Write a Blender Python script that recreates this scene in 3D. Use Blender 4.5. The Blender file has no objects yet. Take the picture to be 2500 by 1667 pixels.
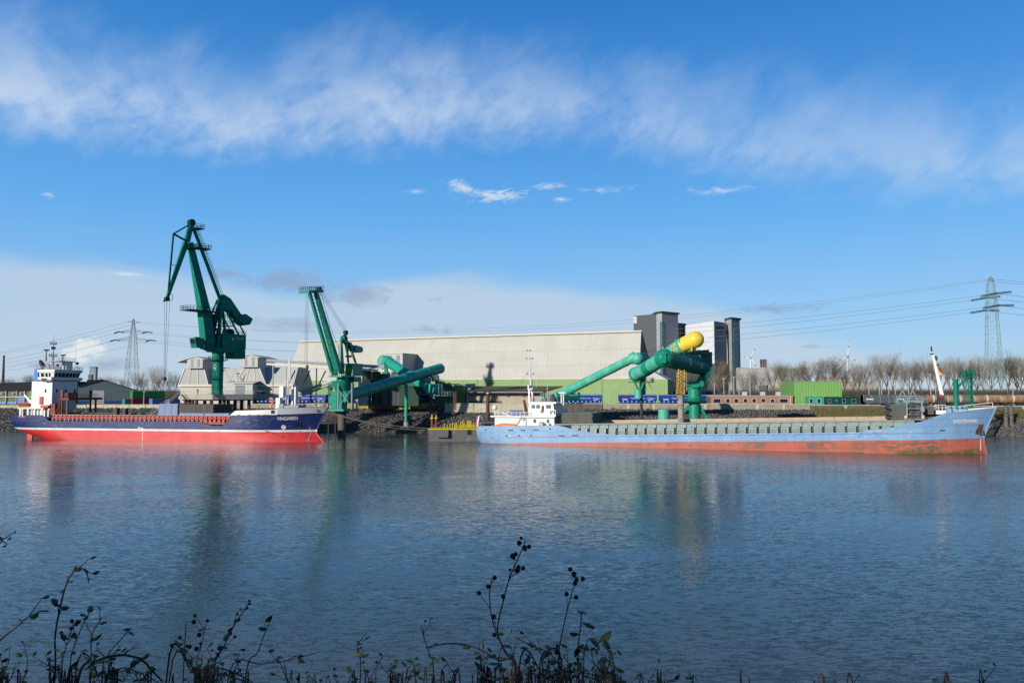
import bpy, math, random
from math import sin, cos, tan, pi, radians, atan2, sqrt, hypot
from mathutils import Vector, Matrix, noise
# ------------------------------------------------------------------ camera, sky, sun, exposure
F, CX, CY, H = 1915.0, 1250.0, 833.5, 14.5
PITCH = math.atan(119.5 / F)
SC = bpy.context.scene
COL = SC.collection
cam_d = bpy.data.cameras.new('camera'); cam = bpy.data.objects.new('camera', cam_d); COL.objects.link(cam)
cam.location = (0, 0, H); cam.rotation_euler = (pi / 2 + PITCH, 0, 0)
cam_d.sensor_width = 36; cam_d.lens = 36 * F / 2500.0
cam_d.clip_start = 0.3; cam_d.clip_end = 12000
SC.camera = cam
SUN_AZ = radians(222.5); SUN_EL = radians(17.0)
to_sun = Vector((sin(SUN_AZ) * cos(SUN_EL), cos(SUN_AZ) * cos(SUN_EL), sin(SUN_EL)))
sd = bpy.data.lights.new('sun', 'SUN'); sd.energy = 5.0; sd.angle = radians(0.5); sd.color = (1.0, 0.94, 0.85)
sun = bpy.data.objects.new('sun', sd); COL.objects.link(sun)
sun.location = (-60, -60, 90); sun.rotation_euler = (-to_sun).to_track_quat('-Z', 'Y').to_euler()
SC.view_settings.view_transform = 'Standard'; SC.view_settings.look = 'None'
SC.view_settings.exposure = 0.43; SC.view_settings.gamma = 1.0
def build_world():
 w = bpy.data.worlds.new('World'); SC.world = w; w.use_nodes = True
 nt = w.node_tree; N = nt.nodes; L = nt.links; N.clear()
 def mk(t, **k):
  n = N.new(t)
  for a, b in k.items(): setattr(n, a, b)
  return n
 def lk(a, b): L.new(a, b)
 def mth(op, a, b=None, c=None, clamp=False):
  n = mk('ShaderNodeMath', operation=op); n.use_clamp = clamp
  for i, v in enumerate((a, b, c)):
   if v is None: continue
   if isinstance(v, (int, float)): n.inputs[i].default_value = v
   else: lk(v, n.inputs[i])
  return n.outputs[0]
 def sstep(v, a, b):
  n = mk('ShaderNodeMapRange', interpolation_type='SMOOTHSTEP'); lk(v, n.inputs[0])
  n.inputs[1].default_value = a; n.inputs[2].default_value = b
  return n.outputs[0]
 out = mk('ShaderNodeOutputWorld'); bg = mk('ShaderNodeBackground'); bg.inputs[1].default_value = 0.085
 sky = mk('ShaderNodeTexSky', sky_type='NISHITA'); sky.sun_disc = False
 sky.sun_elevation = SUN_EL; sky.sun_rotation = SUN_AZ
 sky.altitude = 0; sky.air_density = 1.0; sky.dust_density = 0.35; sky.ozone_density = 2.2
 hs = mk('ShaderNodeHueSaturation'); hs.inputs['Saturation'].default_value = 1.22; hs.inputs['Value'].default_value = 1.0
 hs.inputs['Hue'].default_value = 0.493
 lk(sky.outputs[0], hs.inputs['Color'])
 tc = mk('ShaderNodeTexCoord'); sp = mk('ShaderNodeSeparateXYZ'); lk(tc.outputs['Generated'], sp.inputs[0])
 x, y, z = sp.outputs
 az = mth('MULTIPLY', mth('ARCTAN2', x, y), 180 / pi)            # degrees to the right of north
 el = mth('MULTIPLY', mth('ARCSINE', z), 180 / pi)
 def nz(sx, sy, rot, scale, det, dist=0.0, off=(0, 0), rough=0.55):
  r = radians(rot)
  # rotated, stretched coordinates on the celestial sphere
  a = mth('ADD', mth('MULTIPLY', az, cos(r) * sx), mth('MULTIPLY', el, sin(r) * sx))
  b = mth('ADD', mth('MULTIPLY', az, -sin(r) * sy), mth('MULTIPLY', el, cos(r) * sy))
  c = mk('ShaderNodeCombineXYZ'); lk(mth('ADD', a, off[0]), c.inputs[0]); lk(mth('ADD', b, off[1]), c.inputs[1])
  n = mk('ShaderNodeTexNoise'); n.inputs['Scale'].default_value = scale; n.inputs['Detail'].default_value = det
  n.inputs['Distortion'].default_value = dist; n.inputs['Roughness'].default_value = rough
  lk(c.outputs[0], n.inputs['Vector'])
  return n.outputs[0]
 def curve(v, lo, hi, pts):
  m = mk('ShaderNodeMapRange'); lk(v, m.inputs[0]); m.inputs[1].default_value = lo; m.inputs[2].default_value = hi
  fc = mk('ShaderNodeFloatCurve'); lk(m.outputs[0], fc.inputs[1]); c = fc.mapping.curves[0]
  P_ = [((a - lo) / (hi - lo), b) for a, b in pts]
  c.points[0].location = P_[0]; c.points[1].location = P_[-1]
  for q in P_[1:-1]: c.points.new(*q)
  fc.mapping.update()
  return fc.outputs[0]
 soft = nz(1, 1, 0, 0.13, 5, 0.5); wisp = nz(0.6, 1.15, 40, 0.20, 8, 0.45, (3, 7), 0.60)
 fine = nz(0.7, 1.1, 30, 0.7, 7, 0.3, (11, 2), 0.60); broad = nz(1, 1, 0, 0.055, 3, 0.2, (5, 1))
 # big cirrus band: lower and upper edge in units of 30 degrees against azimuth
 low = mth('MULTIPLY', curve(az, -40, 40, [(-40, .56), (-33, .555), (-20, .565), (-10, .60), (0, .625), (8, .60), (16, .53), (24, .465), (33, .42), (40, .40)]), 30)
 upp = mth('MULTIPLY', curve(az, -40, 40, [(-40, .70), (-33, .70), (-26, .69), (-20, .69), (-10, .745), (0, .75), (8, .72), (16, .67), (22, .63), (33, .57), (40, .55)]), 30)
 e1 = mth('ADD', el, mth('MULTIPLY', mth('SUBTRACT', fine, .5), 3.0))
 e2 = mth('ADD', el, mth('MULTIPLY', mth('SUBTRACT', wisp, .5), 9.0))
 a_ = mth('SUBTRACT', e1, low); b_ = mth('SUBTRACT', upp, e2)
 m1 = mth('MULTIPLY', sstep(a_, -2.2, 1.9), sstep(b_, -3.6, 3.6))
 dens = mth('MULTIPLY', mth('ADD', mth('MULTIPLY', wisp, 0.60), mth('ADD', mth('MULTIPLY', soft, .85), mth('MULTIPLY', fine, .30))), 1.0)
 m1 = mth('MULTIPLY', m1, sstep(dens, .56, 1.08), clamp=True)
 wfade = curve(az, -40, 40, [(-40, .95), (-20, .95), (0, .8), (10, .62), (20, .55), (40, .6)])
 m1 = mth('MULTIPLY', m1, wfade)
 # pale sheet of cloud above the horizon, arched
 top = mth('MULTIPLY', curve(az, -40, 40, [(-40, .29), (-31, .29), (-24, .275), (-14, .245), (-8, .285), (0, .275), (7, .255), (12, .225), (17, .185), (22, .12), (40, .03)]), 30)
 s1 = sstep(mth('SUBTRACT', mth('ADD', top, mth('MULTIPLY', mth('SUBTRACT', nz(.4, 1.6, 0, .35, 5, .4, (2, 9)), .5), 2.2)), el), -.35, 1.5)
 sheet = mth('MULTIPLY', s1, mth('ADD', .42, mth('MULTIPLY', nz(.3, 1.5, 3, .22, 5, .4, (8, 4)), .55)), clamp=True)
 def blob(a0, e0, ra, re, n, th0=.0, th1=.5, amp=1.6):
  da = mth('DIVIDE', mth('SUBTRACT', az, a0), ra); de = mth('DIVIDE', mth('SUBTRACT', el, e0), re)
  d = mth('SQRT', mth('ADD', mth('MULTIPLY', da, da), mth('MULTIPLY', de, de)))
  v = mth('SUBTRACT', mth('ADD', 1.0, mth('MULTIPLY', mth('SUBTRACT', n, .5), amp)), d)
  return sstep(v, th0, th1)
 nb = nz(.8, 1.4, 0, .8, 8, .6, (4, 4), .66); nbb = nz(1, 1, 0, .55, 6, .3, (9, 3), .6); nw = nz(.45, 1.5, 6, 1.5, 8, .7, (1, 6), .70)
 def az_(px): return math.degrees(math.atan((px - 1250) / F))
 def el_(px, py): return math.degrees(math.atan((953 - py) / F * cos(radians(az_(px)))))
 def B(px, py, rx, ry, n, t1=.6, amp=3.4, t0=.0):
  k = 180 / pi / F * cos(radians(az_(px))) ** 2
  return blob(az_(px), el_(px, py), rx * k, ry * k, n, t0, t1, amp)
 white = [B(1215, 472, 85, 20, nw, 1.3, 4.5), B(1125, 455, 50, 26, nb, 1.6, 4.5), B(1345, 450, 50, 11, nw, 2.2, 4), B(1370, 483, 30, 8, nw, 1.6), B(1490, 458, 70, 12, nw, 2.4, 4),
             B(1760, 460, 95, 14, nw, 2.6, 4), B(103, 470, 24, 12, nw, 1.4), B(1010, 462, 34, 9, nw, 2.4), B(300, 668, 55, 9, nw, 2),
             B(200, 858, 66, 44, nb, .6, 2.6)]
 grey = [B(690, 685, 165, 36, nb, .9, 2.4), B(870, 722, 110, 36, nb, .8, 2.2), B(560, 668, 110, 22, nb, 1.2), B(700, 790, 160, 28, nb, 1.3, 2.4), B(1050, 805, 55, 18, nb, 1.2),
   B(1060, 730, 25, 10, nb, 1.4), B(1900, 752, 190, 20, nw, 1.5), B(1990, 846, 60, 8, nw, 1.5), B(320, 640, 60, 14, nb, 1.8), B(270, 890, 110, 30, nb, 1.0, 2.2), B(120, 890, 120, 16, nb, 1.2, 2.4)]
 def mx(ls):
  v = ls[0]
  for q in ls[1:]: v = mth('MAXIMUM', v, q)
  return v
 def mix(f, a, colour):
  n = mk('ShaderNodeMix', data_type='RGBA'); lk(f, n.inputs[0]); lk(a, n.inputs[6]); n.inputs[7].default_value = (*colour, 1)
  return n.outputs[2]
 # deep blue overhead, as clear winter air shows it
 hi = sstep(el, 2, 34)
 n = mk('ShaderNodeMix', data_type='RGBA', blend_type='MULTIPLY'); lk(hi, n.inputs[0]); lk(hs.outputs[0], n.inputs[6]); n.inputs[7].default_value = SKY_TOP
 c = n.outputs[2]
 rm = mk('ShaderNodeValToRGB'); mr_ = mk('ShaderNodeMapRange'); lk(el, mr_.inputs[0]); mr_.inputs[1].default_value = -5; mr_.inputs[2].default_value = 90; lk(mr_.outputs[0], rm.inputs[0])
 er = rm.color_ramp; er.elements[0].position = 0; er.elements[0].color = (.50, .66, .84, 1); er.elements[1].position = 1; er.elements[1].color = (.03, .12, .40, 1)
 for e_, k_ in ((0, (.46, .66, .88, 1)), (5, (.32, .60, .95, 1)), (12, (.15, .47, .95, 1)), (18, (.085, .35, .84, 1)), (27, (.034, .22, .64, 1)), (45, (.03, .16, .50, 1))):
  q = er.elements.new((e_ + 5) / 95); q.color = k_
 sc_ = mk('ShaderNodeMix', data_type='RGBA', blend_type='MULTIPLY'); sc_.inputs[0].default_value = 1; lk(rm.outputs[0], sc_.inputs[6]); sc_.inputs[7].default_value = (8.2, 8.2, 8.2, 1)
 bl = mk('ShaderNodeMix', data_type='RGBA'); bl.inputs[0].default_value = .88; lk(c, bl.inputs[6]); lk(sc_.outputs[2], bl.inputs[7]); c = bl.outputs[2]
 c = mix(mth('MULTIPLY', m1, .86), c, (5.6, 6.5, 7.6))
 c = mix(mth('MULTIPLY', sheet, .95), c, (4.8, 5.7, 6.6))
 c = mix(mth('MULTIPLY', mx(grey), .60), c, (2.5, 3.1, 4.4))
 c = mix(mth('MULTIPLY', mx(white), .75), c, (7.6, 7.8, 7.7))
 lk(c, bg.inputs[0]); lk(bg.outputs[0], out.inputs[0])
SKY_TOP = (0.5, 0.7, 0.9, 1); SKY_LOW = (3.4, 4.9, 6.7)
build_world()
# ------------------------------------------------------------------ geometry helpers
R = random.Random(7)
def ray(px, py):
 u = (px - CX) / F; v = (CY - py) / F
 d = Vector((u, cos(PITCH) - v * sin(PITCH), sin(PITCH) + v * cos(PITCH)))
 return d / d.y
def P(px, py, Y):
 d = ray(px, py); return Vector((d.x * Y, Y, H + d.z * Y))
def G(px, py, z=0.0):
 d = ray(px, py); return P(px, py, (z - H) / d.z)
class Fr:
 """a frame standing on the ground: x along angle a (radians from world X), y square to it"""
 def __init__(s, o, a): s.o = Vector(o); s.a = a; s.c = cos(a); s.s = sin(a)
 def w(s, x, y=0, z=0): return Vector((s.o.x + x * s.c - y * s.s, s.o.y + x * s.s + y * s.c, s.o.z + z))
 def loc(s, v): d = Vector(v) - s.o; return Vector((d.x * s.c + d.y * s.s, -d.x * s.s + d.y * s.c, d.z))
 def _r(s, px, py):
  d = ray(px, py); c = s.loc((0, 0, H)); return c, Vector((d.x * s.c + d.y * s.s, -d.x * s.s + d.y * s.c, d.z))
 def px(s, px, py, y=0.0):
  c, d = s._r(px, py); t = (y - c.y) / d.y; q = c + d * t; return q.x, q.z
 def pyz(s, px, py, x=0.0):
  c, d = s._r(px, py); t = (x - c.x) / d.x; q = c + d * t; return q.y, q.z
 def p3(s, px, py, y=0.0): a, b = s.px(px, py, y); return Vector((a, y, b))
def lerp(a, b, t): return a + (b - a) * t
def interp(pts, x):
 if x <= pts[0][0]: return pts[0][1]
 for (a, b), (c, d) in zip(pts, pts[1:]):
  if x <= c: return b + (d - b) * (x - a) / (c - a) if c > a else d
 return pts[-1][1]
OFF = {}
class MB:
 def __init__(s): s.v = []; s.f = []; s.m = []
 def add(s, vs, fs, m=0):
  n = len(s.v); s.v += [tuple(v) for v in vs]; s.f += [tuple(i + n for i in f) for f in fs]; s.m += [m] * len(fs); return s
 def poly(s, pts, m=0): return s.add(pts, [tuple(range(len(pts)))], m)
 def box(s, x0, x1, y0, y1, z0, z1, m=0):
  v = [(x, y, z) for z in (z0, z1) for x, y in ((x0, y0), (x1, y0), (x1, y1), (x0, y1))]
  return s.add(v, [(3, 2, 1, 0), (4, 5, 6, 7), (0, 1, 5, 4), (1, 2, 6, 5), (2, 3, 7, 6), (3, 0, 4, 7)], m)
 def hull8(s, b, t, m=0):          # two quads (bottom, top) joined
  return s.add(list(b) + list(t), [(3, 2, 1, 0), (4, 5, 6, 7), (0, 1, 5, 4), (1, 2, 6, 5), (2, 3, 7, 6), (3, 0, 4, 7)], m)
 def prism(s, pts, y0, y1, m=0):   # xz outline (counter-clockwise seen from -y) from y0 to y1
  n = len(pts); v = [(a, y0, b) for a, b in pts] + [(a, y1, b) for a, b in pts]
  return s.add(v, [tuple(range(n)), tuple(range(2 * n - 1, n - 1, -1))] + [(i, i + n, (i + 1) % n + n, (i + 1) % n) for i in range(n)], m)
 def prismx(s, pts, x0, x1, m=0):  # yz outline from x0 to x1
  n = len(pts); v = [(x0, a, b) for a, b in pts] + [(x1, a, b) for a, b in pts]
  return s.add(v, [tuple(range(n - 1, -1, -1)), tuple(range(n, 2 * n))] + [((i + 1) % n, (i + 1) % n + n, i + n, i) for i in range(n)], m)
 def prismz(s, pts, z0, z1, m=0):
  n = len(pts); v = [(a, b, z0) for a, b in pts] + [(a, b, z1) for a, b in pts]
  return s.add(v, [tuple(range(n - 1, -1, -1)), tuple(range(n, 2 * n))] + [(i, (i + 1) % n, (i + 1) % n + n, i + n) for i in range(n)], m)
 def bar(s, p, q, w, h=None, w2=None, h2=None, side=None, m=0):
  p = Vector(p); q = Vector(q); d = (q - p)
  if d.length < 1e-6: return s
  d.normalize(); h = h or w; w2 = w2 or w; h2 = h2 or h
  a = Vector(side) if side else (Vector((0, 0, 1)) if abs(d.z) < .9 else Vector((0, 1, 0)))
  a = (a - d * a.dot(d)).normalized(); b = d.cross(a)
  def ring(c, w, h): return [c + a * (i * h / 2) + b * (j * w / 2) for i, j in ((-1, -1), (-1, 1), (1, 1), (1, -1))]
  return s.hull8(ring(p, w, h), ring(q, w2, h2), m)
 def tube(s, p, q, r, r2=None, n=8, cap=True, m=0):
  p = Vector(p); q = Vector(q); d = q - p
  if d.length < 1e-6: return s
  d.normalize(); r2 = r if r2 is None else r2
  a = d.orthogonal().normalized(); b = d.cross(a)
  v = [c + (a * cos(2 * pi * i / n) + b * sin(2 * pi * i / n)) * rr for c, rr in ((p, r), (q, r2)) for i in range(n)]
  f = [(i, (i + 1) % n, (i + 1) % n + n, i + n) for i in range(n)]
  if cap: f += [tuple(range(n - 1, -1, -1)), tuple(range(n, 2 * n))]
  return s.add(v, f, m)
 def path(s, pts, r, n=5, m=0):
  for a, b in zip(pts, pts[1:]): s.tube(a, b, r, n=n, m=m)
  return s
 def lathe(s, o, prof, n=16, axis=(0, 0, 1), m=0):   # prof: (radius, distance along the axis)
  o = Vector(o); d = Vector(axis).normalized(); a = d.orthogonal().normalized(); b = d.cross(a)
  v = [o + d * z + (a * cos(2 * pi * i / n) + b * sin(2 * pi * i / n)) * r for r, z in prof for i in range(n)]
  f = [(k * n + i, k * n + (i + 1) % n, (k + 1) * n + (i + 1) % n, (k + 1) * n + i) for k in range(len(prof) - 1) for i in range(n)]
  f += [tuple(range(n - 1, -1, -1)), tuple(range((len(prof) - 1) * n, len(prof) * n))]
  return s.add(v, f, m)
 def ball(s, c, r, n=14, k=8, sz=1.0, m=0):
  return s.lathe(Vector(c) - Vector((0, 0, r * sz * cos(0.12))), [(r * sin(t), r * sz * (cos(.12) - cos(t))) for t in [0.12 + (pi - .24) * i / k for i in range(k + 1)]], n, m=m)
 def rail(s, pts, h=1.05, gap=1.5, r=.03, rows=2, m=0):
  for a, b in zip(pts, pts[1:]):
   a = Vector(a); b = Vector(b); L = (b - a).length; k = max(1, round(L / gap))
   for i in range(k + 1):
    c = a.lerp(b, i / k); s.bar(c, c + Vector((0, 0, h)), r * 2, m=m)
   for j in range(rows):
    o = Vector((0, 0, h * (rows - j) / rows)); s.bar(a + o, b + o, r * 2, m=m)
  return s
 def ladder(s, p, q, w=.5, step=.35, side=(1, 0, 0), r=.03, cage=False, m=0):
  p = Vector(p); q = Vector(q); sd_ = Vector(side).normalized() * w / 2
  s.bar(p - sd_, q - sd_, r * 2, m=m); s.bar(p + sd_, q + sd_, r * 2, m=m)
  k = max(2, int((q - p).length / step))
  for i in range(k):
   c = p.lerp(q, (i + .5) / k); s.bar(c - sd_, c + sd_, r * 1.4, m=m)
  return s
 def lattice(s, p, q, w0, w1, n, r=.05, m=0, xb=True):
  """square lattice mast between p and q with side w0 to w1"""
  p = Vector(p); q = Vector(q); d = (q - p).normalized()
  a = Vector((0, 1, 0)) if abs(d.y) < .9 else Vector((1, 0, 0)); a = (a - d * a.dot(d)).normalized(); b = d.cross(a)
  lv = []
  for i in range(n + 1):
   t = i / n; c = p.lerp(q, t); w = lerp(w0, w1, t) / 2
   lv.append([c + a * (x * w) + b * (y * w) for x, y in ((-1, -1), (1, -1), (1, 1), (-1, 1))])
  for i in range(n):
   for k in range(4):
    s.bar(lv[i][k], lv[i + 1][k], r * 2, m=m); s.bar(lv[i][k], lv[i][(k + 1) % 4], r, m=m)
    s.bar(lv[i][k], lv[i + 1][(k + 1) % 4], r, m=m)
    if xb: s.bar(lv[i][(k + 1) % 4], lv[i + 1][k], r, m=m)
  return s
 def build(s, name, mat, parent=None, smooth=False, label=None, sharp=None):
  o = Vector((0, 0, 0))
  if parent is not None: o = OFF.get(parent.name, o)
  me = bpy.data.meshes.new(name); me.from_pydata([(a - o.x, b - o.y, c - o.z) for a, b, c in s.v], [], s.f)
  for mm in (mat if isinstance(mat, (list, tuple)) else [mat]): me.materials.append(mm)
  me.polygons.foreach_set('material_index', s.m)
  if smooth:
   me.polygons.foreach_set('use_smooth', [True] * len(s.f))
   me.set_sharp_from_angle(angle=radians(sharp or 40))
  me.update()
  ob = bpy.data.objects.new(name, me); COL.objects.link(ob)
  if parent is not None: ob.parent = parent; OFF[ob.name] = o
  if label: ob['label'] = label
  return ob
def tag(o, label=None, cat=None, group=None, kind=None):
 if label: o['label'] = label
 if cat: o['category'] = cat
 if group: o['group'] = group
 if kind: o['kind'] = kind
 return o
def thing(name, label, cat, loc=(0, 0, 0), rz=0.0, group=None, world=True):
 """Empty at the thing's base; world=True: its parts are written in world coordinates"""
 o = bpy.data.objects.new(name, None); COL.objects.link(o); o.location = loc; o.rotation_euler = (0, 0, rz)
 o.empty_display_size = .5
 OFF[o.name] = Vector(loc) if (world and rz == 0) else Vector((0, 0, 0))
 return tag(o, label, cat, group)
def fthing(name, label, cat, fr, group=None): return thing(name, label, cat, fr.o, fr.a, group, world=False)
def one(name, mb, mat, label, cat, group=None, smooth=False, fr=None, base=None, kind=None):
 """a thing that is one mesh; its origin goes to the middle of its base"""
 xs, ys, zs = zip(*mb.v); c = base or ((min(xs) + max(xs)) / 2, (min(ys) + max(ys)) / 2, min(zs))
 ob = mb.build(name, mat, None, smooth); ob.data.transform(Matrix.Translation(-Vector(c)))
 if fr is not None: ob.location = fr.w(*c); ob.rotation_euler = (0, 0, fr.a)
 else: ob.location = c
 return tag(ob, label, cat, group, kind)
def kids(o): return [c for c in bpy.data.objects if c.parent == o]
def copy_tree(o, parent=None, loc=None, rz=None, label=None, group=None):
 c = o.copy(); COL.objects.link(c)
 if parent is not None: c.parent = parent
 if loc is not None: c.location = loc
 if rz is not None: c.rotation_euler = (0, 0, rz)
 if label: c['label'] = label
 if group: c['group'] = group
 OFF[c.name] = OFF.get(o.name, Vector((0, 0, 0)))
 for ch in kids(o): copy_tree(ch, c)
 return c
# ------------------------------------------------------------------ materials
AL = .64
def pm(name, col, rough=.6, metal=0.0, var=.10, scale=.6, dirt=None, damt=.5, dscale=.35, dcut=.6, streak=0.0, scol=(.16, .07, .03),
       bump=0.0, bscale=3.0, ribs=None, seams=None, spec=None):
 """procedural paint: base colour with soft variation, dirt patches, vertical streaks, ribs (axis, period) and seams (x, z periods)"""
 m = bpy.data.materials.new(name); m.use_nodes = True; nt = m.node_tree; N = nt.nodes; L = nt.links
 b = N['Principled BSDF']; b.inputs['Roughness'].default_value = rough; b.inputs['Metallic'].default_value = metal
 b.inputs['Specular IOR Level'].default_value = .3
 if spec is not None: b.inputs['Specular IOR Level'].default_value = spec
 tc = N.new('ShaderNodeTexCoord')
 def nz(scale, det=4, sc=(1, 1, 1), dist=0):
  mp = N.new('ShaderNodeMapping'); mp.inputs['Scale'].default_value = sc; L.new(tc.outputs['Object'], mp.inputs[0])
  n = N.new('ShaderNodeTexNoise'); n.inputs['Scale'].default_value = scale; n.inputs['Detail'].default_value = det
  n.inputs['Distortion'].default_value = dist; L.new(mp.outputs[0], n.inputs['Vector']); return n.outputs[0]
 def mr(v, a, b_, c=0, d=1):
  n = N.new('ShaderNodeMapRange'); L.new(v, n.inputs[0])
  for i, q in enumerate((a, b_, c, d)): n.inputs[i + 1].default_value = q
  return n.outputs[0]
 def mix(f, a, c, blend='MIX'):
  n = N.new('ShaderNodeMix'); n.data_type = 'RGBA'; n.blend_type = blend
  if isinstance(f, float): n.inputs[0].default_value = f
  else: L.new(f, n.inputs[0])
  for i, q in ((6, a), (7, c)):
   if isinstance(q, tuple): n.inputs[i].default_value = (*q[:3], 1)
   else: L.new(q, n.inputs[i])
  return n.outputs[2]
 def hsv(c, f):
  return tuple(min(1, v * f) for v in c)
 col = hsv(col, AL); dirt = dirt and hsv(dirt, AL); scol = hsv(scol, AL)
 c = mix(mr(nz(scale, 5), .3, .7), hsv(col, 1 - var), hsv(col, 1 + var))
 if dirt: c = mix(mr(nz(dscale, 7, dist=.4), dcut, dcut + .12, 0, damt), c, dirt)
 if streak: c = mix(mr(nz(1.0, 5, (1.1, 1.1, .07)), .54, .74, 0, streak), c, scol)
 hgt = None
 if ribs:
  sep = N.new('ShaderNodeSeparateXYZ'); L.new(tc.outputs['Object'], sep.inputs[0])
  mt = N.new('ShaderNodeMath'); mt.operation = 'MULTIPLY'; L.new(sep.outputs['XYZ'.index(ribs[0])], mt.inputs[0]); mt.inputs[1].default_value = 2 * pi / ribs[1]
  sn = N.new('ShaderNodeMath'); sn.operation = 'SINE'; L.new(mt.outputs[0], sn.inputs[0]); hgt = sn.outputs[0]
  c = mix(mr(hgt, .55, 1, 0, ribs[2] if len(ribs) > 2 else .18), c, hsv(col, .45))
 if seams:
  sep = N.new('ShaderNodeSeparateXYZ'); L.new(tc.outputs['Object'], sep.inputs[0])
  for ax, per, wd, amt in seams:
   mt = N.new('ShaderNodeMath'); mt.operation = 'PINGPONG'; L.new(sep.outputs['XYZ'.index(ax)], mt.inputs[0]); mt.inputs[1].default_value = per / 2
   c = mix(mr(mt.outputs[0], wd, wd * .4, 0, amt), c, hsv(col, .35))
 L.new(c, b.inputs['Base Color'])
 if bump or (ribs and len(ribs) > 3):
  bn = N.new('ShaderNodeBump'); bn.inputs['Strength'].default_value = bump or ribs[3]; bn.inputs['Distance'].default_value = .05
  L.new(hgt if hgt is not None and not bump else nz(bscale, 6), bn.inputs['Height']); L.new(bn.outputs[0], b.inputs['Normal'])
 return m
M = {}
M['green'] = pm('crane green paint', (.004, .22, .145), .6, var=.14, dirt=(.015, .12, .09), damt=.5, dscale=.5, dcut=.54, streak=.3, scol=(.03, .10, .07), spec=.12)
M['green_dk'] = pm('dark crane green paint', (.002, .065, .048), .6, var=.12, spec=.12)
M['teal'] = pm('light teal paint', (.07, .46, .31), .5, var=.10, scale=.5, dirt=(.22, .50, .36), damt=.7, dscale=.5, dcut=.55, streak=.25, scol=(.2, .35, .25))
M['teal_or'] = pm('scuffed teal paint', (.02, .20, .15), .5, var=.15, dirt=(.28, .17, .05), damt=.75, dscale=.25, dcut=.57)
M['yellow'] = pm('yellow paint', (.85, .60, .06), .45, var=.08, dirt=(.45, .28, .05), damt=.25, streak=.15, scol=(.4, .25, .05))
M['yellow_s'] = pm('safety yellow paint', (.62, .45, .01), .5, var=.1)
M['white'] = pm('white ship paint', (.80, .79, .75), .4, var=.03, streak=.12, scol=(.45, .30, .2))
M['white_far'] = pm('white cladding', (.76, .77, .78), .5, var=.03, seams=[('Z', 7.2, .12, .35)])
M['hall'] = pm('pale trapezoid sheet roofing', (.49, .475, .42), .62, var=.07, scale=.12, dirt=(.35, .34, .29), damt=.35, dscale=.15, ribs=('X', 1.6, .14), seams=[('Z', 6.1, .11, .38)], streak=.25, scol=(.42, .40, .33))
M['hall_green'] = pm('light green sheet wall', (.23, .36, .13), .6, var=.07, scale=.3, ribs=('X', 1.2, .28), streak=.12, scol=(.15, .22, .08))
M['green_hall'] = pm('bright green ribbed sheet', (.20, .42, .11), .55, var=.04, ribs=('X', 1.0, .55))
M['hall_dk'] = pm('dark green gable and shade sheet', (.018, .065, .028), .6)  # darkened to stand in for the shadow over tower base and tank
M['grey_lt'] = pm('light grey cladding', (.50, .50, .46), .6, var=.05, scale=.2, ribs=('X', 1.1, .14), streak=.15, scol=(.4, .4, .35))
M['grey_side'] = pm('blue grey cladding', (.26, .29, .31), .6, var=.06)
M['grey_wall'] = pm('cream rendered wall', (.58, .545, .44), .8, var=.05, seams=[('X', 6, .06, .3)], streak=.15, scol=(.45, .40, .28))
M['cream'] = pm('cream trim', (.66, .62, .50), .6, var=.04)
M['silo_dk'] = pm('anthracite cladding', (.085, .095, .105), .55, var=.05, seams=[('Z', 3.0, .06, .2)])
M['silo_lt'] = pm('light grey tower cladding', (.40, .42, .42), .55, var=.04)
M['silo_side'] = pm('mid grey and shade side cladding', (.19, .215, .25), .55, var=.05, seams=[('Z', 7.2, .14, .6)])  # mid grey, also the shade tone of the silos' right hand faces
M['glass_gr'] = pm('green tinted tower glazing', (.07, .20, .19), .15, var=.2, scale=.8, seams=[('Z', 1.3, .12, .7), ('Y', 1.4, .1, .6)])
M['concrete'] = pm('weathered concrete', (.34, .32, .25), .85, var=.12, scale=.5, dirt=(.15, .13, .08), damt=.65, dscale=.5, dcut=.52, streak=.5, scol=(.13, .11, .06), bump=.3)
M['concrete_lt'] = pm('pale stained concrete', (.55, .50, .36), .85, var=.08, dirt=(.25, .23, .10), damt=.6, dscale=.5, dcut=.56, streak=.55, scol=(.16, .15, .07), bump=.3)
M['concrete_ye'] = pm('algae stained concrete', (.42, .36, .07), .85, var=.12, dirt=(.12, .11, .05), damt=.6, dscale=.6, dcut=.5, streak=.5, scol=(.12, .11, .04))
M['concrete_dk'] = pm('dark and shade toned concrete', (.13, .12, .10), .8, var=.15, streak=.4, scol=(.05, .05, .04))  # dark tone that also carries the shade of the right quay walls
M['rust'] = pm('rusted steel', (.11, .048, .028), .8, var=.25, scale=1.5, dirt=(.05, .03, .025), bump=.3)
M['rust_red'] = pm('red oxide painted steel', (.20, .045, .035), .65, var=.2, dirt=(.09, .03, .02), damt=.6)
M['steel_dk'] = pm('dark steel', (.035, .035, .037), .55, var=.2)
M['black'] = pm('black paint', (.012, .012, .013), .5, var=.2)
M['galv'] = pm('galvanised steel', (.30, .33, .36), .5, metal=.3, var=.08)
M['galv_mat'] = pm('dull galvanised steel', (.38, .39, .38), .6, metal=.1, var=.08)
M['pylon'] = pm('pale green pylon paint', (.24, .35, .29), .6, var=.1)
M['pylon_dk'] = pm('grey green pylon steel', (.10, .15, .13), .6, var=.1)
M['wire'] = pm('overhead wire', (.10, .11, .12), .6)
M['glass'] = pm('dark window glass', (.02, .03, .035), .08, var=.2)
M['glass_lt'] = pm('greenish window glass', (.07, .15, .13), .08, var=.2)
M['blue_box'] = pm('blue plastic', (.02, .09, .42), .45, var=.12)
M['brick'] = pm('salmon red brick', (.40, .19, .135), .8, var=.1, dirt=(.33, .14, .10), seams=[('Z', .9, .04, .12)])
M['orange'] = pm('orange plastic', (.75, .14, .03), .5, var=.12)
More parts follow.
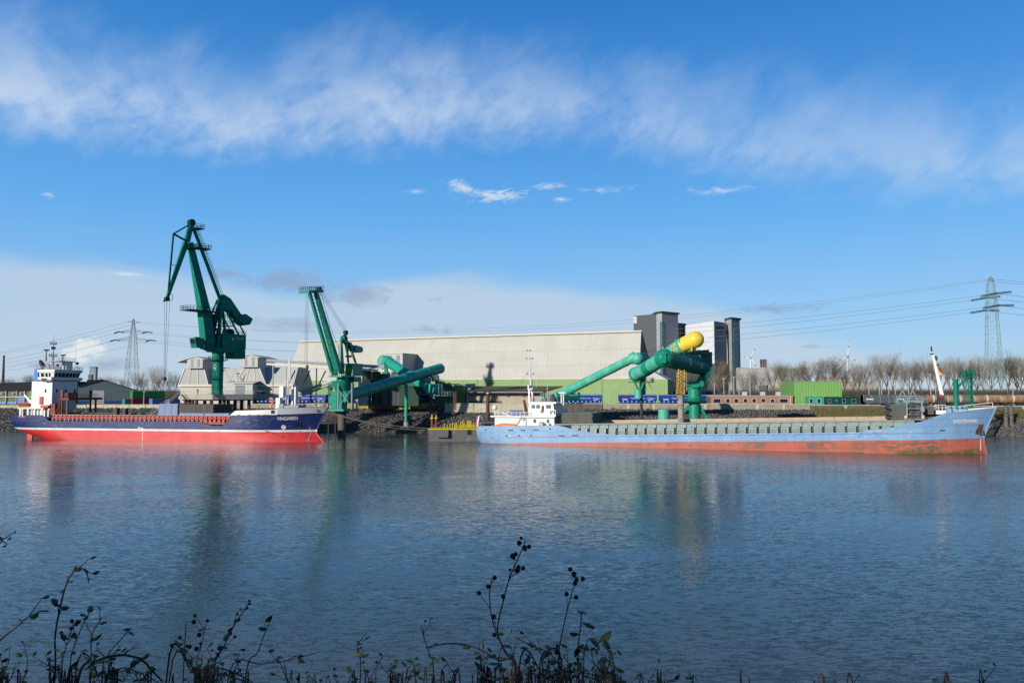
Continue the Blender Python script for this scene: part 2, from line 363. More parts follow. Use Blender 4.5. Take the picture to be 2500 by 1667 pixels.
M['red'] = pm('red paint', (.60, .03, .025), .45, var=.1)
M['ship_grey'] = pm('grey green coaming paint', (.25, .33, .315), .5, var=.08, dirt=(.13, .12, .10), damt=.45, dscale=.7, dcut=.6, streak=.35, scol=(.2, .15, .1))
M['coam_red'] = pm('red coaming paint', (.56, .045, .03), .5, var=.15, dirt=(.20, .05, .03), damt=.6, dscale=.8, dcut=.56)
M['hatch_dk'] = pm('dark brown hatch cover steel', (.095, .085, .072), .7, var=.22, scale=1.2, dirt=(.035, .03, .03), damt=.7, dscale=.6, seams=[('X', 3.2, .10, .7)])
M['hatch_bl'] = pm('lilac blue hatch cover steel', (.22, .29, .48), .6, var=.12, dirt=(.3, .32, .36))
M['hatch_top'] = pm('dusty green grey hatch top', (.22, .28, .25), .7, var=.1)
M['beige'] = pm('rust stained beige hold side', (.50, .385, .26), .7, var=.10, dirt=(.38, .20, .09), damt=.5, dscale=.5, dcut=.55, seams=[('X', 6.5, .05, .4)])
M['deck'] = pm('deck paint', (.14, .12, .11), .7, var=.2)
M['rope'] = pm('weathered rope', (.33, .27, .17), .9)
M['stone'] = pm('riprap stone', (.15, .14, .125), .85, var=.45, scale=1.1, dirt=(.30, .27, .22), damt=.6, dscale=.8, dcut=.56)
M['stone2'] = pm('dark riprap stone', (.065, .062, .06), .85, var=.4, scale=1.3)
M['earth'] = pm('bank earth', (.075, .065, .05), .95, var=.3, scale=1.2)
M['yard'] = pm('yard asphalt', (.10, .095, .09), .9, var=.15)
M['grassland'] = pm('far winter grass', (.10, .115, .045), .95, var=.25, scale=.05)
M['grass'] = pm('rough bank grass', (.14, .15, .035), .9, var=.3, scale=1.2)
M['grass_dry'] = pm('dry bank reeds', (.23, .17, .08), .9, var=.3, scale=1.5)
M['bark'] = pm('grey brown bark', (.24, .20, .12), .9, var=.25, scale=2)
M['twig'] = pm('fawn twigs', (.29, .23, .145), .9, var=.25, scale=.5)
M['twig_dk'] = pm('brown twigs', (.17, .14, .085), .9, var=.25, scale=.5)
M['wood_far'] = pm('far scrub', (.10, .085, .06), .95, var=.3)
M['stem'] = pm('bramble stem', (.045, .022, .018), .7, var=.3, scale=20)
M['leaf'] = pm('bramble leaf', (.06, .09, .018), .6, var=.4, scale=25, dirt=(.07, .035, .015), dscale=20, damt=.7)
M['seed'] = pm('dry seed head', (.05, .03, .02), .9, var=.3, scale=30)
M['skin'] = pm('skin', (.5, .30, .22), .6)
M['cloth_dk'] = pm('dark work clothes', (.02, .022, .03), .9)
M['cloth_hv'] = pm('yellow high visibility cloth', (.62, .75, .03), .8)
M['cloth_br'] = pm('brown jacket cloth', (.13, .09, .05), .9)
M['cont_gr'] = pm('green container steel', (.035, .30, .06), .5, var=.08)
M['cont_rd'] = pm('red container steel', (.42, .05, .035), .5, var=.1)
M['cont_tl'] = pm('teal container steel', (.04, .32, .22), .5, var=.08)
M['cont_bl'] = pm('blue container steel', (.03, .06, .16), .5, var=.08)
M['wagon'] = pm('deep blue wagon paint', (.005, .055, .34), .35, var=.1)
M['tank'] = pm('rust streaked tank', (.33, .28, .20), .6, var=.12, dirt=(.30, .12, .045), damt=.85, dscale=.28, dcut=.47, streak=.6, scol=(.20, .08, .04))
M['wagon_dk'] = pm('wagon running gear', (.03, .028, .026), .8)
M['dk_hall'] = pm('black brown shed roof', (.022, .019, .019), .8, var=.2)
M['shed_wall'] = pm('weathered grey green shed wall', (.17, .17, .13), .8, var=.15)
M['shed_blue'] = pm('sky blue sheet band', (.05, .27, .66), .5, var=.05)
M['shed_slate'] = pm('slate blue shed wall', (.12, .165, .175), .7, var=.1, ribs=('X', 1.3, .2), streak=.2, scol=(.07, .09, .09))
M['white_t'] = pm('white lettering', (.80, .80, .80), .5)
M['yel_t'] = pm('yellow lettering', (.55, .50, .02), .5)
M['flag_r'] = pm('red flag cloth', (.62, .03, .05), .8)
M['flag_w'] = pm('white flag cloth', (.8, .8, .8), .8)
M['flag_b'] = pm('blue flag cloth', (.03, .12, .42), .8)
M['flag_y'] = pm('yellow flag cloth', (.75, .5, .03), .8)
M['chim'] = pm('dark brick chimney', (.10, .045, .045), .8, var=.12)
M['turb_w'] = pm('white turbine paint', (.72, .73, .75), .5, var=.03)
M['turb_r'] = pm('red turbine band', (.62, .10, .07), .5)
M['pont'] = pm('grey pontoon side', (.115, .115, .115), .6, var=.12, dirt=(.25, .24, .22), damt=.45, dscale=.6, dcut=.58)
def hull_mat(name, bands, kx=0.0, patches=(), streakc=(.25, .10, .04), streak=.35, scuff=None, weed=None, x0=None):
 """paint bands by height above the waterline: bands = [(z limit, colour), ...] upwards; wear in its own shapes"""
 sc3 = lambda c: tuple(v * AL for v in c) if c else c
 bands = [(l, sc3(c), sc3(p), a) for l, c, p, a in bands]; streakc = sc3(streakc)
 m = bpy.data.materials.new(name); m.use_nodes = True; nt = m.node_tree; N = nt.nodes; L = nt.links
 b = N['Principled BSDF']; b.inputs['Roughness'].default_value = .38; b.inputs['Specular IOR Level'].default_value = .35
 tc = N.new('ShaderNodeTexCoord'); sep = N.new('ShaderNodeSeparateXYZ'); L.new(tc.outputs['Object'], sep.inputs[0])
 def mth(op, a, c=None):
  n = N.new('ShaderNodeMath'); n.operation = op
  for i, v in enumerate((a, c)):
   if v is None: continue
   if isinstance(v, (int, float)): n.inputs[i].default_value = v
   else: L.new(v, n.inputs[i])
  return n.outputs[0]
 def nz(scale, det=5, sc=(1, 1, 1), loc=(0, 0, 0)):
  mp = N.new('ShaderNodeMapping'); mp.inputs['Scale'].default_value = sc; mp.inputs['Location'].default_value = loc; L.new(tc.outputs['Object'], mp.inputs[0])
  n = N.new('ShaderNodeTexNoise'); n.inputs['Scale'].default_value = scale; n.inputs['Detail'].default_value = det; L.new(mp.outputs[0], n.inputs['Vector']); return n.outputs[0]
 def mr(v, a, b_, c=0, d=1):
  n = N.new('ShaderNodeMapRange'); L.new(v, n.inputs[0])
  for i, q in enumerate((a, b_, c, d)): n.inputs[i + 1].default_value = q
  return n.outputs[0]
 def mix(f, a, c):
  n = N.new('ShaderNodeMix'); n.data_type = 'RGBA'
  if isinstance(f, float): n.inputs[0].default_value = f
  else: L.new(f, n.inputs[0])
  for i, q in ((6, a), (7, c)):
   if isinstance(q, tuple): n.inputs[i].default_value = (*q, 1)
   else: L.new(q, n.inputs[i])
  return n.outputs[2]
 X, Y, Z = sep.outputs
 z = mth('SUBTRACT', Z, mth('MULTIPLY', X, kx)) if kx else Z
 n1 = nz(.35); n2 = nz(.9, 7, (.35, 1, 1.3)); n3 = nz(1.2, 6, (1, 1, .10), (3, 0, 0))
 c = None
 for i, (lim, colr, pc, amt) in enumerate(bands):
  base = mix(mr(n1, .3, .7), tuple(v * .88 for v in colr), tuple(min(1, v * 1.12) for v in colr))
  if pc: base = mix(mr(n2, .60, .68, 0, amt), base, pc)
  c = base if c is None else mix(mr(z, prev, prev + .03), c, base)
  prev = lim
 c = mix(mr(n3, .60, .74, 0, streak), c, streakc)
 for (xa, xb, za, zb, pc, cut, amt) in patches:      # worn patches where the plating is rubbed
  f = mth('MULTIPLY', mth('MULTIPLY', mr(X, xa - 1.5, xa + 1.5), mr(X, xb + 1.5, xb - 1.5)), mth('MULTIPLY', mr(z, za - .3, za + .3), mr(z, zb + .3, zb - .3)))
  f = mth('MULTIPLY', f, mr(nz(.9, 9, (.6, 1, 1.5), (xa, 2, 5)), cut, cut + .02, 0, amt))
  c = mix(f, c, pc)
 for ax_, per in ((X, 7.4), (z, 1.55)):      # plate seams
  pp = N.new('ShaderNodeMath'); pp.operation = 'PINGPONG'; L.new(ax_, pp.inputs[0]); pp.inputs[1].default_value = per / 2
  c = mix(mr(pp.outputs[0], .07, .03, 0, .30), c, (.02, .02, .025))
 c = mix(mr(nz(1.6, 8, (.5, 1, 1.6), (9, 4, 1)), .66, .72, 0, .45), c, streakc)
 L.new(c, b.inputs['Base Color'])
 bn = N.new('ShaderNodeBump'); bn.inputs['Strength'].default_value = .4; bn.inputs['Distance'].default_value = .08
 L.new(nz(.5, 3), bn.inputs['Height']); L.new(bn.outputs[0], b.inputs['Normal'])
 return m
def text_mesh(s, size, mat, name='lettering', bold=0.0, extr=.01):
 cu = bpy.data.curves.new(name, 'FONT'); cu.body = s; cu.size = size; cu.extrude = extr; cu.offset = bold; cu.align_x = 'LEFT'; cu.resolution_u = 2
 o = bpy.data.objects.new('tmp_text', cu); COL.objects.link(o); bpy.context.view_layer.update()
 me = bpy.data.meshes.new_from_object(o.evaluated_get(bpy.context.evaluated_depsgraph_get())); me.name = name
 bpy.data.objects.remove(o); bpy.data.curves.remove(cu); me.materials.clear(); me.materials.append(mat)
 return me
def text_on(s, parent, p, q, h, mat, name='lettering', bold=0.0, surf=None, ny=-1):
 """writing from p to q (in the parent's frame) as the local x direction, up z, facing -y"""
 me = text_mesh(s, 1.0, mat, name, bold); p = Vector(p); q = Vector(q)
 w = max(v.co.x for v in me.vertices); cap = .70; d = (q - p); up = Vector((0, 0, 1)); dn = d.normalized(); nrm = dn.cross(up).normalized()
 for v in me.vertices:
  a = p + d * (v.co.x / w) + up * (v.co.y / cap * h) + nrm * (.02 + v.co.z)
  if surf: a.y = surf(a.x, a.z) - .05 - v.co.z
  v.co = a - OFF.get(parent.name, Vector((0, 0, 0)))
 o = bpy.data.objects.new(name, me); COL.objects.link(o); o.parent = parent; return o
# ------------------------------------------------------------------ water
def make_water():
 m = bpy.data.materials.new('harbour water'); m.use_nodes = True; nt = m.node_tree; N = nt.nodes; L = nt.links
 b = N['Principled BSDF']; b.inputs['Base Color'].default_value = (.034, .052, .047, 1); b.inputs['Roughness'].default_value = .06
 b.inputs['IOR'].default_value = 1.333
 tc = N.new('ShaderNodeTexCoord')
 def nz(scale, sc, rot, det, dist=0.0, rough=.5):
  mp = N.new('ShaderNodeMapping'); mp.inputs['Scale'].default_value = sc; mp.inputs['Rotation'].default_value = (0, 0, radians(rot)); L.new(tc.outputs['Object'], mp.inputs[0])
  n = N.new('ShaderNodeTexNoise'); n.inputs['Scale'].default_value = scale; n.inputs['Detail'].default_value = det; n.inputs['Distortion'].default_value = dist
  n.inputs['Roughness'].default_value = rough
  L.new(mp.outputs[0], n.inputs['Vector']); return n
 def mth(op, a, c):
  n = N.new('ShaderNodeMath'); n.operation = op
  for i, v in enumerate((a, c)):
   if isinstance(v, (int, float)): n.inputs[i].default_value = v
   else: L.new(v, n.inputs[i])
  return n.outputs[0]
 def vm(op, a, c):
  n = N.new('ShaderNodeVectorMath'); n.operation = op
  for i, v in enumerate((a, c)):
   if v is None: continue
   if isinstance(v, tuple): n.inputs[i].default_value = v
   else: L.new(v, n.inputs[i])
  return n.outputs[0]
 # slopes of the wave field itself, so that far water keeps its glitter
 g = N.new('ShaderNodeMapRange'); L.new(nz(.03, (1, 2.2, 1), 14, 4, .8).outputs[0], g.inputs[0]); g.inputs[1].default_value = .35; g.inputs[2].default_value = .65; g.inputs[3].default_value = .5; g.inputs[4].default_value = 1.2
 acc = None
 for sc, st, rot, det, kx, ky in WAVES:
  v = vm('MULTIPLY', vm('SUBTRACT', nz(sc, st, rot, det, .4, .55).outputs['Color'], (.5, .5, .5)), (kx, ky, 0)); acc = v if acc is None else vm('ADD', acc, v)
 gs = N.new('ShaderNodeVectorMath'); gs.operation = 'SCALE'; L.new(acc, gs.inputs[0]); L.new(g.outputs[0], gs.inputs['Scale'])
 # wind waves lean: their slopes towards the near bank are the steeper ones
 sp = N.new('ShaderNodeSeparateXYZ'); L.new(gs.outputs[0], sp.inputs[0]); lo = mth('MINIMUM', sp.outputs[1], 0.0); hi = mth('MULTIPLY', mth('MAXIMUM', sp.outputs[1], 0.0), .30)
 cb = N.new('ShaderNodeCombineXYZ'); L.new(sp.outputs[0], cb.inputs[0]); L.new(mth('ADD', lo, hi), cb.inputs[1]); cb.inputs[2].default_value = 1
 L.new(vm('NORMALIZE', vm('ADD', cb.outputs[0], (0, -.012, 0)), None), b.inputs['Normal'])
 mb = MB(); mb.poly([(-1500, 2, 0), (1500, 2, 0), (1500, 420, 0), (-1500, 420, 0)])
 o = mb.build('water', m); tag(o, 'rippled blue harbour water between the banks', kind='structure')
WAVES = [(.8, (.45, 1.3, 1), 10, 2, .05, .17), (3.2, (.42, 1.25, 1), 6, 3, .20, .90), (9.0, (.6, 1.1, 1), -8, 2, .20, .62)]
make_water()
# ------------------------------------------------------------------ banks and yard
QF = Fr((-185, 283, 0), -math.atan(.0888))         # quay frame: x along the far bank, y inland, origin on its waterline
YARD = 9.0
def wall_y(x): return 19.5
def make_ground():
 mb = MB(); rows = [(-14, -4.5), (0, 0), (10, 4.3), (19.4, 7.8), (19.45, 7.8)]
 xs = [-900, -400, -200, -100, 0, 60, 120, 180, 240, 300, 360, 420, 520, 700, 1400]
 prev = None
 v = []; f = []
 for x in xs:
  for (yy, zz) in rows:
   v.append(tuple(QF.w(x, yy, zz)))
 n = len(rows)
 for i in range(len(xs) - 1):
  for j in range(n - 1): f.append((i * n + j, (i + 1) * n + j, (i + 1) * n + j + 1, i * n + j + 1))
 mb.add(v, f); o = mb.build('riverbank', M['earth']); tag(o, 'dark sloping far bank under the loose stones', kind='structure')
 mb = MB()
 a, b, c, d = QF.w(-900, 19.44, YARD), QF.w(1400, 19.44, YARD), QF.w(1400, 140, YARD), QF.w(-900, 140, YARD)
 mb.poly([a, b, c, d]); mb.poly([QF.w(-900, 19.44, 6), QF.w(1400, 19.44, 6), b, a])
 tag(mb.build('yard_ground', M['yard']), 'asphalt yard of the port behind the quay wall', kind='structure')
 mb = MB(); mb.poly([QF.w(-6000, 140, YARD), QF.w(6000, 140, YARD), QF.w(6000, 7000, YARD), QF.w(-6000, 7000, YARD)])
 tag(mb.build('ground', M['grassland']), 'flat winter grassland reaching to the horizon', kind='structure')
 # near bank under the camera
 mb = MB(); rows = [(-60, 12.6), (-3, 12.7), (1.8, 12.6), (3.2, 12.0), (12, 7.0), (24, -1.5)]
 v = [(x, yy, zz) for x in (-300, -40, -10, 0, 10, 40, 300) for yy, zz in rows]
 f = [(i * 6 + j, (i + 1) * 6 + j, (i + 1) * 6 + j + 1, i * 6 + j + 1) for i in range(6) for j in range(5)]
 mb.add(v, f); tag(mb.build('near_bank', M['grass']), 'grassy near bank falling to the water', kind='structure')
make_ground()
def make_riprap():
 """loose stones, each a small rough block, over the far slope"""
 rr = random.Random(3); mb = MB()
 base = [(-1, 0, 0), (1, 0, 0), (0, -1, 0), (0, 1, 0), (0, 0, -1), (0, 0, 1)]
 fc = [(0, 2, 5), (2, 1, 5), (1, 3, 5), (3, 0, 5), (2, 0, 4), (1, 2, 4), (3, 1, 4), (0, 3, 4)]
 x = 0.0
 for row in range(35):
  t = row / 34; yy = -0.5 + 20.0 * t
  zz = interp([(-14, -4.5), (0, 0), (10, 4.3), (19.4, 7.8)], yy)
  x = -25 + rr.random()
  while x < 395:
   s = rr.uniform(.22, .48)
   if not (292 + 3 * sin(yy * 2) < x < 420 and (yy > 11)) :
    c = QF.w(x, yy + rr.uniform(-.3, .3), zz + .12 + rr.uniform(-.08, .12))
    e = Matrix.Rotation(rr.uniform(0, 6.28), 3, Vector((rr.uniform(-1, 1), rr.uniform(-1, 1), rr.uniform(.2, 1))).normalized())
    sx, sy, sz = s * rr.uniform(.8, 1.3), s * rr.uniform(.7, 1.1), s * rr.uniform(.6, 1.0)
    vs = [c + e @ Vector((a * sx * rr.uniform(.7, 1.2), b_ * sy * rr.uniform(.7, 1.2), c_ * sz * rr.uniform(.7, 1.2))) for a, b_, c_ in base]
    mb.add(vs, fc, 0 if rr.random() < .62 else 1)
   x += s * rr.uniform(1.3, 1.9)
 tag(mb.build('riprap_stones', [M['stone'], M['stone2']]), 'loose grey stones covering the far bank slope', 'stones', kind='stuff')
make_riprap()
def tufts(name, label, cat, pts, mat, h, seed, n, r=.35):
 rr = random.Random(seed); mb = MB()
 for k in range(n):
  x, y, z = pts(rr)
  for j in range(4):
   a = rr.uniform(0, 6.28); hh = h * rr.uniform(.5, 1.2); w = .05 + .05 * rr.random()
   bx, by = x + rr.uniform(-r, r), y + rr.uniform(-r, r)
   tip = (bx + cos(a) * hh * .4, by + sin(a) * hh * .4, z + hh)
   mb.add([(bx - w, by, z - .1), (bx + w, by, z - .1), tip], [(0, 1, 2)], 0 if rr.random() < .5 else 1)
 tag(mb.build(name, mat), label, cat, kind='stuff')
def gp(rr):
 x = rr.uniform(290, 420); y = rr.uniform(10.2, 19.2); z = interp([(0, 0), (10, 4.3), (19.4, 7.8)], y); v = QF.w(x, y, z); return v.x, v.y, v.z
tufts('bank_grass', 'tan and green rough grass along the right part of the far bank', 'grass', gp, [M['grass'], M['grass_dry']], 1.3, 5, 7000)
def quay_wall(name, px0, px1, yt0, yt1, yb0, yb1, mat, label, yl=18.9, th=.5, joints=True):
 a = QF.px(px0, yt0, yl); b = QF.px(px1, yt1, yl); c = QF.px(px1, yb1, yl); d = QF.px(px0, yb0, yl)
 t = fthing(name, label, 'wall', Fr(QF.w(a[0], yl, d[1] - .3), QF.a), 'lengths of quay wall'); x0 = a[0]; z0 = t.location.z; L = b[0] - a[0]
 mb = MB(); mb.add([(0, 0, 0), (L, 0, c[1] - .6 - z0 if c[1] - .6 < z0 else 0), (L, 0, b[1] - z0 - .25), (0, 0, a[1] - z0 - .25), (0, th, 0), (L, th, 0), (L, th, b[1] - z0 - .25), (0, th, a[1] - z0 - .25)],
     [(0, 1, 2, 3), (7, 6, 5, 4), (3, 2, 6, 7), (0, 3, 7, 4), (1, 5, 6, 2)])
 k = max(1, int(L / 9))
 mb.build('wall_face', mat, t)
 mb = MB()
 if joints:
  for i in range(1, k):
   mb.box(L * i / k - .45, L * i / k + .45, -.12, -.003, 0.05, lerp(a[1], b[1], i / k) - z0 - .3)
  if k > 1: mb.build('pilaster', M['concrete_lt'], t)
 mb = MB(); n = 8
 mb.hull8([(-.02, -.12, a[1] - z0 - .247), (L + .02, -.12, b[1] - z0 - .247), (L + .02, th + .1, b[1] - z0 - .247), (-.02, th + .1, a[1] - z0 - .247)],
             [(-.02, -.12, a[1] - z0), (L + .02, -.12, b[1] - z0), (L + .02, th + .1, b[1] - z0), (-.02, th + .1, a[1] - z0)])
 mb.build('coping', M['concrete_lt'], t)
 return t
quay_wall('quay_wall', -120, 210, 989, 988, 996, 997, M['concrete_lt'], 'low pale concrete quay wall in front of the dark shed, leftmost length')
quay_wall('quay_wall', 212, 424, 987, 987, 998, 1000, M['concrete_lt'], 'pale concrete quay wall below the green and red containers')
quay_wall('quay_wall', 426, 840, 986, 985, 1003, 1003, M['concrete'], 'grey concrete quay wall seen between the jetty piles')
quay_wall('quay_wall', 842, 1046, 985, 984.5, 998, 998, M['concrete_ye'], 'yellow stained concrete quay wall below the blue wagons behind the crossed tubes')
quay_wall('quay_wall', 1086, 1372, 984, 984, 1010.5, 1010.5, M['concrete_lt'], 'tall pale quay wall with brown stains in front of the canopy shed', yl=15.5, joints=False)
quay_wall('quay_wall', 1374, 1470, 984, 984, 1003, 1005, M['concrete_dk'], 'dark quay wall behind the stacked hatch covers')
quay_wall('quay_wall', 1472, 1978, 984.5, 986, 999.5, 1000, M['concrete'], 'stained grey quay wall under the brick office')
quay_wall('quay_wall', 1980, 2150, 988, 988, 1001, 1000, M['concrete_dk'], 'quay wall darkened for shade under the teal office cabins')  # shade put into dark concrete on this length and the next
quay_wall('quay_wall', 2152, 2640, 990, 990, 1001, 1001, M['concrete_dk'], 'quay wall darkened for shade below the tank wagons at the far right')
# ------------------------------------------------------------------ ships
def ship_frame(pa, pb, beam, pstern):
 a, b = G(*pa), G(*pb); ang = atan2(b.y - a.y, b.x - a.x); f0 = Fr(a, ang)
 o = f0.w(0, beam / 2); f1 = Fr(o, ang)
 x, _ = f1.px(pstern[0], pstern[1], -beam / 2)
 return Fr(f1.w(x, 0), ang)
def hull_fn(beam, stern, stem, Lb, Ls, wst, pw=2.3):
 """half breadth at (x, z); stern and stem: [(z, x)]; Lb: [(z, entrance length)]; wst: [(z, stern fullness)]"""
 def hb(x, z):
  xs, xe = interp(stern, z), interp(stem, z)
  s = max(0, xe - x); q = max(0, x - xs); lb = interp(Lb, z)
  fb = 1 - (1 - min(1, s / lb)) ** pw; w = interp(wst, z)
  fs = 1 - (1 - w) * (1 - min(1, q / Ls)) ** 2.4
  return max(.22, beam / 2 * fb * fs)
 return hb
def hull_mesh(beam, stern, stem, sheer, hb, nu=150, nz=16, zb=-1.5, knuck=None):
 mb = MB(); V = []
 def u2(u): return u
 for i in range(nu + 1):
  u = i / nu
  # denser at the ends
  u = .5 - .5 * cos(pi * u) if True else u
  u = lerp(i / nu, u, .45)
  col = []
  for j in range(nz + 1):
   t = j / nz; z = 3
   for _ in range(8):
    x = interp(stern, z) + (interp(stem, z) - interp(stern, z)) * u; z = zb + (interp(sheer, x) - zb) * t
   x = interp(stern, z) + (interp(stem, z) - interp(stern, z)) * u
   col.append((x, hb(x, z), z))
  V.append(col)
 n = nz + 1
 vs = [(x, -b, z) for c in V for x, b, z in c] + [(x, b, z) for c in V for x, b, z in c]; o = (nu + 1) * n
 f = []
 for i in range(nu):
  for j in range(nz):
   f.append((i * n + j, (i + 1) * n + j, (i + 1) * n + j + 1, i * n + j + 1))
   f.append((o + i * n + j + 1, o + (i + 1) * n + j + 1, o + (i + 1) * n + j, o + i * n + j))
 for j in range(nz):
  f.append((o + j, j, j + 1, o + j + 1)); k = nu * n
  f.append((k + j, o + k + j, o + k + j + 1, k + j + 1))
 mb.add(vs, f); return mb
def deck_strip(mb, hb, xs, zf, inset=.15, m=0):
 vs = [];
 for x in xs: z = zf(x); b = max(.05, hb(x, z) - inset); vs += [(x, -b, z), (x, b, z)]
 mb.add(vs, [(2 * i, 2 * i + 2, 2 * i + 3, 2 * i + 1) for i in range(len(xs) - 1)], m)
def frange(a, b, n): return [a + (b - a) * i / n for i in range(n + 1)]
def hull_patch(hb, pts, d=.03, n=6):
 """small plate following the hull side; pts: list of (x, z) quad corners"""
 mb = MB(); (x0, z0), (x1, z1), (x2, z2), (x3, z3) = pts; vs = []
 for i in range(n + 1):
  t = i / n
  for (xa, za), (xb, zb_) in (((x0, z0), (x1, z1)), ((x3, z3), (x2, z2))):
   x, z = lerp(xa, xb, t), lerp(za, zb_, t); vs.append((x, -hb(x, z) - d, z))
 for i in range(n + 1):
  t = i / n
  for (xa, za), (xb, zb_) in (((x0, z0), (x1, z1)), ((x3, z3), (x2, z2))):
   x, z = lerp(xa, xb, t), lerp(za, zb_, t); vs.append((x, -hb(x, z) + .05, z))
 k = 2 * (n + 1); fs = [(2 * i, 2 * i + 2, 2 * i + 3, 2 * i + 1) for i in range(n)]
 fs += [(2 * i, 2 * i + k, 2 * i + 2 + k, 2 * i + 2) for i in range(n)] + [(2 * i + 1, 2 * i + 3, 2 * i + 3 + k, 2 * i + 1 + k) for i in range(n)]
 fs += [(0, 1, 1 + k, k), (2 * n, 2 * n + k, 2 * n + 1 + k, 2 * n + 1)]
 return mb.add(vs, fs)
def hull_text(s, parent, fr, hb, p0, p1, h, mat, y, bold=.02):
 a = fr.p3(*p0, y=y); b = fr.p3(*p1, y=y)
 # refine on the true hull surface
 for _ in range(3):
  a = fr.p3(*p0, y=-hb(a.x, a.z)); b = fr.p3(*p1, y=-hb(b.x, b.z))
 return text_on(s, parent, (a.x, 0, a.z), (b.x, 0, b.z), h, mat, 'ship_name', bold, surf=lambda x, z: -hb(x, z))
def on_hull(fr, hb, px, py, y):
 a = fr.p3(px, py, y)
 for _ in range(3): a = fr.p3(px, py, -hb(a.x, a.z))
 return a
def win_row(par, name, cells, mat, frame_mat=None):
 for c in cells:
  mb = MB(); mb.hull8(*c) if len(c) == 2 else None; mb.build(name, mat, par)
# ================= blue and red cargo ship
def vingaren():
 Bm = 12.6; fr = ship_frame((120, 1073.3), (620, 1080.4), Bm, (62, 1072.5)); S = -Bm / 2
 def X(px, py=1050): return fr.px(px, py, S)[0]
 def Z(px, py): return fr.px(px, py, S)[1]
 def XZ(px, py, y=S): return fr.px(px, py, y)
 t = fthing('cargo_ship', 'dark blue and red cargo ship with white aft superstructure, VINGAREN on its bow', 'ship', fr)
 bow = lambda px, py: fr.px(px, py, 0)
 stem = [(-2, bow(790, 1079)[0]), (bow(793, 1079)[1], bow(793, 1079)[0]), (bow(778, 1062)[1], bow(777, 1062)[0]), (bow(774, 1053)[1], bow(773, 1053)[0]), (bow(781, 1035)[1], bow(781, 1035)[0]), (bow(796, 1007)[1], bow(796, 1007)[0]), (bow(803, 993)[1], bow(803, 993)[0])]
 stem.sort();
 st = lambda px, py: fr.px(px, py, -3.5)
 q = [st(110, 1085), st(92, 1074), st(68, 1058.5), (st(43, 1044)[0], st(43, 1044)[1]), st(38, 1026), st(40, 1013)]
 stern = sorted([(z, x) for x, z in q])
 sh = [(40, 1013), (104, 1013.2), (120, 1027.3), (487, 1028.6), (515, 1039), (545, 1039), (574, 1003), (671, 1000), (674, 996), (740, 994.5), (803, 993)]
 sheer = []
 for i, (a, b) in enumerate(sh): x, z = XZ(a, b, S if a < 700 else (S * .6 if a < 780 else 0)); sheer.append((x, z))
 L = stem[-1][1]
 hb = hull_fn(Bm, stern, stem, [(-1, 26), (3, 25), (6, 22), (10, 18)], 14, [(0, .25), (2, .62), (5, .84), (7, .88)])
 zw = Z(400, 1052.3); zs = Z(400, 1047.5)
 blue = (.011, .028, .125); red = (.66, .036, .038); wht = (.80, .77, .74)
 zb = Z(600, 1013.2)
 xf = X(561, 1013)
 m = hull_mat('blue white red hull paint', [(zw, red, (.50, .022, .02), .5), (zs, wht, (.6, .5, .45), .5), (40, blue, (.035, .06, .20), .55)],
                 patches=[(X(535), X(555), -.2, 2.2, (.13, .05, .02), .60, .9), (X(640), X(760), .2, 3.6, (.12, .045, .02), .575, .9), (X(575), X(650), 3.2, 6.6, (.10, .13, .22), .57, .4), (X(80), X(380), 3.5, 5.4, (.05, .09, .22), .57, .5)], streak=.12)
 mb = hull_mesh(Bm, stern, stem, sheer, hb, nu=260); mb.build('hull', m, t, smooth=True, sharp=50)
 # white and grey upper bow bulwark, standing on the blue plating
 mw = M['white']; mb = MB()
 def strip(mb, lo, hi, n, d=.06):
  vs = []
  for i in range(n + 1):
   u = i / n; (xa, za), (xb, zb_) = lo(u), hi(u)
   vs += [(xa, -hb(xa, za) - d, za), (xb, -hb(xb, zb_) - d, zb_)]
  mb.add(vs, [(2 * i, 2 * i + 2, 2 * i + 3, 2 * i + 1) for i in range(n)])
  k = len(mb.v); return mb
 def lo1(u): return on_hull(fr, hb, lerp(561, 678, u), lerp(1013.8, 1012.2, u), S).xz
 def hi1(u): return on_hull(fr, hb, lerp(574, 678, u), lerp(1002.6, 999.5, u), S).xz
 strip(mb, lo1, hi1, 20); mb.build('upper_bulwark', M['white'], t, label='white forecastle side')
 mb = MB()
 def lo2(u):
  p = on_hull(fr, hb, lerp(678, 790, u), lerp(1012.2, 1007.8, u), S * (1 - u)); return p.xz
 def hi2(u):
  p = on_hull(fr, hb, lerp(674, 800, u), lerp(996.5, 993.5, u), S * (1 - u)); return p.xz
 strip(mb, lo2, hi2, 30); mb.build('bow_bulwark', pm('pale grey bow paint', (.50, .52, .55), .5, var=.05, dirt=(.35, .35, .35), damt=.4), t, smooth=True, label='light grey bow bulwark')
 # decks
 zd = Z(300, 1028) - 0.15; mb = MB()
 deck_strip(mb, hb, frange(stern[-1][1] + .5, X(120), 8), lambda x: Z(100, 1021))
 deck_strip(mb, hb, frange(X(118), X(560), 30), lambda x: min(zd, interp(sheer, x) - .02))
 zf = Z(620, 1004); deck_strip(mb, hb, frange(X(561), L - 1.2, 14), lambda x: zf)
 mb.build('deck', M['deck'], t)
 # red hatch coaming with upright brackets
 zc = Z(300, 1014.3); x0, x1 = X(121), X(569); y = S + 1.15
 mb = MB(); mb.box(x0, x1, y, y + .25, zd - .5, zc); mb.box(x0, x1, -y - .25, -y, zd, zc); mb.box(x0, x0 + .25, y + .26, -y - .26, zd, zc); mb.box(x1 - .25, x1, y + .26, -y - .26, zd, zc)
 mb.build('hatch_coaming', M['coam_red'], t)
 k = 42
 mb = MB()
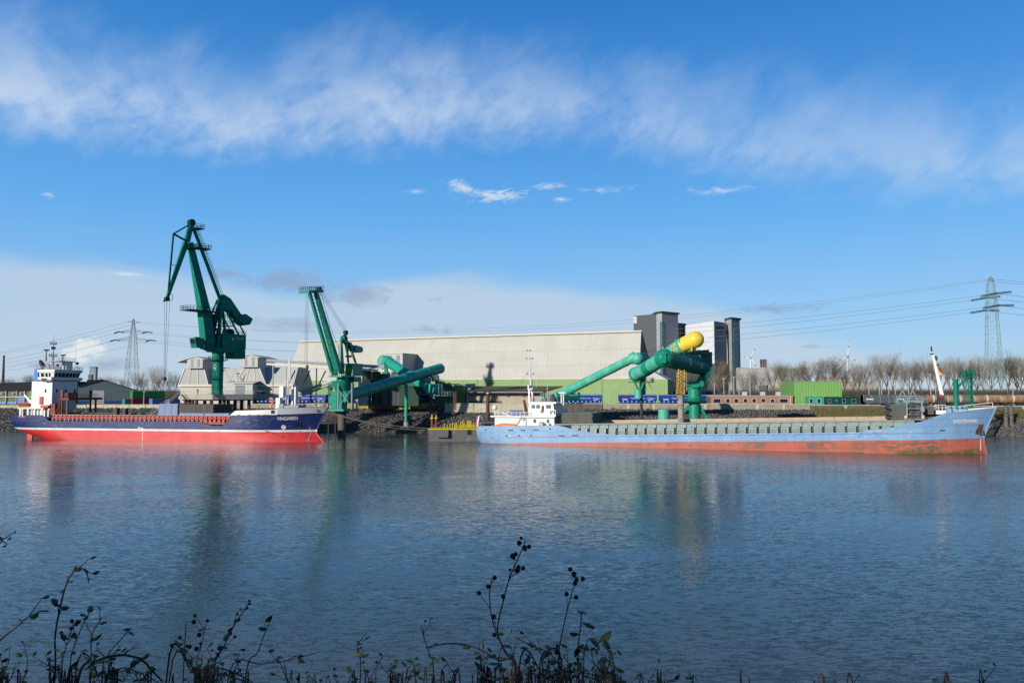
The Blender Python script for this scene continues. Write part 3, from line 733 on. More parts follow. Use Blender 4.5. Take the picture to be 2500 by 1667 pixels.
 for i in range(k + 1):
  x = lerp(x0 + .4, x1 - .4, i / k); mb.hull8([(x - .1, y - .75, zd), (x + .1, y - .75, zd), (x + .1, y - .003, zd), (x - .1, y - .003, zd)], [(x - .1, y - .28, zc - .1), (x + .1, y - .28, zc - .1), (x + .1, y - .003, zc - .1), (x - .1, y - .003, zc - .1)])
  mb.box(x + .35, x + .95, y - .30, y - .004, zd + .9, zc - .45)
 mb.build('coaming_bracket', M['coam_red'], t)
 mb = MB(); mb.box(x0 - .2, x1 + .2, y - .45, y + .3, zc + .003, zc + .16); mb.build('coaming_rail', pm('pale worn edge', (.45, .36, .24), .6), t)
 mb = MB(); mb.rail([(x, S + .15, interp(sheer, x)) for x in (X(125), X(480), X(514))] + [(X(544), S + .15, Z(530, 1039))], h=1.0, gap=2.4, r=.03, rows=2)
 mb.build('deck_railing', M['galv_mat'], t)
 # rudder and draught marks
 mb = MB(); xr0, xr1 = fr.px(68, 1070, 0)[0], fr.px(80, 1070, 0)[0]; mb.box(xr0, xr1, -.3, .3, -2, fr.px(68, 1057, 0)[1] + .3); mb.build('rudder', pm('red underwater paint', red, .45, var=.08), t)
 def mark(*b): MB().box(*b).build('draught_mark', M['white_t'], t)
 for i in range(9): xx = X(348.5); mark(xx - .12, xx + .12, S - .03, S + .1, .2 + i * .32, .38 + i * .32)
 for i in range(14):
  p = on_hull(fr, hb, interp([(1040, 755), (1060, 758), (1078, 750)], 1044 + i * 2.4), 1044 + i * 2.4, S * .5); mark(p.x - .1, p.x + .1, p.y - .04, p.y + .1, p.z - .08, p.z + .08)
 mark(X(337), X(342), S - .03, S + .1, zs + .2, zs + .55); mark(X(344), X(349), S - .03, S + .1, zs + .1, zs + .35)
 # bow thruster sign: white ring with a cross
 c = on_hull(fr, hb, 692.5, 1042.5, S * .9); mb = MB(); r = .58
 def hp(dx, dz): x, z = c.x + dx, c.z + dz; return (x, -hb(x, z) - .05, z)
 n = 24; vs = [hp(cos(2 * pi * i / n) * q, sin(2 * pi * i / n) * q) for i in range(n) for q in (r, r * .62)]
 mb.add(vs, [(2 * i, 2 * i + 1, (2 * i + 3) % (2 * n), (2 * i + 2) % (2 * n)) for i in range(n)])
 for a, b in ((.62, .09), (.09, .62)): mb.add([hp(-a * .58 / .62 * 1.0, -b), hp(a * .58 / .62, -b), hp(a * .58 / .62, b), hp(-a * .58 / .62, b)], [(0, 1, 2, 3)])
 mb.build('thruster_sign', M['white_t'], t)
 hull_text('VINGAREN', t, fr, hb, (677, 1026), (727.5, 1024.2), .95, M['white_t'], S, .004)
 # plating strakes on the forecastle, hawse recess, ports
 mb = MB()
 for a, b in (((548, 1038), (568, 1014)), ((601, 1038), (614, 1015)), ((651, 1040), (669, 1016))):
  p = on_hull(fr, hb, *a, S); q_ = on_hull(fr, hb, *b, S); mb.bar(p, q_, .12)
 for i in range(12):
  a = lerp(515, 650, i / 12); b = lerp(515, 650, (i + 1) / 12); mb.bar(on_hull(fr, hb, a, 1039.6, S), on_hull(fr, hb, b, 1039.6, S), .12)
 mb.build('rubbing_strake', pm('dark blue strake', blue, .4), t)
 mb = MB()
 for i in range(30):
  a = lerp(X(62), X(640), i / 30); b = lerp(X(62), X(640), (i + 1) / 30); z = Z(300, 1038.5); mb.bar((a, -hb(a, z) - .0, z), (b, -hb(b, z), z), .09)
 mb.build('weld_seam', pm('worn blue strake', (.03, .055, .17), .4), t)
 for (a0, b0, a1, b1) in ((662, 1001.5, 671, 1009.5),):
  hull_patch(hb, [on_hull(fr, hb, a0, b1, S).xz, on_hull(fr, hb, a1, b1, S).xz, on_hull(fr, hb, a1, b0, S).xz, on_hull(fr, hb, a0, b0, S).xz], .1).build('mooring_chock', M['black'], t)
 for a0, a1, b in ((580, 586, 1013), (607, 612, 1013), (628, 634, 1013), (643, 648, 1013), (649.5, 654, 1013), (678, 684, 1012), (560, 566, 1038.5), (64, 86, 1021), (98, 110, 1025.5)):
  z0 = b + 1.2; hull_patch(hb, [on_hull(fr, hb, a0, z0, S).xz, on_hull(fr, hb, a1, z0, S).xz, on_hull(fr, hb, a1, b - 1, S).xz, on_hull(fr, hb, a0, b - 1, S).xz], .09).build('freeing_port', M['black'], t)
 hull_patch(hb, [on_hull(fr, hb, 719, 1041, S * .8).xz, on_hull(fr, hb, 739, 1041, S * .6).xz, on_hull(fr, hb, 739, 1030, S * .6).xz, on_hull(fr, hb, 722, 1030, S * .8).xz], .02).build('anchor_recess', pm('deep blue recess', (.006, .014, .05), .5), t)
 for a, b in ((774.5, 1001.5), (795, 999.5)):
  p = on_hull(fr, hb, a, b, S * .3); mb = MB(); mb.lathe(p + Vector((0, -.12, 0)), [(.20, 0), (.42, 0), (.42, .2), (.2, .2)], 12, (0, 1, 0)); mb.build('fairlead', M['black'], t)
 for a, b in ((50.5, 1016), (59, 1016.5)):
  p = on_hull(fr, hb, a, b, -4.8); mb = MB(); mb.lathe(p + Vector((0, -.1, 0)), [(.14, 0), (.36, 0), (.36, .2), (.14, .2)], 12, (0, 1, 0)); mb.build('fairlead', M['red'], t)
 # ---- aft superstructure
 ys = S + 1.3
 xa, xb = fr.px(77, 960, ys)[0], fr.px(127, 960, ys)[0]; zt = fr.px(125, 933, ys)[1]; z0 = Z(100, 1021)
 zt2 = fr.px(77, 931, ys)[1]
 mb = MB(); mb.box(xa, xb - .9, ys, -ys, z0, zt2); mb.box(xb - .897, xb, ys + .0, -ys, Z(120, 1000), zt2); mb.build('accommodation_block', M['white'], t)
 xb2 = fr.px(127, 975, ys)[0]; mb = MB(); mb.box(xb + .003, xb + .25, ys + .5, -ys - .2, Z(150, 1001), fr.pyz(160, 932, xb)[1]); mb.build('front_wall', M['white'], t)
 # poop deck shelter: white rail beams and posts
 zr = fr.px(70, 995.5, S + .2)[1]; zd0 = Z(60, 1013); mb = MB()
 mb.box(fr.px(41, 996, S)[0], fr.px(104, 996, S)[0], S + .25, S + .5, zr - .30, zr)
 for px in (46, 49, 53, 64.5, 67, 76, 83, 99, 102):
  x = fr.px(px, 1005, S)[0]; mb.box(x - .14, x + .14, S + .27, S + .5, zd0 - .6, zr - .302)
 mb.box(fr.px(41, 996, S)[0], fr.px(41, 996, S)[0] + .3, S + .505, -S - .5, zr - .30, zr)
 mb.build('poop_bulwark', M['white'], t)
 mb = MB(); mb.box(fr.px(66, 1005, S + 2)[0], fr.px(98, 1005, S + 2)[0], S + 2, -S - 2, zd0 - 1, zr - .1); mb.build('deck_house', M['white'], t)
 mb = MB(); mb.box(fr.px(41.5, 996, S)[0], fr.px(106, 996, S)[0], S + .51, -S - .51, zr - .12, zr - .02); mb.build('poop_deck', pm('grey deck', (.3, .3, .3), .7), t)
 # windows in side and front of the block
 for px, py, w, h in ((111.3, 954, .5, 1.0),):
  x, z = fr.px(px, py, ys); mb = MB(); mb.box(x - w / 2, x + w / 2, ys - .05, ys + .05, z - h / 2, z + h / 2); mb.build('window', M['glass'], t)
 xf_ = xb + .25
 for px, py in ((139, 954), (161, 954.5), (183, 954.5), (186.5, 979)):
  yy, z = fr.pyz(px, py, xf_); mb = MB(); mb.box(xf_ - .05, xf_ + .05, yy - .38, yy + .38, z - .5, z + .5); mb.build('window', M['glass'], t)
 x, z = fr.px(101.5, 977.5, ys); mb = MB(); mb.box(x - .55, x + .55, ys - .25, ys - .003, z - 1.15, z + 1.15); mb.build('fire_locker', M['red'], t)
 # bridge deck with wings
 zb0 = fr.pyz(160, 932, xf_)[1]; zb1 = fr.pyz(160, 921.5, xf_)[1]; mb = MB()
 xw0 = fr.px(92, 925, S)[0]; xw1 = xf_ + .5
 mb.hull8([(xw0 + .5, S + .6, zb0 + .15), (xw1 - .6, S + .6, zb0 + .15), (xw1 - .6, -S - .6, zb0 + .15), (xw0 + .5, -S - .6, zb0 + .15)], [(xw0, S, zb0 + .6), (xw1, S, zb0 + .6), (xw1, -S, zb0 + .6), (xw0, -S, zb0 + .6)])
 mb.box(xw1 - .15, xw1, S, -S, zb0 + .603, zb1 + .05); mb.box(xw0, xw1 - .153, S, S + .15, zb0 + .603, zb1 + .05); mb.box(xw0, xw1 - .153, -S - .15, -S, zb0 + .603, zb1 + .05); mb.box(xw0, xw0 + .15, S + .153, -S - .153, zb0 + .603, zb1 + .05)
 mb.build('bridge_wing', M['white'], t)
 x, z = fr.px(104.5, 926.5, S); mb = MB(); mb.box(x - .55, x + 1.3, S - .03, S + .12, z - .45, z + .4); mb.build('wing_opening', M['black'], t)
 xh0, xh1 = fr.px(97, 910, S + 1.2)[0], xf_ + .1; zh = fr.pyz(160, 909.5, xf_)[1]; yh = S + 1.2
 zg0 = zb1 - .1; zg1 = fr.pyz(160, 909.8, xf_)[1]
 mb = MB(); tl = .55
 mb.hull8([(xh0, yh, zb0 + .61), (xh1, yh, zb0 + .61), (xh1, -yh, zb0 + .61), (xh0, -yh, zb0 + .61)], [(xh0, yh, zg0), (xh1, yh, zg0), (xh1, -yh, zg0), (xh0, -yh, zg0)])
 mb.hull8([(xh0, yh, zg0), (xh1, yh, zg0), (xh1, -yh, zg0), (xh0, -yh, zg0)], [(xh0, yh - .2, zg1), (xh1 + tl, yh - .2, zg1), (xh1 + tl, -yh + .2, zg1), (xh0, -yh + .2, zg1)])
 mb.build('wheelhouse', M['white'], t)
 # slanted front windows
 n = 7
 for i in range(n):
  ya, yb = lerp(yh, -yh, (i + .10) / n), lerp(yh, -yh, (i + .90) / n)
  a, b = .12, .90; d = .05
  mb = MB(); z0_, z1_ = lerp(zg0, zg1, a), lerp(zg0, zg1, b); xx0, xx1 = xh1 + tl * a + d, xh1 + tl * b + d
  mb.hull8([(xx0 - .1, ya, z0_), (xx0, ya, z0_), (xx0, yb, z0_), (xx0 - .1, yb, z0_)], [(xx1 - .1, ya, z1_), (xx1, ya, z1_), (xx1, yb, z1_), (xx1 - .1, yb, z1_)])
  mb.build('window', M['glass_lt'] if i in (0, 6) else M['glass'], t)
 for px0, px1 in ((101, 108), (111.5, 117), (120, 124)):
  xx0, xx1 = fr.px(px0, 915, yh)[0], fr.px(px1, 915, yh)[0]; mb = MB(); z0_, z1_ = lerp(zg0, zg1, .15), lerp(zg0, zg1, .85)
  mb.hull8([(xx0, yh - .09, z0_), (xx1, yh - .09, z0_), (xx1, yh, z0_), (xx0, yh, z0_)], [(xx0, yh - .25, z1_), (xx1, yh - .25, z1_), (xx1, yh - .15, z1_), (xx0, yh - .15, z1_)]); mb.build('window', M['glass'], t)
 zr0 = zg1; zr1 = fr.pyz(160, 902.5, xf_ + 1)[1]; mb = MB()
 mb.hull8([(xh0 - .2, yh - .5, zr0 + .003), (xh1 + tl + .15, yh - .5, zr0 + .003), (xh1 + tl + .15, -yh + .5, zr0 + .003), (xh0 - .2, -yh + .5, zr0 + .003)], [(xh0 - .5, yh - .6, zr1), (xh1 + tl + .4, yh - .6, zr1), (xh1 + tl + .4, -yh + .6, zr1), (xh0 - .5, -yh + .6, zr1)])
 mb.build('roof', M['white'], t)
 mb = MB(); a0, a1 = xh0 - .4, xh1 + tl + .3; mb.rail([(a0, yh - .5, zr1), (a1, yh - .5, zr1), (a1, -yh + .5, zr1), (a0, -yh + .5, zr1), (a0, yh - .5, zr1)], h=.95, gap=1.1, r=.035, rows=3); mb.build('roof_railing', M['galv_mat'], t)
 # mast house, radar platform, mast
 mb = MB(); xm = lerp(xh0, xh1, .55)
 a = fr.p3(113, 896, 0); b = fr.p3(160, 896, 0)
 zp = fr.px(130, 883.5, 0)[1]
 mb.box(xm + .4, xm + 2.0, .0, 2.6, zr1 - .05, zp); mb.build('mast_house', M['white'], t); MB().box(xm - 1.8, xm - 1.0, -2.6, -2.0, zr1 - .05, zp).build('mast_support', M['white'], t)
 mb = MB(); mb.box(xm - 2, xm + 2.2, -3.3, 3.6, zp + .003, zp + .2); mb.rail([(xm - 2, -3.3, zp + .2), (xm + 2.2, -3.3, zp + .2), (xm + 2.2, 3.6, zp + .2)], h=1.0, gap=1.2, r=.035, rows=2); mb.build('radar_platform', M['galv_mat'], t)
 xM = xm - .3; yM = fr.pyz(130, 860, xM)[0]; zm = fr.pyz(132, 820, xM)[1]
 mb = MB(); mb.tube((xM, yM, zr1), (xM, yM, zm - 5.5), .34, .24, 10); mb.tube((xM, yM, zm - 5.5), (xM, yM, zm - 1), .17, .12, 8); mb.tube((xM, yM, zm - 1), (xM, yM, zm + .5), .07, .05, 6)
 mb.ladder((xM - .1, yM - .6, zr1), (xM - .1, yM - .45, zm - 5), .4, .5, (1, 0, 0)); mb.build('mast', M['galv_mat'], t)
 mb = MB()
 for dz, w in ((-6.2, 1.5), (-2.6, 1.1), (-4, .7)):
  mb.bar((xM, yM - w, zm + dz), (xM, yM + w, zm + dz), .14)
  for s_ in (-1, -.5, .5, 1): mb.tube((xM, yM + w * s_, zm + dz), (xM, yM + w * s_, zm + dz + .75), .12, .12, 6)
 mb.build('mast_light', M['steel_dk'], t)
 for yy, zz, ln in ((yM - 3.0, zp + 3.2, 1.1), (yM + 3.6, zp + 1.9, 1.1)):
  mb = MB(); mb.tube((xm, yy, zp), (xm, yy, zz), .16, .12, 8); mb.box(xm - .3, xm + .3, yy - .3, yy + .3, zz - .2, zz); mb.hull8([(xm - .1, yy - ln, zz + .003), (xm + .1, yy - ln, zz + .003), (xm + .1, yy + ln, zz + .1), (xm - .1, yy + ln, zz + .1)], [(xm - .1, yy - ln, zz + .3), (xm + .1, yy - ln, zz + .3), (xm + .1, yy + ln, zz + .4), (xm - .1, yy + ln, zz + .4)]); mb.build('radar_scanner', M['steel_dk'], t)
 for px, py, r in ((189, 887, .42), (141, 891.5, .34)):
  yy, zz = fr.pyz(px, py, xm + 2.6); mb = MB(); mb.lathe((xm + 2.5, yy, zz), [(.05, 0), (r, 0), (r, .35), (.05, .35)], 14, (1, -.6, 0)); mb.tube((xm + 2.6, yy, zr1), (xm + 2.6, yy, zz), .06); mb.build('searchlight', M['black'], t)
 mb = MB(); yy, zz = fr.pyz(187, 832, xm + 2.6); mb.tube((xm + 2.6, yy, zr1 + 1), (xm + 2.5, yy - .4, zz), .035, .02, 5); mb.build('whip_antenna', M['galv_mat'], t)
 # funnel pipe and blue casing behind the bridge
 xfun = xh0 - 2.2; mb = MB(); y0_, z0_ = fr.pyz(87, 900, xfun); mb.box(xfun - .4, xfun + .9, y0_, y0_ + 2.5, zt2, z0_ + .1); mb.build('funnel', pm('bright blue funnel paint', (.02, .17, .62), .45), t)
 mb = MB(); a = fr.p3(106, 896, y0_); b = fr.p3(99.5, 883.5, y0_); mb.tube(a, b, .75, .55, 12); mb.tube(b, b + Vector((-.3, 0, .5)), .55, .25, 12); mb.build('exhaust_pipe', M['black'], t)
 # rescue boat and crane
 mb = MB(); c0 = fr.p3(58, 990, S + 1.1); n = 10
 L_ = 4.0
 for s_ in (-1, 1): pass
 secs = [(-L_ / 2, .15, .25), (-L_ * .4, .75, .0), (0, .95, -.05), (L_ * .35, .8, 0), (L_ / 2, .2, .35)]
 vs = []
 for x, w, zz in secs: vs += [(c0.x + x, c0.y - w, c0.z + .45), (c0.x + x, c0.y, c0.z + zz - .35), (c0.x + x, c0.y + w, c0.z + .45), (c0.x + x, c0.y, c0.z + .75)]
 fs = []
 for i in range(4):
  for k_ in range(4): fs.append((i * 4 + k_, (i + 1) * 4 + k_, (i + 1) * 4 + (k_ + 1) % 4, i * 4 + (k_ + 1) % 4))
 fs += [(0, 3, 2, 1), (16, 17, 18, 19)]; mb.add(vs, fs); mb.v = [(a, b, c + .1) for a, b, c in mb.v]
 one('rescue_boat', mb, M['orange'], 'small orange rescue boat in its cradle on the stern of the blue and red ship', 'boat', fr=fr)
 mb = MB(); a = fr.p3(59, 962.5, S + 1.6); b = fr.p3(74, 979, S + 2); mb.bar(b, a, .7, .7, .3, .35); mb.build('davit_arm', M['white'], t)
 mb = MB(); p = fr.p3(76, 993, S + 2); mb.hull8([(p.x - .5, p.y - .4, p.z - .6), (p.x + .5, p.y - .4, p.z - .6), (p.x + .5, p.y + .4, p.z - .6), (p.x - .5, p.y + .4, p.z - .6)], [(b.x - .3, p.y - .3, b.z + .4), (b.x + .4, p.y - .3, b.z + .4), (b.x + .4, p.y + .3, b.z + .4), (b.x - .3, p.y + .3, b.z + .4)]); mb.build('davit_post', M['white'], t)
 mb = MB(); c = fr.p3(110, 992, ys - .7); mb.tube((c.x - 1.3, c.y, c.z), (c.x + 1.3, c.y, c.z), .42, .42, 12)
 mb.build('raft_canister', M['orange'], t)
 # foremast with two white ventilator posts
 zfd = zf
 for (pa, pb, pt, pb_) in ((682, 697, 943, 970), (673, 689, 971, 1001), (712, 727, 944, 998)):
  yq = -1.5 if pa < 700 else 1.5
  a = fr.p3(pa, pt, yq); b = fr.p3(pb, pb_, yq); mb = MB(); mb.box(a.x, a.x + (b.x - a.x) * .62, yq, yq + 1.6, min(b.z, zfd if pt > 943 or pa > 700 else b.z), a.z); mb.build('ventilator_post', M['white'], t)
 xq, zq = fr.px(703, 995, 0); zt_ = fr.px(707, 876, 0)[1]; mb = MB(); mb.tube((xq, 0, zfd), (xq, 0, fr.px(703, 930, 0)[1]), .2, .15); mb.lattice((xq + .2, 0, fr.px(703, 930, 0)[1]), (xq + .3, 0, zt_), .8, .3, 9, .04); mb.tube((xq + .3, 0, zt_), (xq + .3, 0, zt_ + .6), .12)
 mb.rail([(xq - .8, -.8, fr.px(703, 938, 0)[1]), (xq + 1, -.8, fr.px(703, 938, 0)[1])], .9, .9, .03); mb.bar((xq, 0, fr.px(703, 925, 0)[1]), fr.p3(725, 944, 1), .06); mb.build('foremast', M['white'], t)
 mb = MB()
 mb.rail([(fr.px(732, 996, 0)[0], -2, zfd + .9), (fr.px(792, 994, 0)[0], 0, zfd + 1.2)], 1.1, 6, .04, 1); p = fr.p3(792, 995, 0); mb.tube(p, fr.p3(792, 975, 0), .08); mb.bar(fr.p3(792, 976, 0), fr.p3(730, 1000, 0), .05)
 mb.build('jackstaff', M['galv_mat'], t)
 mb = MB(); mb.box(fr.px(704, 1000, 0)[0], fr.px(738, 1000, 0)[0], -2.5, 2.5, zfd, zfd + 1.6); mb.box(fr.px(689, 990, 0)[0], fr.px(700, 990, 0)[0], -2, 2, zfd, zfd + 2.0); mb.build('windlass', pm('grey machinery', (.3, .32, .33), .6, var=.2), t)
 mb = MB(); a = fr.p3(663, 980, -.5); mb.tube((a.x, -.5, zfd), (a.x, -.5, a.z + 1.2), .08)
 for dz in (0, .8, -.9): mb.box(a.x - .5, a.x + .5, -.9, -.3, a.z + dz - .1, a.z + dz + .35)
 mb.build('life_ring_rack', M['orange'], t)
 # ---- loose gear: gantry, covers
 def Bx(px, py, y=S + 1): return fr.p3(px, py, y)
 g = thing('hatch_gantry', 'dark red travelling hatch gantry on the deck of the blue and red ship', 'gantry crane', fr.w(X(150), 0, zc + .2), fr.a, world=False); OFF[g.name] = Vector((X(150), 0, zc + .2))
 yn, yf_ = y - .2, -y + 1.2
 xl = fr.px(151, 990, yn)[0]
 # the gantry's bridge runs fore and aft as seen, with its near legs at both ends
 xr_ = fr.px(204, 990, yf_)[0]; zt_ = fr.px(200, 971, yn)[1]; zu = fr.px(160, 975.5, yn)[1]
 xl2 = fr.px(160, 990, yn)[0]
 mb = MB(); mb.bar((xl, yn, zt_ - .35), (xl, yf_ + 2.6, zt_ - .35), .55, .7); mb.bar((xl2 + .6, yn, zt_ - .35), (xl2 + .6, yf_ + 2.6, zt_ - .35), .55, .7); mb.bar((xl - .8, yn, zt_ - .36), (xl2 + 1.2, yn, zt_ - .36), .5, .6); mb.bar((xl - .8, yf_, zt_ - .36), (xl2 + 1.2, yf_, zt_ - .36), .5, .6); mb.build('gantry_beam', M['rust_red'], g)
 for xx in (xl, xl2 + .6):
  for yy in (yn, yf_):
   mb = MB(); mb.bar((xx, yy, zc + .17), (xx, yy, zt_ - .7), .42, .42); mb.build('leg', M['rust_red'], g)
 for yy, pw in ((yn, 153), (yf_, 0)):
  mb = MB(); mb.box(xl - .3, xl + .4, yy - .3, yy + .3, zt_ + .003, fr.px(155, 952.5, yn)[1]); mb.build('hoist_post', M['rust_red'], g)
 mb = MB(); mb.box(xl, xl2, yn + 1.5, yn + 4.5, zt_ + .003, zt_ + 1.5); mb.build('winch_house', M['rust_red'], g)
 mb = MB(); mb.rail([(xl - .8, yn - .2, zt_), (xl2 + 1.2, yn - .2, zt_), (xl2 + 1.2, yf_, zt_), (xl - .8, yf_, zt_)], 1.1, 1.2, .035, 2); mb.build('railing', M['rust_red'], g)
 mb = MB(); mb.ladder((xl - .6, yn - .45, zc + .2), (xl - .6, yn - .4, zt_), .6, .4, (1, 0, 0), .045); mb.bar((xl - 2.4, yn, zc + .2), (xl - .2, yn, zt_ - 1.2), .14); mb.build('ladder', M['rust_red'], g)
 mb = MB(); a = fr.p3(122, 985.5, y - .2); b = fr.p3(138, 1010, y - .2); mb.box(a.x, b.x - .6, y - .2, y + 2.2, zc + .17, a.z); one('machinery_cabin', mb, M['rust_red'], 'brownish red ribbed steel locker beside the superstructure of the blue and red ship', 'locker', fr=fr)
 # hatch covers: one thing per cover
 def cover(name_l, x0, x1, ya, yb, z0, z1, mat, lab, grp):
  mb = MB(); mb.box(x0, x1, ya, yb, z0, z1)
  k = max(2, int((x1 - x0) / 1.6))
  for i in range(k + 1):
   xx = lerp(x0 + .1, x1 - .1, i / k); mb.box(xx - .06, xx + .06, ya - .06, ya - .002, z0 + .04, z1 - .04)
  mb.box(x0 - .05, x1 + .05, ya - .10, yb + .05, z1 + .002, z1 + .05)
  return one('hatch_cover', mb, mat, lab, 'hatch cover', grp, fr=fr)
 xs0, xs1 = fr.px(437, 990, y)[0], fr.px(521, 990, y)[0]; zz0 = fr.px(470, 1008, y)[1] ; zz1 = fr.px(470, 987, y)[1]; n = 5
 for i in range(n):
  d = .15 * sin(i * 2.3); lab = ['lowest', 'second lowest', 'middle', 'second highest', 'topmost'][i] + ' dark hatch cover of the stack in front of the crane jetty'
  cover('', xs0 + d, xs1 + d, y, -y, lerp(zz0, zz1, i / n) + .03, lerp(zz0, zz1, (i + 1) / n) - .06, M['hatch_dk'], lab, 'dark hatch covers stacked on the blue and red ship')
 xs0, xs1 = fr.px(386, 990, y)[0], fr.px(434, 990, y)[0]; zz1 = fr.px(410, 985.5, y)[1]; n = 5
 for i in range(n):
  lab = ['lowest', 'second lowest', 'middle', 'second highest', 'topmost'][i] + ' lilac blue hatch cover of the stack beside the dark covers'
  cover('', xs0 + .1 * i, xs1, y, -y, lerp(zc + .2, zz1, i / n) + .03, lerp(zc + .2, zz1, (i + 1) / n) - .06, M['hatch_bl'], lab, 'lilac blue hatch covers stacked on the blue and red ship')
 zz = fr.px(480, 1008.6, y)[1]
 cover('', fr.px(438, 1010, y)[0], fr.px(498, 1010, y)[0], y - .1, -y, zc + .2, zz, M['hatch_bl'], 'lilac blue hatch cover lying in place under the dark stack', 'hatch covers in place on the blue and red ship')
 cover('', fr.px(499.5, 1010, y)[0], fr.px(560, 1010, y)[0], y - .1, -y, zc + .2, zz, M['hatch_bl'], 'lilac blue hatch cover lying in place just aft of the white forecastle', 'hatch covers in place on the blue and red ship')
 cover('', fr.px(123, 1010, y)[0], fr.px(383, 1013, y)[0], y + 6, -y, zc + .2, zc + .45, M['deck'], 'long dark hatch cover lying flat behind the red gantry', 'hatch covers in place on the blue and red ship')
 for px0, px1, tp, lab in ((276, 285.5, 995.5, 'wider dark upright stanchion box standing on the red coaming, right of the gantry'), (301, 306.5, 997, 'narrower dark upright stanchion box standing on the red coaming, right of the wider one')):
  a = fr.p3(px0, tp, y + 1); b = fr.p3(px1, 1011, y + 1); mb = MB(); mb.box(a.x, b.x, y + 1, y + 2.2, zc + .17, a.z); mb.box(a.x + .1, b.x - .1, y + .9, y + .998, zc + .3, a.z - .2); one('deck_locker', mb, M['steel_dk'], lab, 'locker', fr=fr)
 return fr, hb, S
VF, VHB, VS = vingaren()
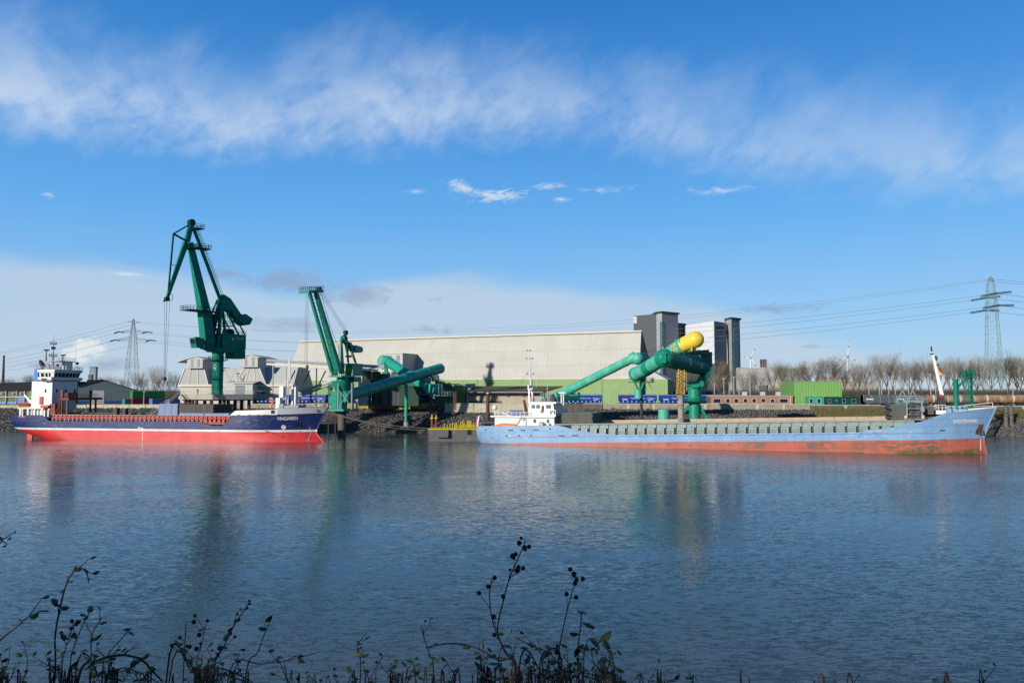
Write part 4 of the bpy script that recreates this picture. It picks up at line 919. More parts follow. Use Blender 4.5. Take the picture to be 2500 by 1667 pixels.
# ================= light blue cargo ship
def westewind():
 Bm = 13.2; fr = ship_frame((1400, 1088.5), (2150, 1106), Bm, (1168, 1085)); S = -Bm / 2
 def X(px, py=1070): return fr.px(px, py, S)[0]
 def Z(px, py): return fr.px(px, py, S)[1]
 t = fthing('cargo_ship', 'long light blue cargo ship with weathered orange red bottom, WESTEWIND on its bow', 'ship', fr)
 bow = lambda px, py: fr.px(px, py, 0)
 q = [bow(2408, 1112), bow(2410, 1105), bow(2404, 1085), bow(2403, 1068), bow(2411, 1045), bow(2422, 1020), bow(2433, 995)]
 stem = sorted([(z, x) for x, z in q]); stem = [(-2, stem[0][1])] + stem
 st = lambda px, py: fr.px(px, py, -4.5)
 q = [st(1178, 1089), st(1171, 1082), st(1165.5, 1068), st(1164.5, 1055), st(1167, 1040)]
 stern = sorted([(z, x) for x, z in q])
 sh = [(1167, 1040), (1363, 1038), (1400, 1048), (1450, 1056.5), (1504, 1061), (2095, 1055), (2110, 1052.5), (2170, 1044), (2250, 1029), (2310, 1008.5), (2345, 1004.5), (2433, 995)]
 sheer = []
 for a, b in sh: sheer.append(fr.px(a, b, S if a < 2320 else (S * .75 if a < 2400 else 0)))
 L = stem[-1][1]
 hb = hull_fn(Bm, stern, stem, [(-4, 17), (3, 19), (6, 21), (11, 22)], 12, [(0, .55), (3, .75), (6, .82)], 2.1)
 za = Z(1200, 1082.2); zb = Z(2200, 1074.5); kx = (zb - za) / (X(2200) - X(1200)); z0 = za - kx * X(1200)
 lb = (.21, .365, .57); red = (.46, .12, .075)
 wl = lambda px: -kx * X(px)
 pt = [(X(a), X(b), wl((a + b) / 2) + .5, z0 - .3, (.085, .07, .06), cu, .85) for a, b, cu in ((1500, 1800, .545), (1820, 1870, .42), (1960, 2040, .46), (2085, 2110, .36), (2130, 2200, .46), (2205, 2300, .49))]
 pt += [(X(a), X(a + 30), wl(a + 15) - .5, wl(a + 15) + h_, (.03, .065, .006), .40, 1.0) for a, h_ in ((2190, .7), (2220, 1.1), (2250, .9), (2280, .5), (2310, .5), (2340, .8), (2370, 1.2))]
 pt += [(X(1930), X(2150), wl(2000) - .5, wl(2000) - .05, (.04, .08, .01), .5, .9), (X(1170), X(1290), z0 + .8, z0 + 2.4, (.42, .50, .62), .60, .5), (X(1400), X(2200), z0 + .3, z0 + 2.2, (.06, .12, .30), .65, .9), (X(2050), X(2240), z0 + .8, z0 + 2.6, (.30, .33, .30), .56, .5)]
 m = hull_mat('light blue and orange red hull paint', [(z0, red, (.33, .08, .05), .6), (60, lb, (.16, .26, .45), .5)], kx, pt, streakc=(.33, .26, .18), streak=.28)
 # patches use the tilted height as well
 hull_mesh(Bm, stern, stem, sheer, hb, nu=260).build('hull', m, t, smooth=True, sharp=50)
 zc0 = Z(1420, 1034.5); zc1 = Z(2150, 1026.5)
 zcf = lambda x: lerp(zc0, zc1, (x - X(1420)) / (X(2150) - X(1420)))
 zd0 = Z(1600, 1062); zdf = lambda x: min(interp(sheer, x) - .05, lerp(zd0, Z(2090, 1056), (x - X(1600)) / (X(2090) - X(1600))))
 mb = MB(); deck_strip(mb, hb, frange(stern[-1][1] + .4, X(1370), 10), lambda x: interp(sheer, x) - 1.0); deck_strip(mb, hb, frange(X(1370), X(2245), 40), zdf)
 zf = fr.px(2330, 1008.5, S * .7)[1]; deck_strip(mb, hb, frange(X(2240), L - 1.2, 14), lambda x: zf - .3)
 mb.build('deck', M['deck'], t)
 # coaming
 y = S + 1.2; x0, x1 = X(1352), X(2236)
 mb = MB(); A = [(x0, zcf(x0)), (x1, zcf(x1))]
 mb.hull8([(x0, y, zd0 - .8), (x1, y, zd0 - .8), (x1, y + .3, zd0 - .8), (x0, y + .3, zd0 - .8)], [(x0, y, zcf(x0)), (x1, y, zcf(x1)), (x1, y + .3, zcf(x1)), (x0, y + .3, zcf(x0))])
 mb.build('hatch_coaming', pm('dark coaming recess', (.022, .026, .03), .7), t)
 n = 33; mb = MB(); p0, p1 = X(1383), X(2232)
 for i in range(n):
  # plates between dark gaps, a little narrower at the top flange
  a = fr.px(1390, 1050, y)[0] + (x1 - x0 - 4) * i / n; b = a + (x1 - x0 - 4) / n
  lo = max(zdf((a + b) / 2), zd0 - .6) - .3
  mb.box(a + .62, b - .0, y - .22, y - .002, lo, zcf(a) - .32)
  mb.box(b - .9, b + .55 if i < n - 1 else b, y - .50, y - .224, zcf(a) - .62 - .6, zcf(a) - .30)
  mb.hull8([(b - .42, y - .95, lo), (b, y - .95, lo), (b, y - .224, lo), (b - .42, y - .224, lo)], [(b - .42, y - .46, zcf(a) - 1.25), (b, y - .46, zcf(a) - 1.25), (b, y - .224, zcf(a) - 1.25), (b - .42, y - .224, zcf(a) - 1.25)])
 mb.build('coaming_plate', M['ship_grey'], t)
 mb = MB(); mb.hull8([(x0, y - .55, zcf(x0) - .29), (x1, y - .55, zcf(x1) - .29), (x1, y + .35, zcf(x1) - .29), (x0, y + .35, zcf(x0) - .29)], [(x0, y - .55, zcf(x0) + .05), (x1, y - .55, zcf(x1) + .05), (x1, y + .35, zcf(x1) + .05), (x0, y + .35, zcf(x0) + .05)])
 mb.build('coaming_top', pm('worn grey coaming top', (.26, .28, .27), .6, var=.15, dirt=(.25, .17, .1)), t)
 # far side of the open hold, beige inside
 yf = -y; zt = lambda x: zcf(x) + .62
 mb = MB(); mb.hull8([(x0 + 6, yf, zd0 - 3), (x1, yf, zd0 - 3), (x1, yf + .3, zd0 - 3), (x0 + 6, yf + .3, zd0 - 3)], [(x0 + 6, yf, zt(x0)), (x1, yf, zt(x1)), (x1, yf + .3, zt(x1)), (x0 + 6, yf + .3, zt(x0))]); mb.build('hold_side', M['beige'], t)
 mb = MB(); mb.rail([(x, S + .12, interp(sheer, x)) for x in [sx for sx, sz in sheer if X(1500) < sx < X(2120)]], 1.0, 2.7, .028, 2)
 mb.build('deck_railing', M['ship_grey'], t)
 # ports, seams
 for a0, a1, b in ((1075, 1, 0),): pass
 for a0, a1, b0, b1, mt in ((1211, 1223, 1049.5, 1052, 'ship_grey'), (1240, 1253, 1048.8, 1051.3, 'rust'), (1271, 1283, 1048.5, 1051, 'steel_dk'), (1301, 1315, 1048, 1050.3, 'rust'), (1364, 1378, 1062, 1064.6, 'black'), (1396, 1411, 1061.5, 1064, 'black'), (2294, 2308, 1049.5, 1052, 'black')):
  hull_patch(hb, [on_hull(fr, hb, a0, b1, S).xz, on_hull(fr, hb, a1, b1, S).xz, on_hull(fr, hb, a1, b0, S).xz, on_hull(fr, hb, a0, b0, S).xz], .05, 3).build('freeing_port', M[mt], t)
 for px, py, op in ((1237, 1063.5, 1), (1267, 1063.3, 1), (1297, 1063, 1), (1320.5, 1062.7, 0), (1344, 1062.3, 0), (1186, 1049.3, 1), (1343, 1046.8, 1)):
  p = on_hull(fr, hb, px, py, S); mb = MB(); mb.lathe(p + Vector((0, -.06, 0)), [(.22, 0), (.30, 0), (.30, .15), (.22, .15)], 14, (0, 1, 0)); f_ = mb.build('porthole', M['ship_grey'], t)
  mb = MB(); mb.lathe(p + Vector((0, -.08, 0)), [(.01, 0), (.22, 0), (.22, .015), (.01, .015)], 14, (0, 1, 0)); mb.build('pane', M['black'] if op else pm('pale port cover', (.5, .5, .4), .5), f_)
 mb = MB()
 for i in range(40):
  a = lerp(1172, 2300, i / 40); b = lerp(1172, 2300, (i + 1) / 40); mb.bar(on_hull(fr, hb, a, lerp(1067.5, 1056.5, i / 40), S), on_hull(fr, hb, b, lerp(1067.5, 1056.5, (i + 1) / 40), S), .10)
 mb.build('rubbing_strake', pm('light blue strake', (.15, .25, .43), .4, dirt=(.35, .25, .15), damt=.6), t)
 mb = MB()
 for a, b in (((2267, 1054), (2317, 1009)), ((2289, 1054), (2340, 1006))):
  mb.bar(on_hull(fr, hb, *a, S), on_hull(fr, hb, *b, S * .9), .12)
 mb.build('bow_strake', pm('blue frame edge', (.24, .36, .54), .4), t)
 hull_text('WESTEWIND', t, fr, hb, (2327, 1033.3), (2388, 1031.2), .85, M['white_t'], S * .8, .012)
 # anchor in rusty pocket
 hull_patch(hb, [on_hull(fr, hb, 2380, 1060, S * .4).xz, on_hull(fr, hb, 2397, 1058, S * .2).xz, on_hull(fr, hb, 2402, 1034, S * .2).xz, on_hull(fr, hb, 2389, 1038, S * .4).xz], .03).build('anchor_pocket', pm('rusty anchor pocket', (.16, .07, .045), .8, var=.3, dirt=(.05, .04, .05), damt=.8), t)
 p = on_hull(fr, hb, 2390, 1050, S * .3); mb = MB(); mb.bar(p + Vector((0, -.2, 1.4)), p + Vector((0, -.35, -1)), .22); mb.bar(p + Vector((-.8, -.35, -.7)), p + Vector((.8, -.35, -.7)), .22); mb.bar(p + Vector((-.8, -.4, -.7)), p + Vector((-.55, -.5, .2)), .16); mb.bar(p + Vector((.8, -.4, -.7)), p + Vector((.6, -.5, .2)), .16); mb.build('anchor', M['rust'], t)
 for i in range(12):
  p = on_hull(fr, hb, 2394, 1072 + i * 2.4, S * .2); MB().box(p.x - .09, p.x + .09, p.y - .05, p.y + .1, p.z - .06, p.z + .06).build('draught_mark', M['white_t'], t)
 # bow rail cap, forecastle gear
 mb = MB(); pts = []
 xx = frange(fr.px(2342, 1004, S)[0], L - .1, 16)
 for s_ in (-1, 1):
  pr = None
  for x in xx:
   z = interp(sheer, x) + .12; p = Vector((x, s_ * (hb(x, z - .12)), z))
   if pr is not None: mb.bar(pr, p, .3, .16)
   pr = p
 mb.build('bulwark_cap', M['white'], t)
 mb = MB(); mb.rail([(fr.px(2350, 1003, 0)[0], 3.5, zf), (fr.px(2425, 994, 0)[0], .5, zf + .9)], 1.5, 5, .05, 1); mb.build('bow_railing', M['white'], t)
 for i, px in enumerate((2316, 2330, 2344, 2352)):
  p = fr.p3(px, 1001, -2 + i); mb = MB(); mb.box(p.x - .5, p.x + .5, p.y - .5, p.y + .5, zf - .3, p.z + .3); mb.lathe((p.x, p.y, p.z + .3), [(.3, 0), (.3, .25), (.55, .3), (.5, .6), (.1, .8)], 10); mb.build('ventilator', pm('blue grey deck gear', (.25, .38, .5), .5), t)
 mb = MB(); mb.box(fr.px(2283, 1000, -2)[0], fr.px(2308, 1000, -2)[0], -3, 3, Z(2270, 1020), fr.px(2290, 1001, -2)[1]); mb.rail([(fr.px(2282, 1000, -3)[0], -3.2, fr.px(2290, 1001, -2)[1]), (fr.px(2309, 1000, -3)[0], -3.2, fr.px(2290, 1001, -2)[1])], 1.2, .8, .05, 2); mb.build('forecastle_house', M['white'], t)
 # raked white foremast
 a = fr.p3(2309, 996, 0); b = fr.p3(2277, 866, 0); c = fr.p3(2271, 857, 0)
 mb = MB(); mb.bar(a - Vector((0, 0, 1.5)), b, .95, .9, .45, .45); mb.bar(b, c, .45, .45, .2, .2); mb.build('foremast', M['white'], t)
 mb = MB(); p = fr.p3(2274, 853, 0); mb.tube(c, p + Vector((0, 0, 0)), .08); mb.box(p.x - .16, p.x + .16, -.16, .16, p.z - .6, p.z + .7)
 for px, py in ((2285, 873), (2289, 891), (2275, 864)): p = fr.p3(px, py, 0); mb.box(p.x - .35, p.x + .35, -.25, .25, p.z - .2, p.z + .2)
 p = fr.p3(2284, 868, 0); mb.tube(p, p + Vector((.2, 0, -1.2)), .2); mb.build('mast_light', M['steel_dk'], t)
 mb = MB(); rr = random.Random(2)
 for k, (z_, mt) in enumerate(((2, 0), (1, 1), (0, 2))):
  p = fr.p3(2291, 899 + 5 * k, .1); w = .35 + .1 * k
  mb.add([(p.x, .1, p.z + .5), (p.x + w, .3, p.z + .2), (p.x + w + .3, .0, p.z - .7), (p.x + .1, .1, p.z - .5), (p.x, .16, p.z + .5), (p.x + w, .36, p.z + .2), (p.x + w + .3, .06, p.z - .7), (p.x + .1, .16, p.z - .5)], [(0, 3, 2, 1), (4, 5, 6, 7), (0, 1, 5, 4), (1, 2, 6, 5), (2, 3, 7, 6), (3, 0, 4, 7)], mt)
 one('courtesy_flag', mb, [M['black'], M['flag_r'], M['flag_y']], 'small black red and gold flag on the raked white bow mast', 'flag', fr=fr)
 mb = MB(); p = fr.p3(2297, 975, -1); mb.box(p.x - .7, p.x + .7, -1.6, -.4, zf, p.z + 1); mb.build('mast_locker', M['steel_dk'], t)
 mb = MB(); p = fr.p3(2298, 966, -1.7); mb.box(p.x - .3, p.x + .2, -1.8, -1.61, p.z - .35, p.z + .35); mb.build('life_ring', M['red'], t)
 # ---- aft house
 zp = Z(1280, 1038) - .9; yh = S + 1.0
 xa, xb = fr.px(1208, 1030, yh)[0], fr.px(1353, 1030, yh)[0]; z1 = fr.px(1280, 1018.5, yh)[1]
 mb = MB(); mb.box(xa, xb, yh, -yh, zp - 1, z1); mb.build('deck_house', M['white'], t)
 z2 = fr.px(1280, 1015.2, yh)[1]; mb = MB(); mb.box(fr.px(1196, 1016, S)[0], xb + .3, S + .35, -S - .35, z1 + .003, z2); mb.build('upper_deck', M['white'], t)
 for px, w in ((1305.5, .7), (1338, .7)):
  x, z = fr.px(px, 1027.5, yh); mb = MB(); mb.box(x - w / 2, x + w / 2, yh - .05, yh + .02, z - .45, z + .45); mb.build('window', M['glass_lt'], t)
 x, z = fr.px(1281, 1028, yh); mb = MB(); mb.box(x - .5, x + .5, yh - .04, yh + .02, z - 1, z + .8); mb.build('door', pm('grey door', (.35, .3, .25), .6), t)
 xw0, xw1 = fr.px(1290, 1000, yh + .4)[0], xb - .2; yw = yh + .4; z3 = fr.px(1320, 998.5, yw)[1]; z4 = fr.px(1320, 985.5, yw)[1]; z5 = fr.px(1320, 981, yw)[1]
 mb = MB(); mb.box(xw0, xw1, yw, -yw, z2 + .003, z3); tl = .8; mb.hull8([(xw0, yw, z3), (xw1, yw, z3), (xw1, -yw, z3), (xw0, -yw, z3)], [(xw0 + .2, yw + .3, z4), (xw1 + tl - 1.1, yw + .3, z4), (xw1 + tl - 1.1, -yw - .3, z4), (xw0 + .2, -yw - .3, z4)]); mb.build('wheelhouse', M['white'], t)
 xt = xw1 + tl - 1.1
 mb = MB(); mb.box(xw0 - .1, xt + .9, yw + .1, -yw - .1, z4 + .003, z5); mb.build('roof', M['white'], t)
 xs_ = lambda px: fr.px(px, 992, yw)[0]
 for p0, p1 in ((1297, 1306.5), (1308.5, 1318), (1332.5, 1345)):
  a, b = xs_(p0), xs_(p1); mb = MB(); za_, zb_ = lerp(z3, z4, .12), lerp(z3, z4, .82)
  mb.hull8([(a, yw + .0, za_), (b, yw + .0, za_), (b, yw + .1, za_), (a, yw + .1, za_)], [(a, yw + .19, zb_), (b, yw + .19, zb_), (b, yw + .3, zb_), (a, yw + .3, zb_)]); mb.build('window', M['glass_lt'], t)
 a, b = xs_(1322), xs_(1328); mb = MB(); mb.box(a, b, yw - .04, yw + .5, z3 - .6, z4 - .5); mb.build('door', M['steel_dk'], t)
 n = 7
 for i in range(n):
  ya, yb = lerp(yw + .3, -yw - .3, (i + .12) / n), lerp(yw + .3, -yw - .3, (i + .88) / n); a, b = .12, .88; d = .06
  za_, zb_ = lerp(z3, z4, a), lerp(z3, z4, b); X0, X1 = lerp(xw1, xt, a) + d, lerp(xw1, xt, b) + d
  mb = MB(); mb.hull8([(X0 - .1, ya, za_), (X0, ya, za_), (X0, yb, za_), (X0 - .1, yb, za_)], [(X1 - .1, ya, zb_), (X1, ya, zb_), (X1, yb, zb_), (X1 - .1, yb, zb_)]); mb.build('window', M['glass'], t)
 mb = MB(); xo = fr.px(1336, 1009, S)[0]; xo1 = xb + .6; za_ = z3 - .15; mb.box(xo1 - .15, xo1, S + .3, -S - .3, z2, za_); mb.box(xo, xo1 - .153, S + .3, S + .45, z2 + 1.45, za_); mb.box(xo, xo1 - .153, S + .3, S + .45, z2 + .003, z2 + .5); mb.box(xo, xo + .3, S + .303, S + .447, z2 + .503, z2 + 1.447); mb.build('bridge_wing', M['white'], t)
 x, z = fr.px(1323.5, 1005, yw); mb = MB(); mb.lathe((x, yw - .15, z), [(.18, 0), (.38, 0), (.38, .12), (.18, .12)], 12, (0, 1, 0)); mb.build('life_ring', M['red'], t)
 mb = MB(); mb.rail([(fr.px(1205, 1012, S)[0], -S - .5, z2), (fr.px(1205, 1012, S)[0], S + .5, z2), (fr.px(1290, 1012, S)[0], S + .5, z2)], 1.1, 1.3, .04, 3); mb.build('deck_railing', M['white'], t)
 for k, (p0, p1) in enumerate(((1244, 1256.5), (1257.5, 1265), (1266, 1273))):
  a, b = fr.px(p0, 1008, S + 1.5)[0], fr.px(p1, 1008, S + 1.5)[0]; mb = MB(); w = (b - a); yy = S + 1.6
  mb.hull8([(a + .1, yy + .1, z2 + .05), (b - .1, yy + .1, z2 + .05), (b - .1, yy + 1, z2 + .05), (a + .1, yy + 1, z2 + .05)], [(a, yy, z2 + 1.25), (b, yy, z2 + 1.25), (b, yy + 1.1, z2 + 1.25), (a, yy + 1.1, z2 + 1.25)]); mb.hull8([(a - .03, yy - .05, z2 + 1.253), (b + .03, yy - .05, z2 + 1.253), (b + .03, yy + 1.15, z2 + 1.253), (a - .03, yy + 1.15, z2 + 1.253)], [(a + .05, yy, z2 + 1.4), (b - .05, yy, z2 + 1.4), (b - .05, yy + 1, z2 + 1.5), (a + .05, yy + 1, z2 + 1.5)])
  one('wheeled_bin', mb, M['blue_box'], ['widest blue lidded bin, nearest the stern of the light blue ship', 'middle one of the three blue bins on the upper deck of the light blue ship', 'blue lidded bin nearest the wheelhouse of the light blue ship'][k], 'bin', 'blue bins on the upper deck', fr=fr)
 x, z = fr.px(1208, 1004, -1); mb = MB(); mb.ball((x, -1, z2 + 2.1), .75, 12, 7); mb.tube((x, -1, z2), (x, -1, z2 + 1.6), .12); mb.build('radome', M['white'], t)
 mb = MB(); a = fr.p3(1284, 998, 1); mb.tube((a.x, 1, z2), (a.x, 1, a.z), .5, .45, 12); b = fr.p3(1279, 976, 1); mb.tube((a.x, 1, a.z - .05), b, .45, .3, 12); mb.build('exhaust_pipe', M['rust'], t)
 # orange covered boat, white crane arm
 mb = MB(); a, b = fr.px(1206, 1038, S + 1)[0], fr.px(1266, 1038, S + 1)[0]; zt_ = fr.px(1230, 1031, S + 1)[1]; zl = zp + .6; vs = []; n = 12
 for i in range(n + 1):
  u = i / n; x = lerp(a, b, u); hh = interp([(0, .05), (.3, .85), (.45, 1.0), (.8, .72), (.95, .75), (1, .1)], u) + .04 * sin(9 * u); w = 1.1 * sqrt(max(.05, 1 - (2 * u - 1) ** 4))
  vs += [(x, S + 1.4 - w, zl), (x, S + 1.4 - w * .8, lerp(zl, zt_, hh * .75)), (x, S + 1.4, lerp(zl, zt_, hh)), (x, S + 1.4 + w * .8, lerp(zl, zt_, hh * .75)), (x, S + 1.4 + w, zl)]
 mb.add(vs, [(i * 5 + k, (i + 1) * 5 + k, (i + 1) * 5 + k + 1, i * 5 + k + 1) for i in range(n) for k in range(4)]); one('covered_boat', mb, M['orange'], 'orange tarpaulin covered boat behind the stern bulwark of the light blue ship', 'boat', fr=fr)
 mb = MB(); a = fr.p3(1281, 1033, S + 1); b = fr.p3(1228, 1007, S + 1.3); mb.bar(a, b, .55, .6, .28, .3); mb.tube((a.x + .2, a.y, zp), (a.x + .2, a.y, a.z + .8), .4, .35, 10); mb.build('davit_arm', M['white'], t)
 mb = MB(); mb.ladder(fr.p3(1262, 1034, S + .8), fr.p3(1274, 1016, S + .8), .8, .3, (0, 1, 0), .06); mb.build('stairway', M['galv_mat'], t)
 # bipod mast
 zr = z5; a1 = fr.p3(1292, 983, -1.2); b1 = fr.p3(1305, 983, 1.2); zc_ = fr.px(1297, 951, 0)[1]
 mb = MB(); mb.bar((a1.x, -1.2, zr), (a1.x, -1.2, zc_), .42); mb.bar((b1.x, .8, zr), (b1.x - .8, .8, zc_), .42); mb.box(a1.x - .4, b1.x + .2, -1.5, 1.2, zc_, zc_ + .3)
 mb.tube((a1.x - .2, -1.2, zc_), (a1.x - .2, -1.2, zc_ + 1.4), .28, .28, 8)
 p1 = fr.p3(1296, 940, 0); p2 = fr.p3(1290.5, 858, 0); mb.tube((a1.x + .6, 0, zc_), p1, .3, .28, 10); mb.tube(p1, fr.p3(1293, 893, 0), .26, .16, 10); mb.tube(fr.p3(1293, 893, 0), p2, .15, .06, 8)
 p = fr.p3(1309, 892, .5); mb.tube((p.x, .5, zc_ + .3), p, .03, .03, 5); mb.build('mast', M['white'], t)
 mb = MB()
 for px, py, w in ((1295, 914, .9), (1292.5, 876, .9), (1291, 857, .55), (1299, 951, 1.4)):
  p = fr.p3(px, py, 0); mb.bar(p - Vector((w, 0, 0)), p + Vector((w, 0, 0)), .1)
  for s_ in (-1, 1): mb.tube(p + Vector((w * s_, 0, 0)), p + Vector((w * s_, 0, .4)), .12)
  mb.build('mast_light', M['steel_dk'], t)
 mb = MB(); top = fr.p3(1294, 896, 0)
 for q_ in (fr.p3(1272, 935, -4), fr.p3(1330, 940, 3), fr.p3(1274, 930, 4)): mb.tube(top, q_, .015, n=4); mb.tube(q_, Vector((q_.x + (q_.x - top.x) * .6, q_.y, z2 + 1)), .015, n=4)
 mb.build('mast_stay', M['wire'], t)
 rr = random.Random(9); mb = MB()
 xq0, xq1 = fr.px(1322, 970, 0)[0], fr.px(1352, 970, 0)[0]; zq = fr.px(1335, 956, 0)[1]
 for i in range(26):
  x = rr.uniform(xq0, xq1); yy = rr.uniform(-4, 4); mb.tube((x, yy, zr), (x, yy, rr.uniform(zr + 1, zq)), .05, n=5)
 mb.rail([(xq0, -3, zr), (xq1, -3, zr), (xq1, 4, zr)], 1.1, 1, .035, 3); mb.rail([(xq0, -1, zr + 1), (xq1, -1, zr + 1)], 1.1, .8, .03, 3); mb.build('roof_antenna', M['galv_mat'], t)
 mb = MB(); p = fr.p3(1326, 971, -3); mb.ball((p.x, p.y, p.z), .5, 12, 7); mb.build('satellite_dome', M['teal'], t)
 mb = MB(); p = fr.p3(1336, 935, -1); mb.tube((p.x, -1, zr), p, .06); p = fr.p3(1374, 960, -2); mb.tube((p.x - .4, -2, z3 + 1), (p.x - .4, -2, p.z), .2, n=8); mb.tube((p.x + .2, -2, z3 + 1), (p.x + .2, -2, p.z), .2, n=8); mb.box(p.x - 1.1, p.x + .9, -2.4, -1.6, p.z, p.z + .3); mb.build('radar_scanner', M['white'], t)
 # ensign at the stern
 mb = MB(); a = fr.p3(1184, 1036, -1); b = fr.p3(1173, 1012, -1); mb.tube(a - Vector((0, 0, 1)), b, .05, .03, 6); mb.build('flagstaff', M['white'], t)
 fl = thing('ensign_flag', 'red white and blue striped ensign hanging from the stern staff of the light blue ship', 'flag', fr.w(b.x, b.y, b.z - 3), fr.a, world=False); OFF[fl.name] = Vector((b.x, b.y, b.z - 3)); mb = MB()
 n = 6; vs = []
 for i in range(n + 1):
  u = i / n
  for j in range(4):
   v = j / 3; x = lerp(b.x, b.x - 1.15, v) - u * .35; z = b.z - u * 3.6 - .2 * v - .5 * v * (1 - u); vs.append((x, b.y + .16 * sin(5 * u + 3 * v), z))
 mb.add(vs, [(i * 4 + j, i * 4 + j + 1, (i + 1) * 4 + j + 1, (i + 1) * 4 + j) for i in range(n) for j in range(3)]); mb.m = [{0: 0, 1: 1, 2: 2}[2 - k % 3] for k in range(len(mb.f))]
 o = mb.build('flag_cloth', [M['flag_r'], M['flag_w'], M['flag_b']], fl, smooth=True); sm = o.modifiers.new('thick', 'SOLIDIFY'); sm.thickness = .02
 # stern winch
 mb = MB(); p = fr.p3(1190, 1037, -2); mb.tube((p.x - 1.4, -2.4, zp + 1.3), (p.x + 2.6, -2.4, zp + 1.3), .7, n=12); mb.box(p.x - 1, p.x - .6, -3, -1.8, zp, zp + 1.8); mb.build('mooring_winch', M['steel_dk'], t)
 # ---- hatch covers on deck
 def cover(x0, x1, ya, yb, z0, z1, lab, grp, mat=M['hatch_dk']):
  c = thing('hatch_cover', lab, 'hatch cover', fr.w(x0, 0, z0), fr.a, grp, world=False); OFF[c.name] = Vector((x0, 0, z0)); mb = MB()
  mb.box(x0, x1, ya, yb, z0, z1 - .06); k = max(2, int((x1 - x0) / 3.2))
  for i in range(k + 1):
   xx = lerp(x0 + .12, x1 - .12, i / k); mb.box(xx - .1, xx + .1, ya - .09, ya - .003, z0 + .02, z1 - .08)
  mb.box(x0, x1, ya - .12, ya - .004, z0, z0 + .07)
  for s_ in (.2, .5, .8): mb.box(x1 + .003, x1 + .08, lerp(ya, yb, s_) - .2, lerp(ya, yb, s_) + .2, z0 + .02, z1 - .08)
  mb.build('panel', mat, c); mb = MB(); mb.box(x0 - .04, x1 + .04, ya - .13, yb + .04, z1 - .057, z1); mb.build('top_plate', M['hatch_top'], c)
  return c
 yc = y - .1; a, b = fr.px(1371, 1030, yc)[0], fr.px(1447, 1030, yc)[0]; zl = zcf(a) + .08; zh = fr.px(1410, 1008.5, yc)[1]; n = 6
 nm = ['lowest', 'second lowest', 'third lowest', 'third highest', 'second highest', 'topmost']
 for i in range(n): d = .12 * sin(i * 1.9); cover(a + d + .12 * i * 0, b + d - .1 * (i % 2), yc, -yc, lerp(zl, zh, i / n) + .05, lerp(zl, zh, (i + 1) / n), nm[i] + ' dark hatch cover of the stack just forward of the light blue ship wheelhouse', 'dark hatch covers stacked forward of the wheelhouse')
 a, b = fr.px(2175, 1008, yc)[0], fr.px(2248, 1008, yc)[0]; zl = zcf(a) + .10; zh = fr.px(2210, 988.5, yc)[1]; n = 7
 nm = ['lowest', 'second lowest', 'third lowest', 'middle', 'third highest', 'second highest', 'topmost']
 for i in range(n): d = .35 * sin(i * 2.1); cover(a + d, b + d, yc + .5, -yc, lerp(zl, zh, i / n) + .05, lerp(zl, zh, (i + 1) / n), nm[i] + ' dark hatch cover of the stack inside the grey gantry near the bow', 'dark hatch covers stacked near the bow')
 a2, b2 = b + 1.2, fr.px(2283, 1008, yc)[0]; n = 4; zh2 = fr.px(2265, 992, yc)[1]
 nm = ['lowest', 'second lowest', 'second highest', 'topmost']
 for i in range(n): cover(a2, b2, yc + 1.5, -yc - 1, lerp(zl, zh2, i / n) + .05, lerp(zl, zh2, (i + 1) / n), nm[i] + ' dark hatch cover of the short stack at the raked white mast', 'dark hatch covers stacked at the mast')
 # ---- grey hatch gantry near the bow
 xg0, xg1 = fr.px(2214, 1000, yc - .5)[0], fr.px(2251, 1000, yc - .5)[0]; zg = zcf(xg0) + .05; zt_ = fr.px(2230, 980, yc)[1]
 g = thing('hatch_gantry', 'grey travelling hatch gantry with ladder near the bow of the light blue ship', 'gantry crane', fr.w(xg0, 0, zg), fr.a, world=False); OFF[g.name] = Vector((xg0, 0, zg)); gm = pm('grey gantry paint', (.20, .26, .27), .5, var=.12, dirt=(.25, .15, .1), damt=.4)
 for xx in (xg0, xg1):
  for yy in (yc - .4, -yc + .4):
   mb = MB(); mb.bar((xx, yy, zg + .3), (xx, yy, zt_ - .35), .34); mb.build('leg', gm, g)
 mb = MB()
 for yy in (yc - .4, -yc + .4): mb.bar((xg0 - .8, yy, zt_), (xg1 + .4, yy, zt_), .5, .6)
 for xx in (xg0, xg1): mb.bar((xx, yc - .1, zt_ - .02), (xx, -yc + .1, zt_ - .02), .5, .55)
 for yy in (yc - .4,):
  mb.bar((xg0 - .4, yy - .05, zg + .15), (xg1 + .8, yy - .05, zg + .15), .3, .35); mb.bar((xg0, yy, lerp(zg, zt_, .62)), (xg1, yy, lerp(zg, zt_, .62)), .22); mb.bar((xg0, yy, lerp(zg, zt_, .3)), (xg1, yy, lerp(zg, zt_, .3)), .16)
 mb.build('gantry_beam', gm, g)
 for px in (2203, 2228):
  p = fr.p3(px, 953, 0); mb = MB(); mb.bar((p.x - 1.1, 0, zt_ + .3), (p.x, 0, p.z), .28, .28, .2, .2); mb.bar((p.x + 1.1, 0, zt_ + .3), (p.x, 0, p.z), .28, .28, .2, .2); mb.bar((p.x - .6, 0, lerp(zt_, p.z, .5)), (p.x + .6, 0, lerp(zt_, p.z, .5)), .15); mb.build('hoist_post', gm, g)
 mb = MB(); mb.ladder((xg0 + 1.1, yc - .7, zg), (xg0 + 1.1, yc - .7, zt_), .6, .38, (1, 0, 0), .05); mb.build('ladder', M['steel_dk'], g)
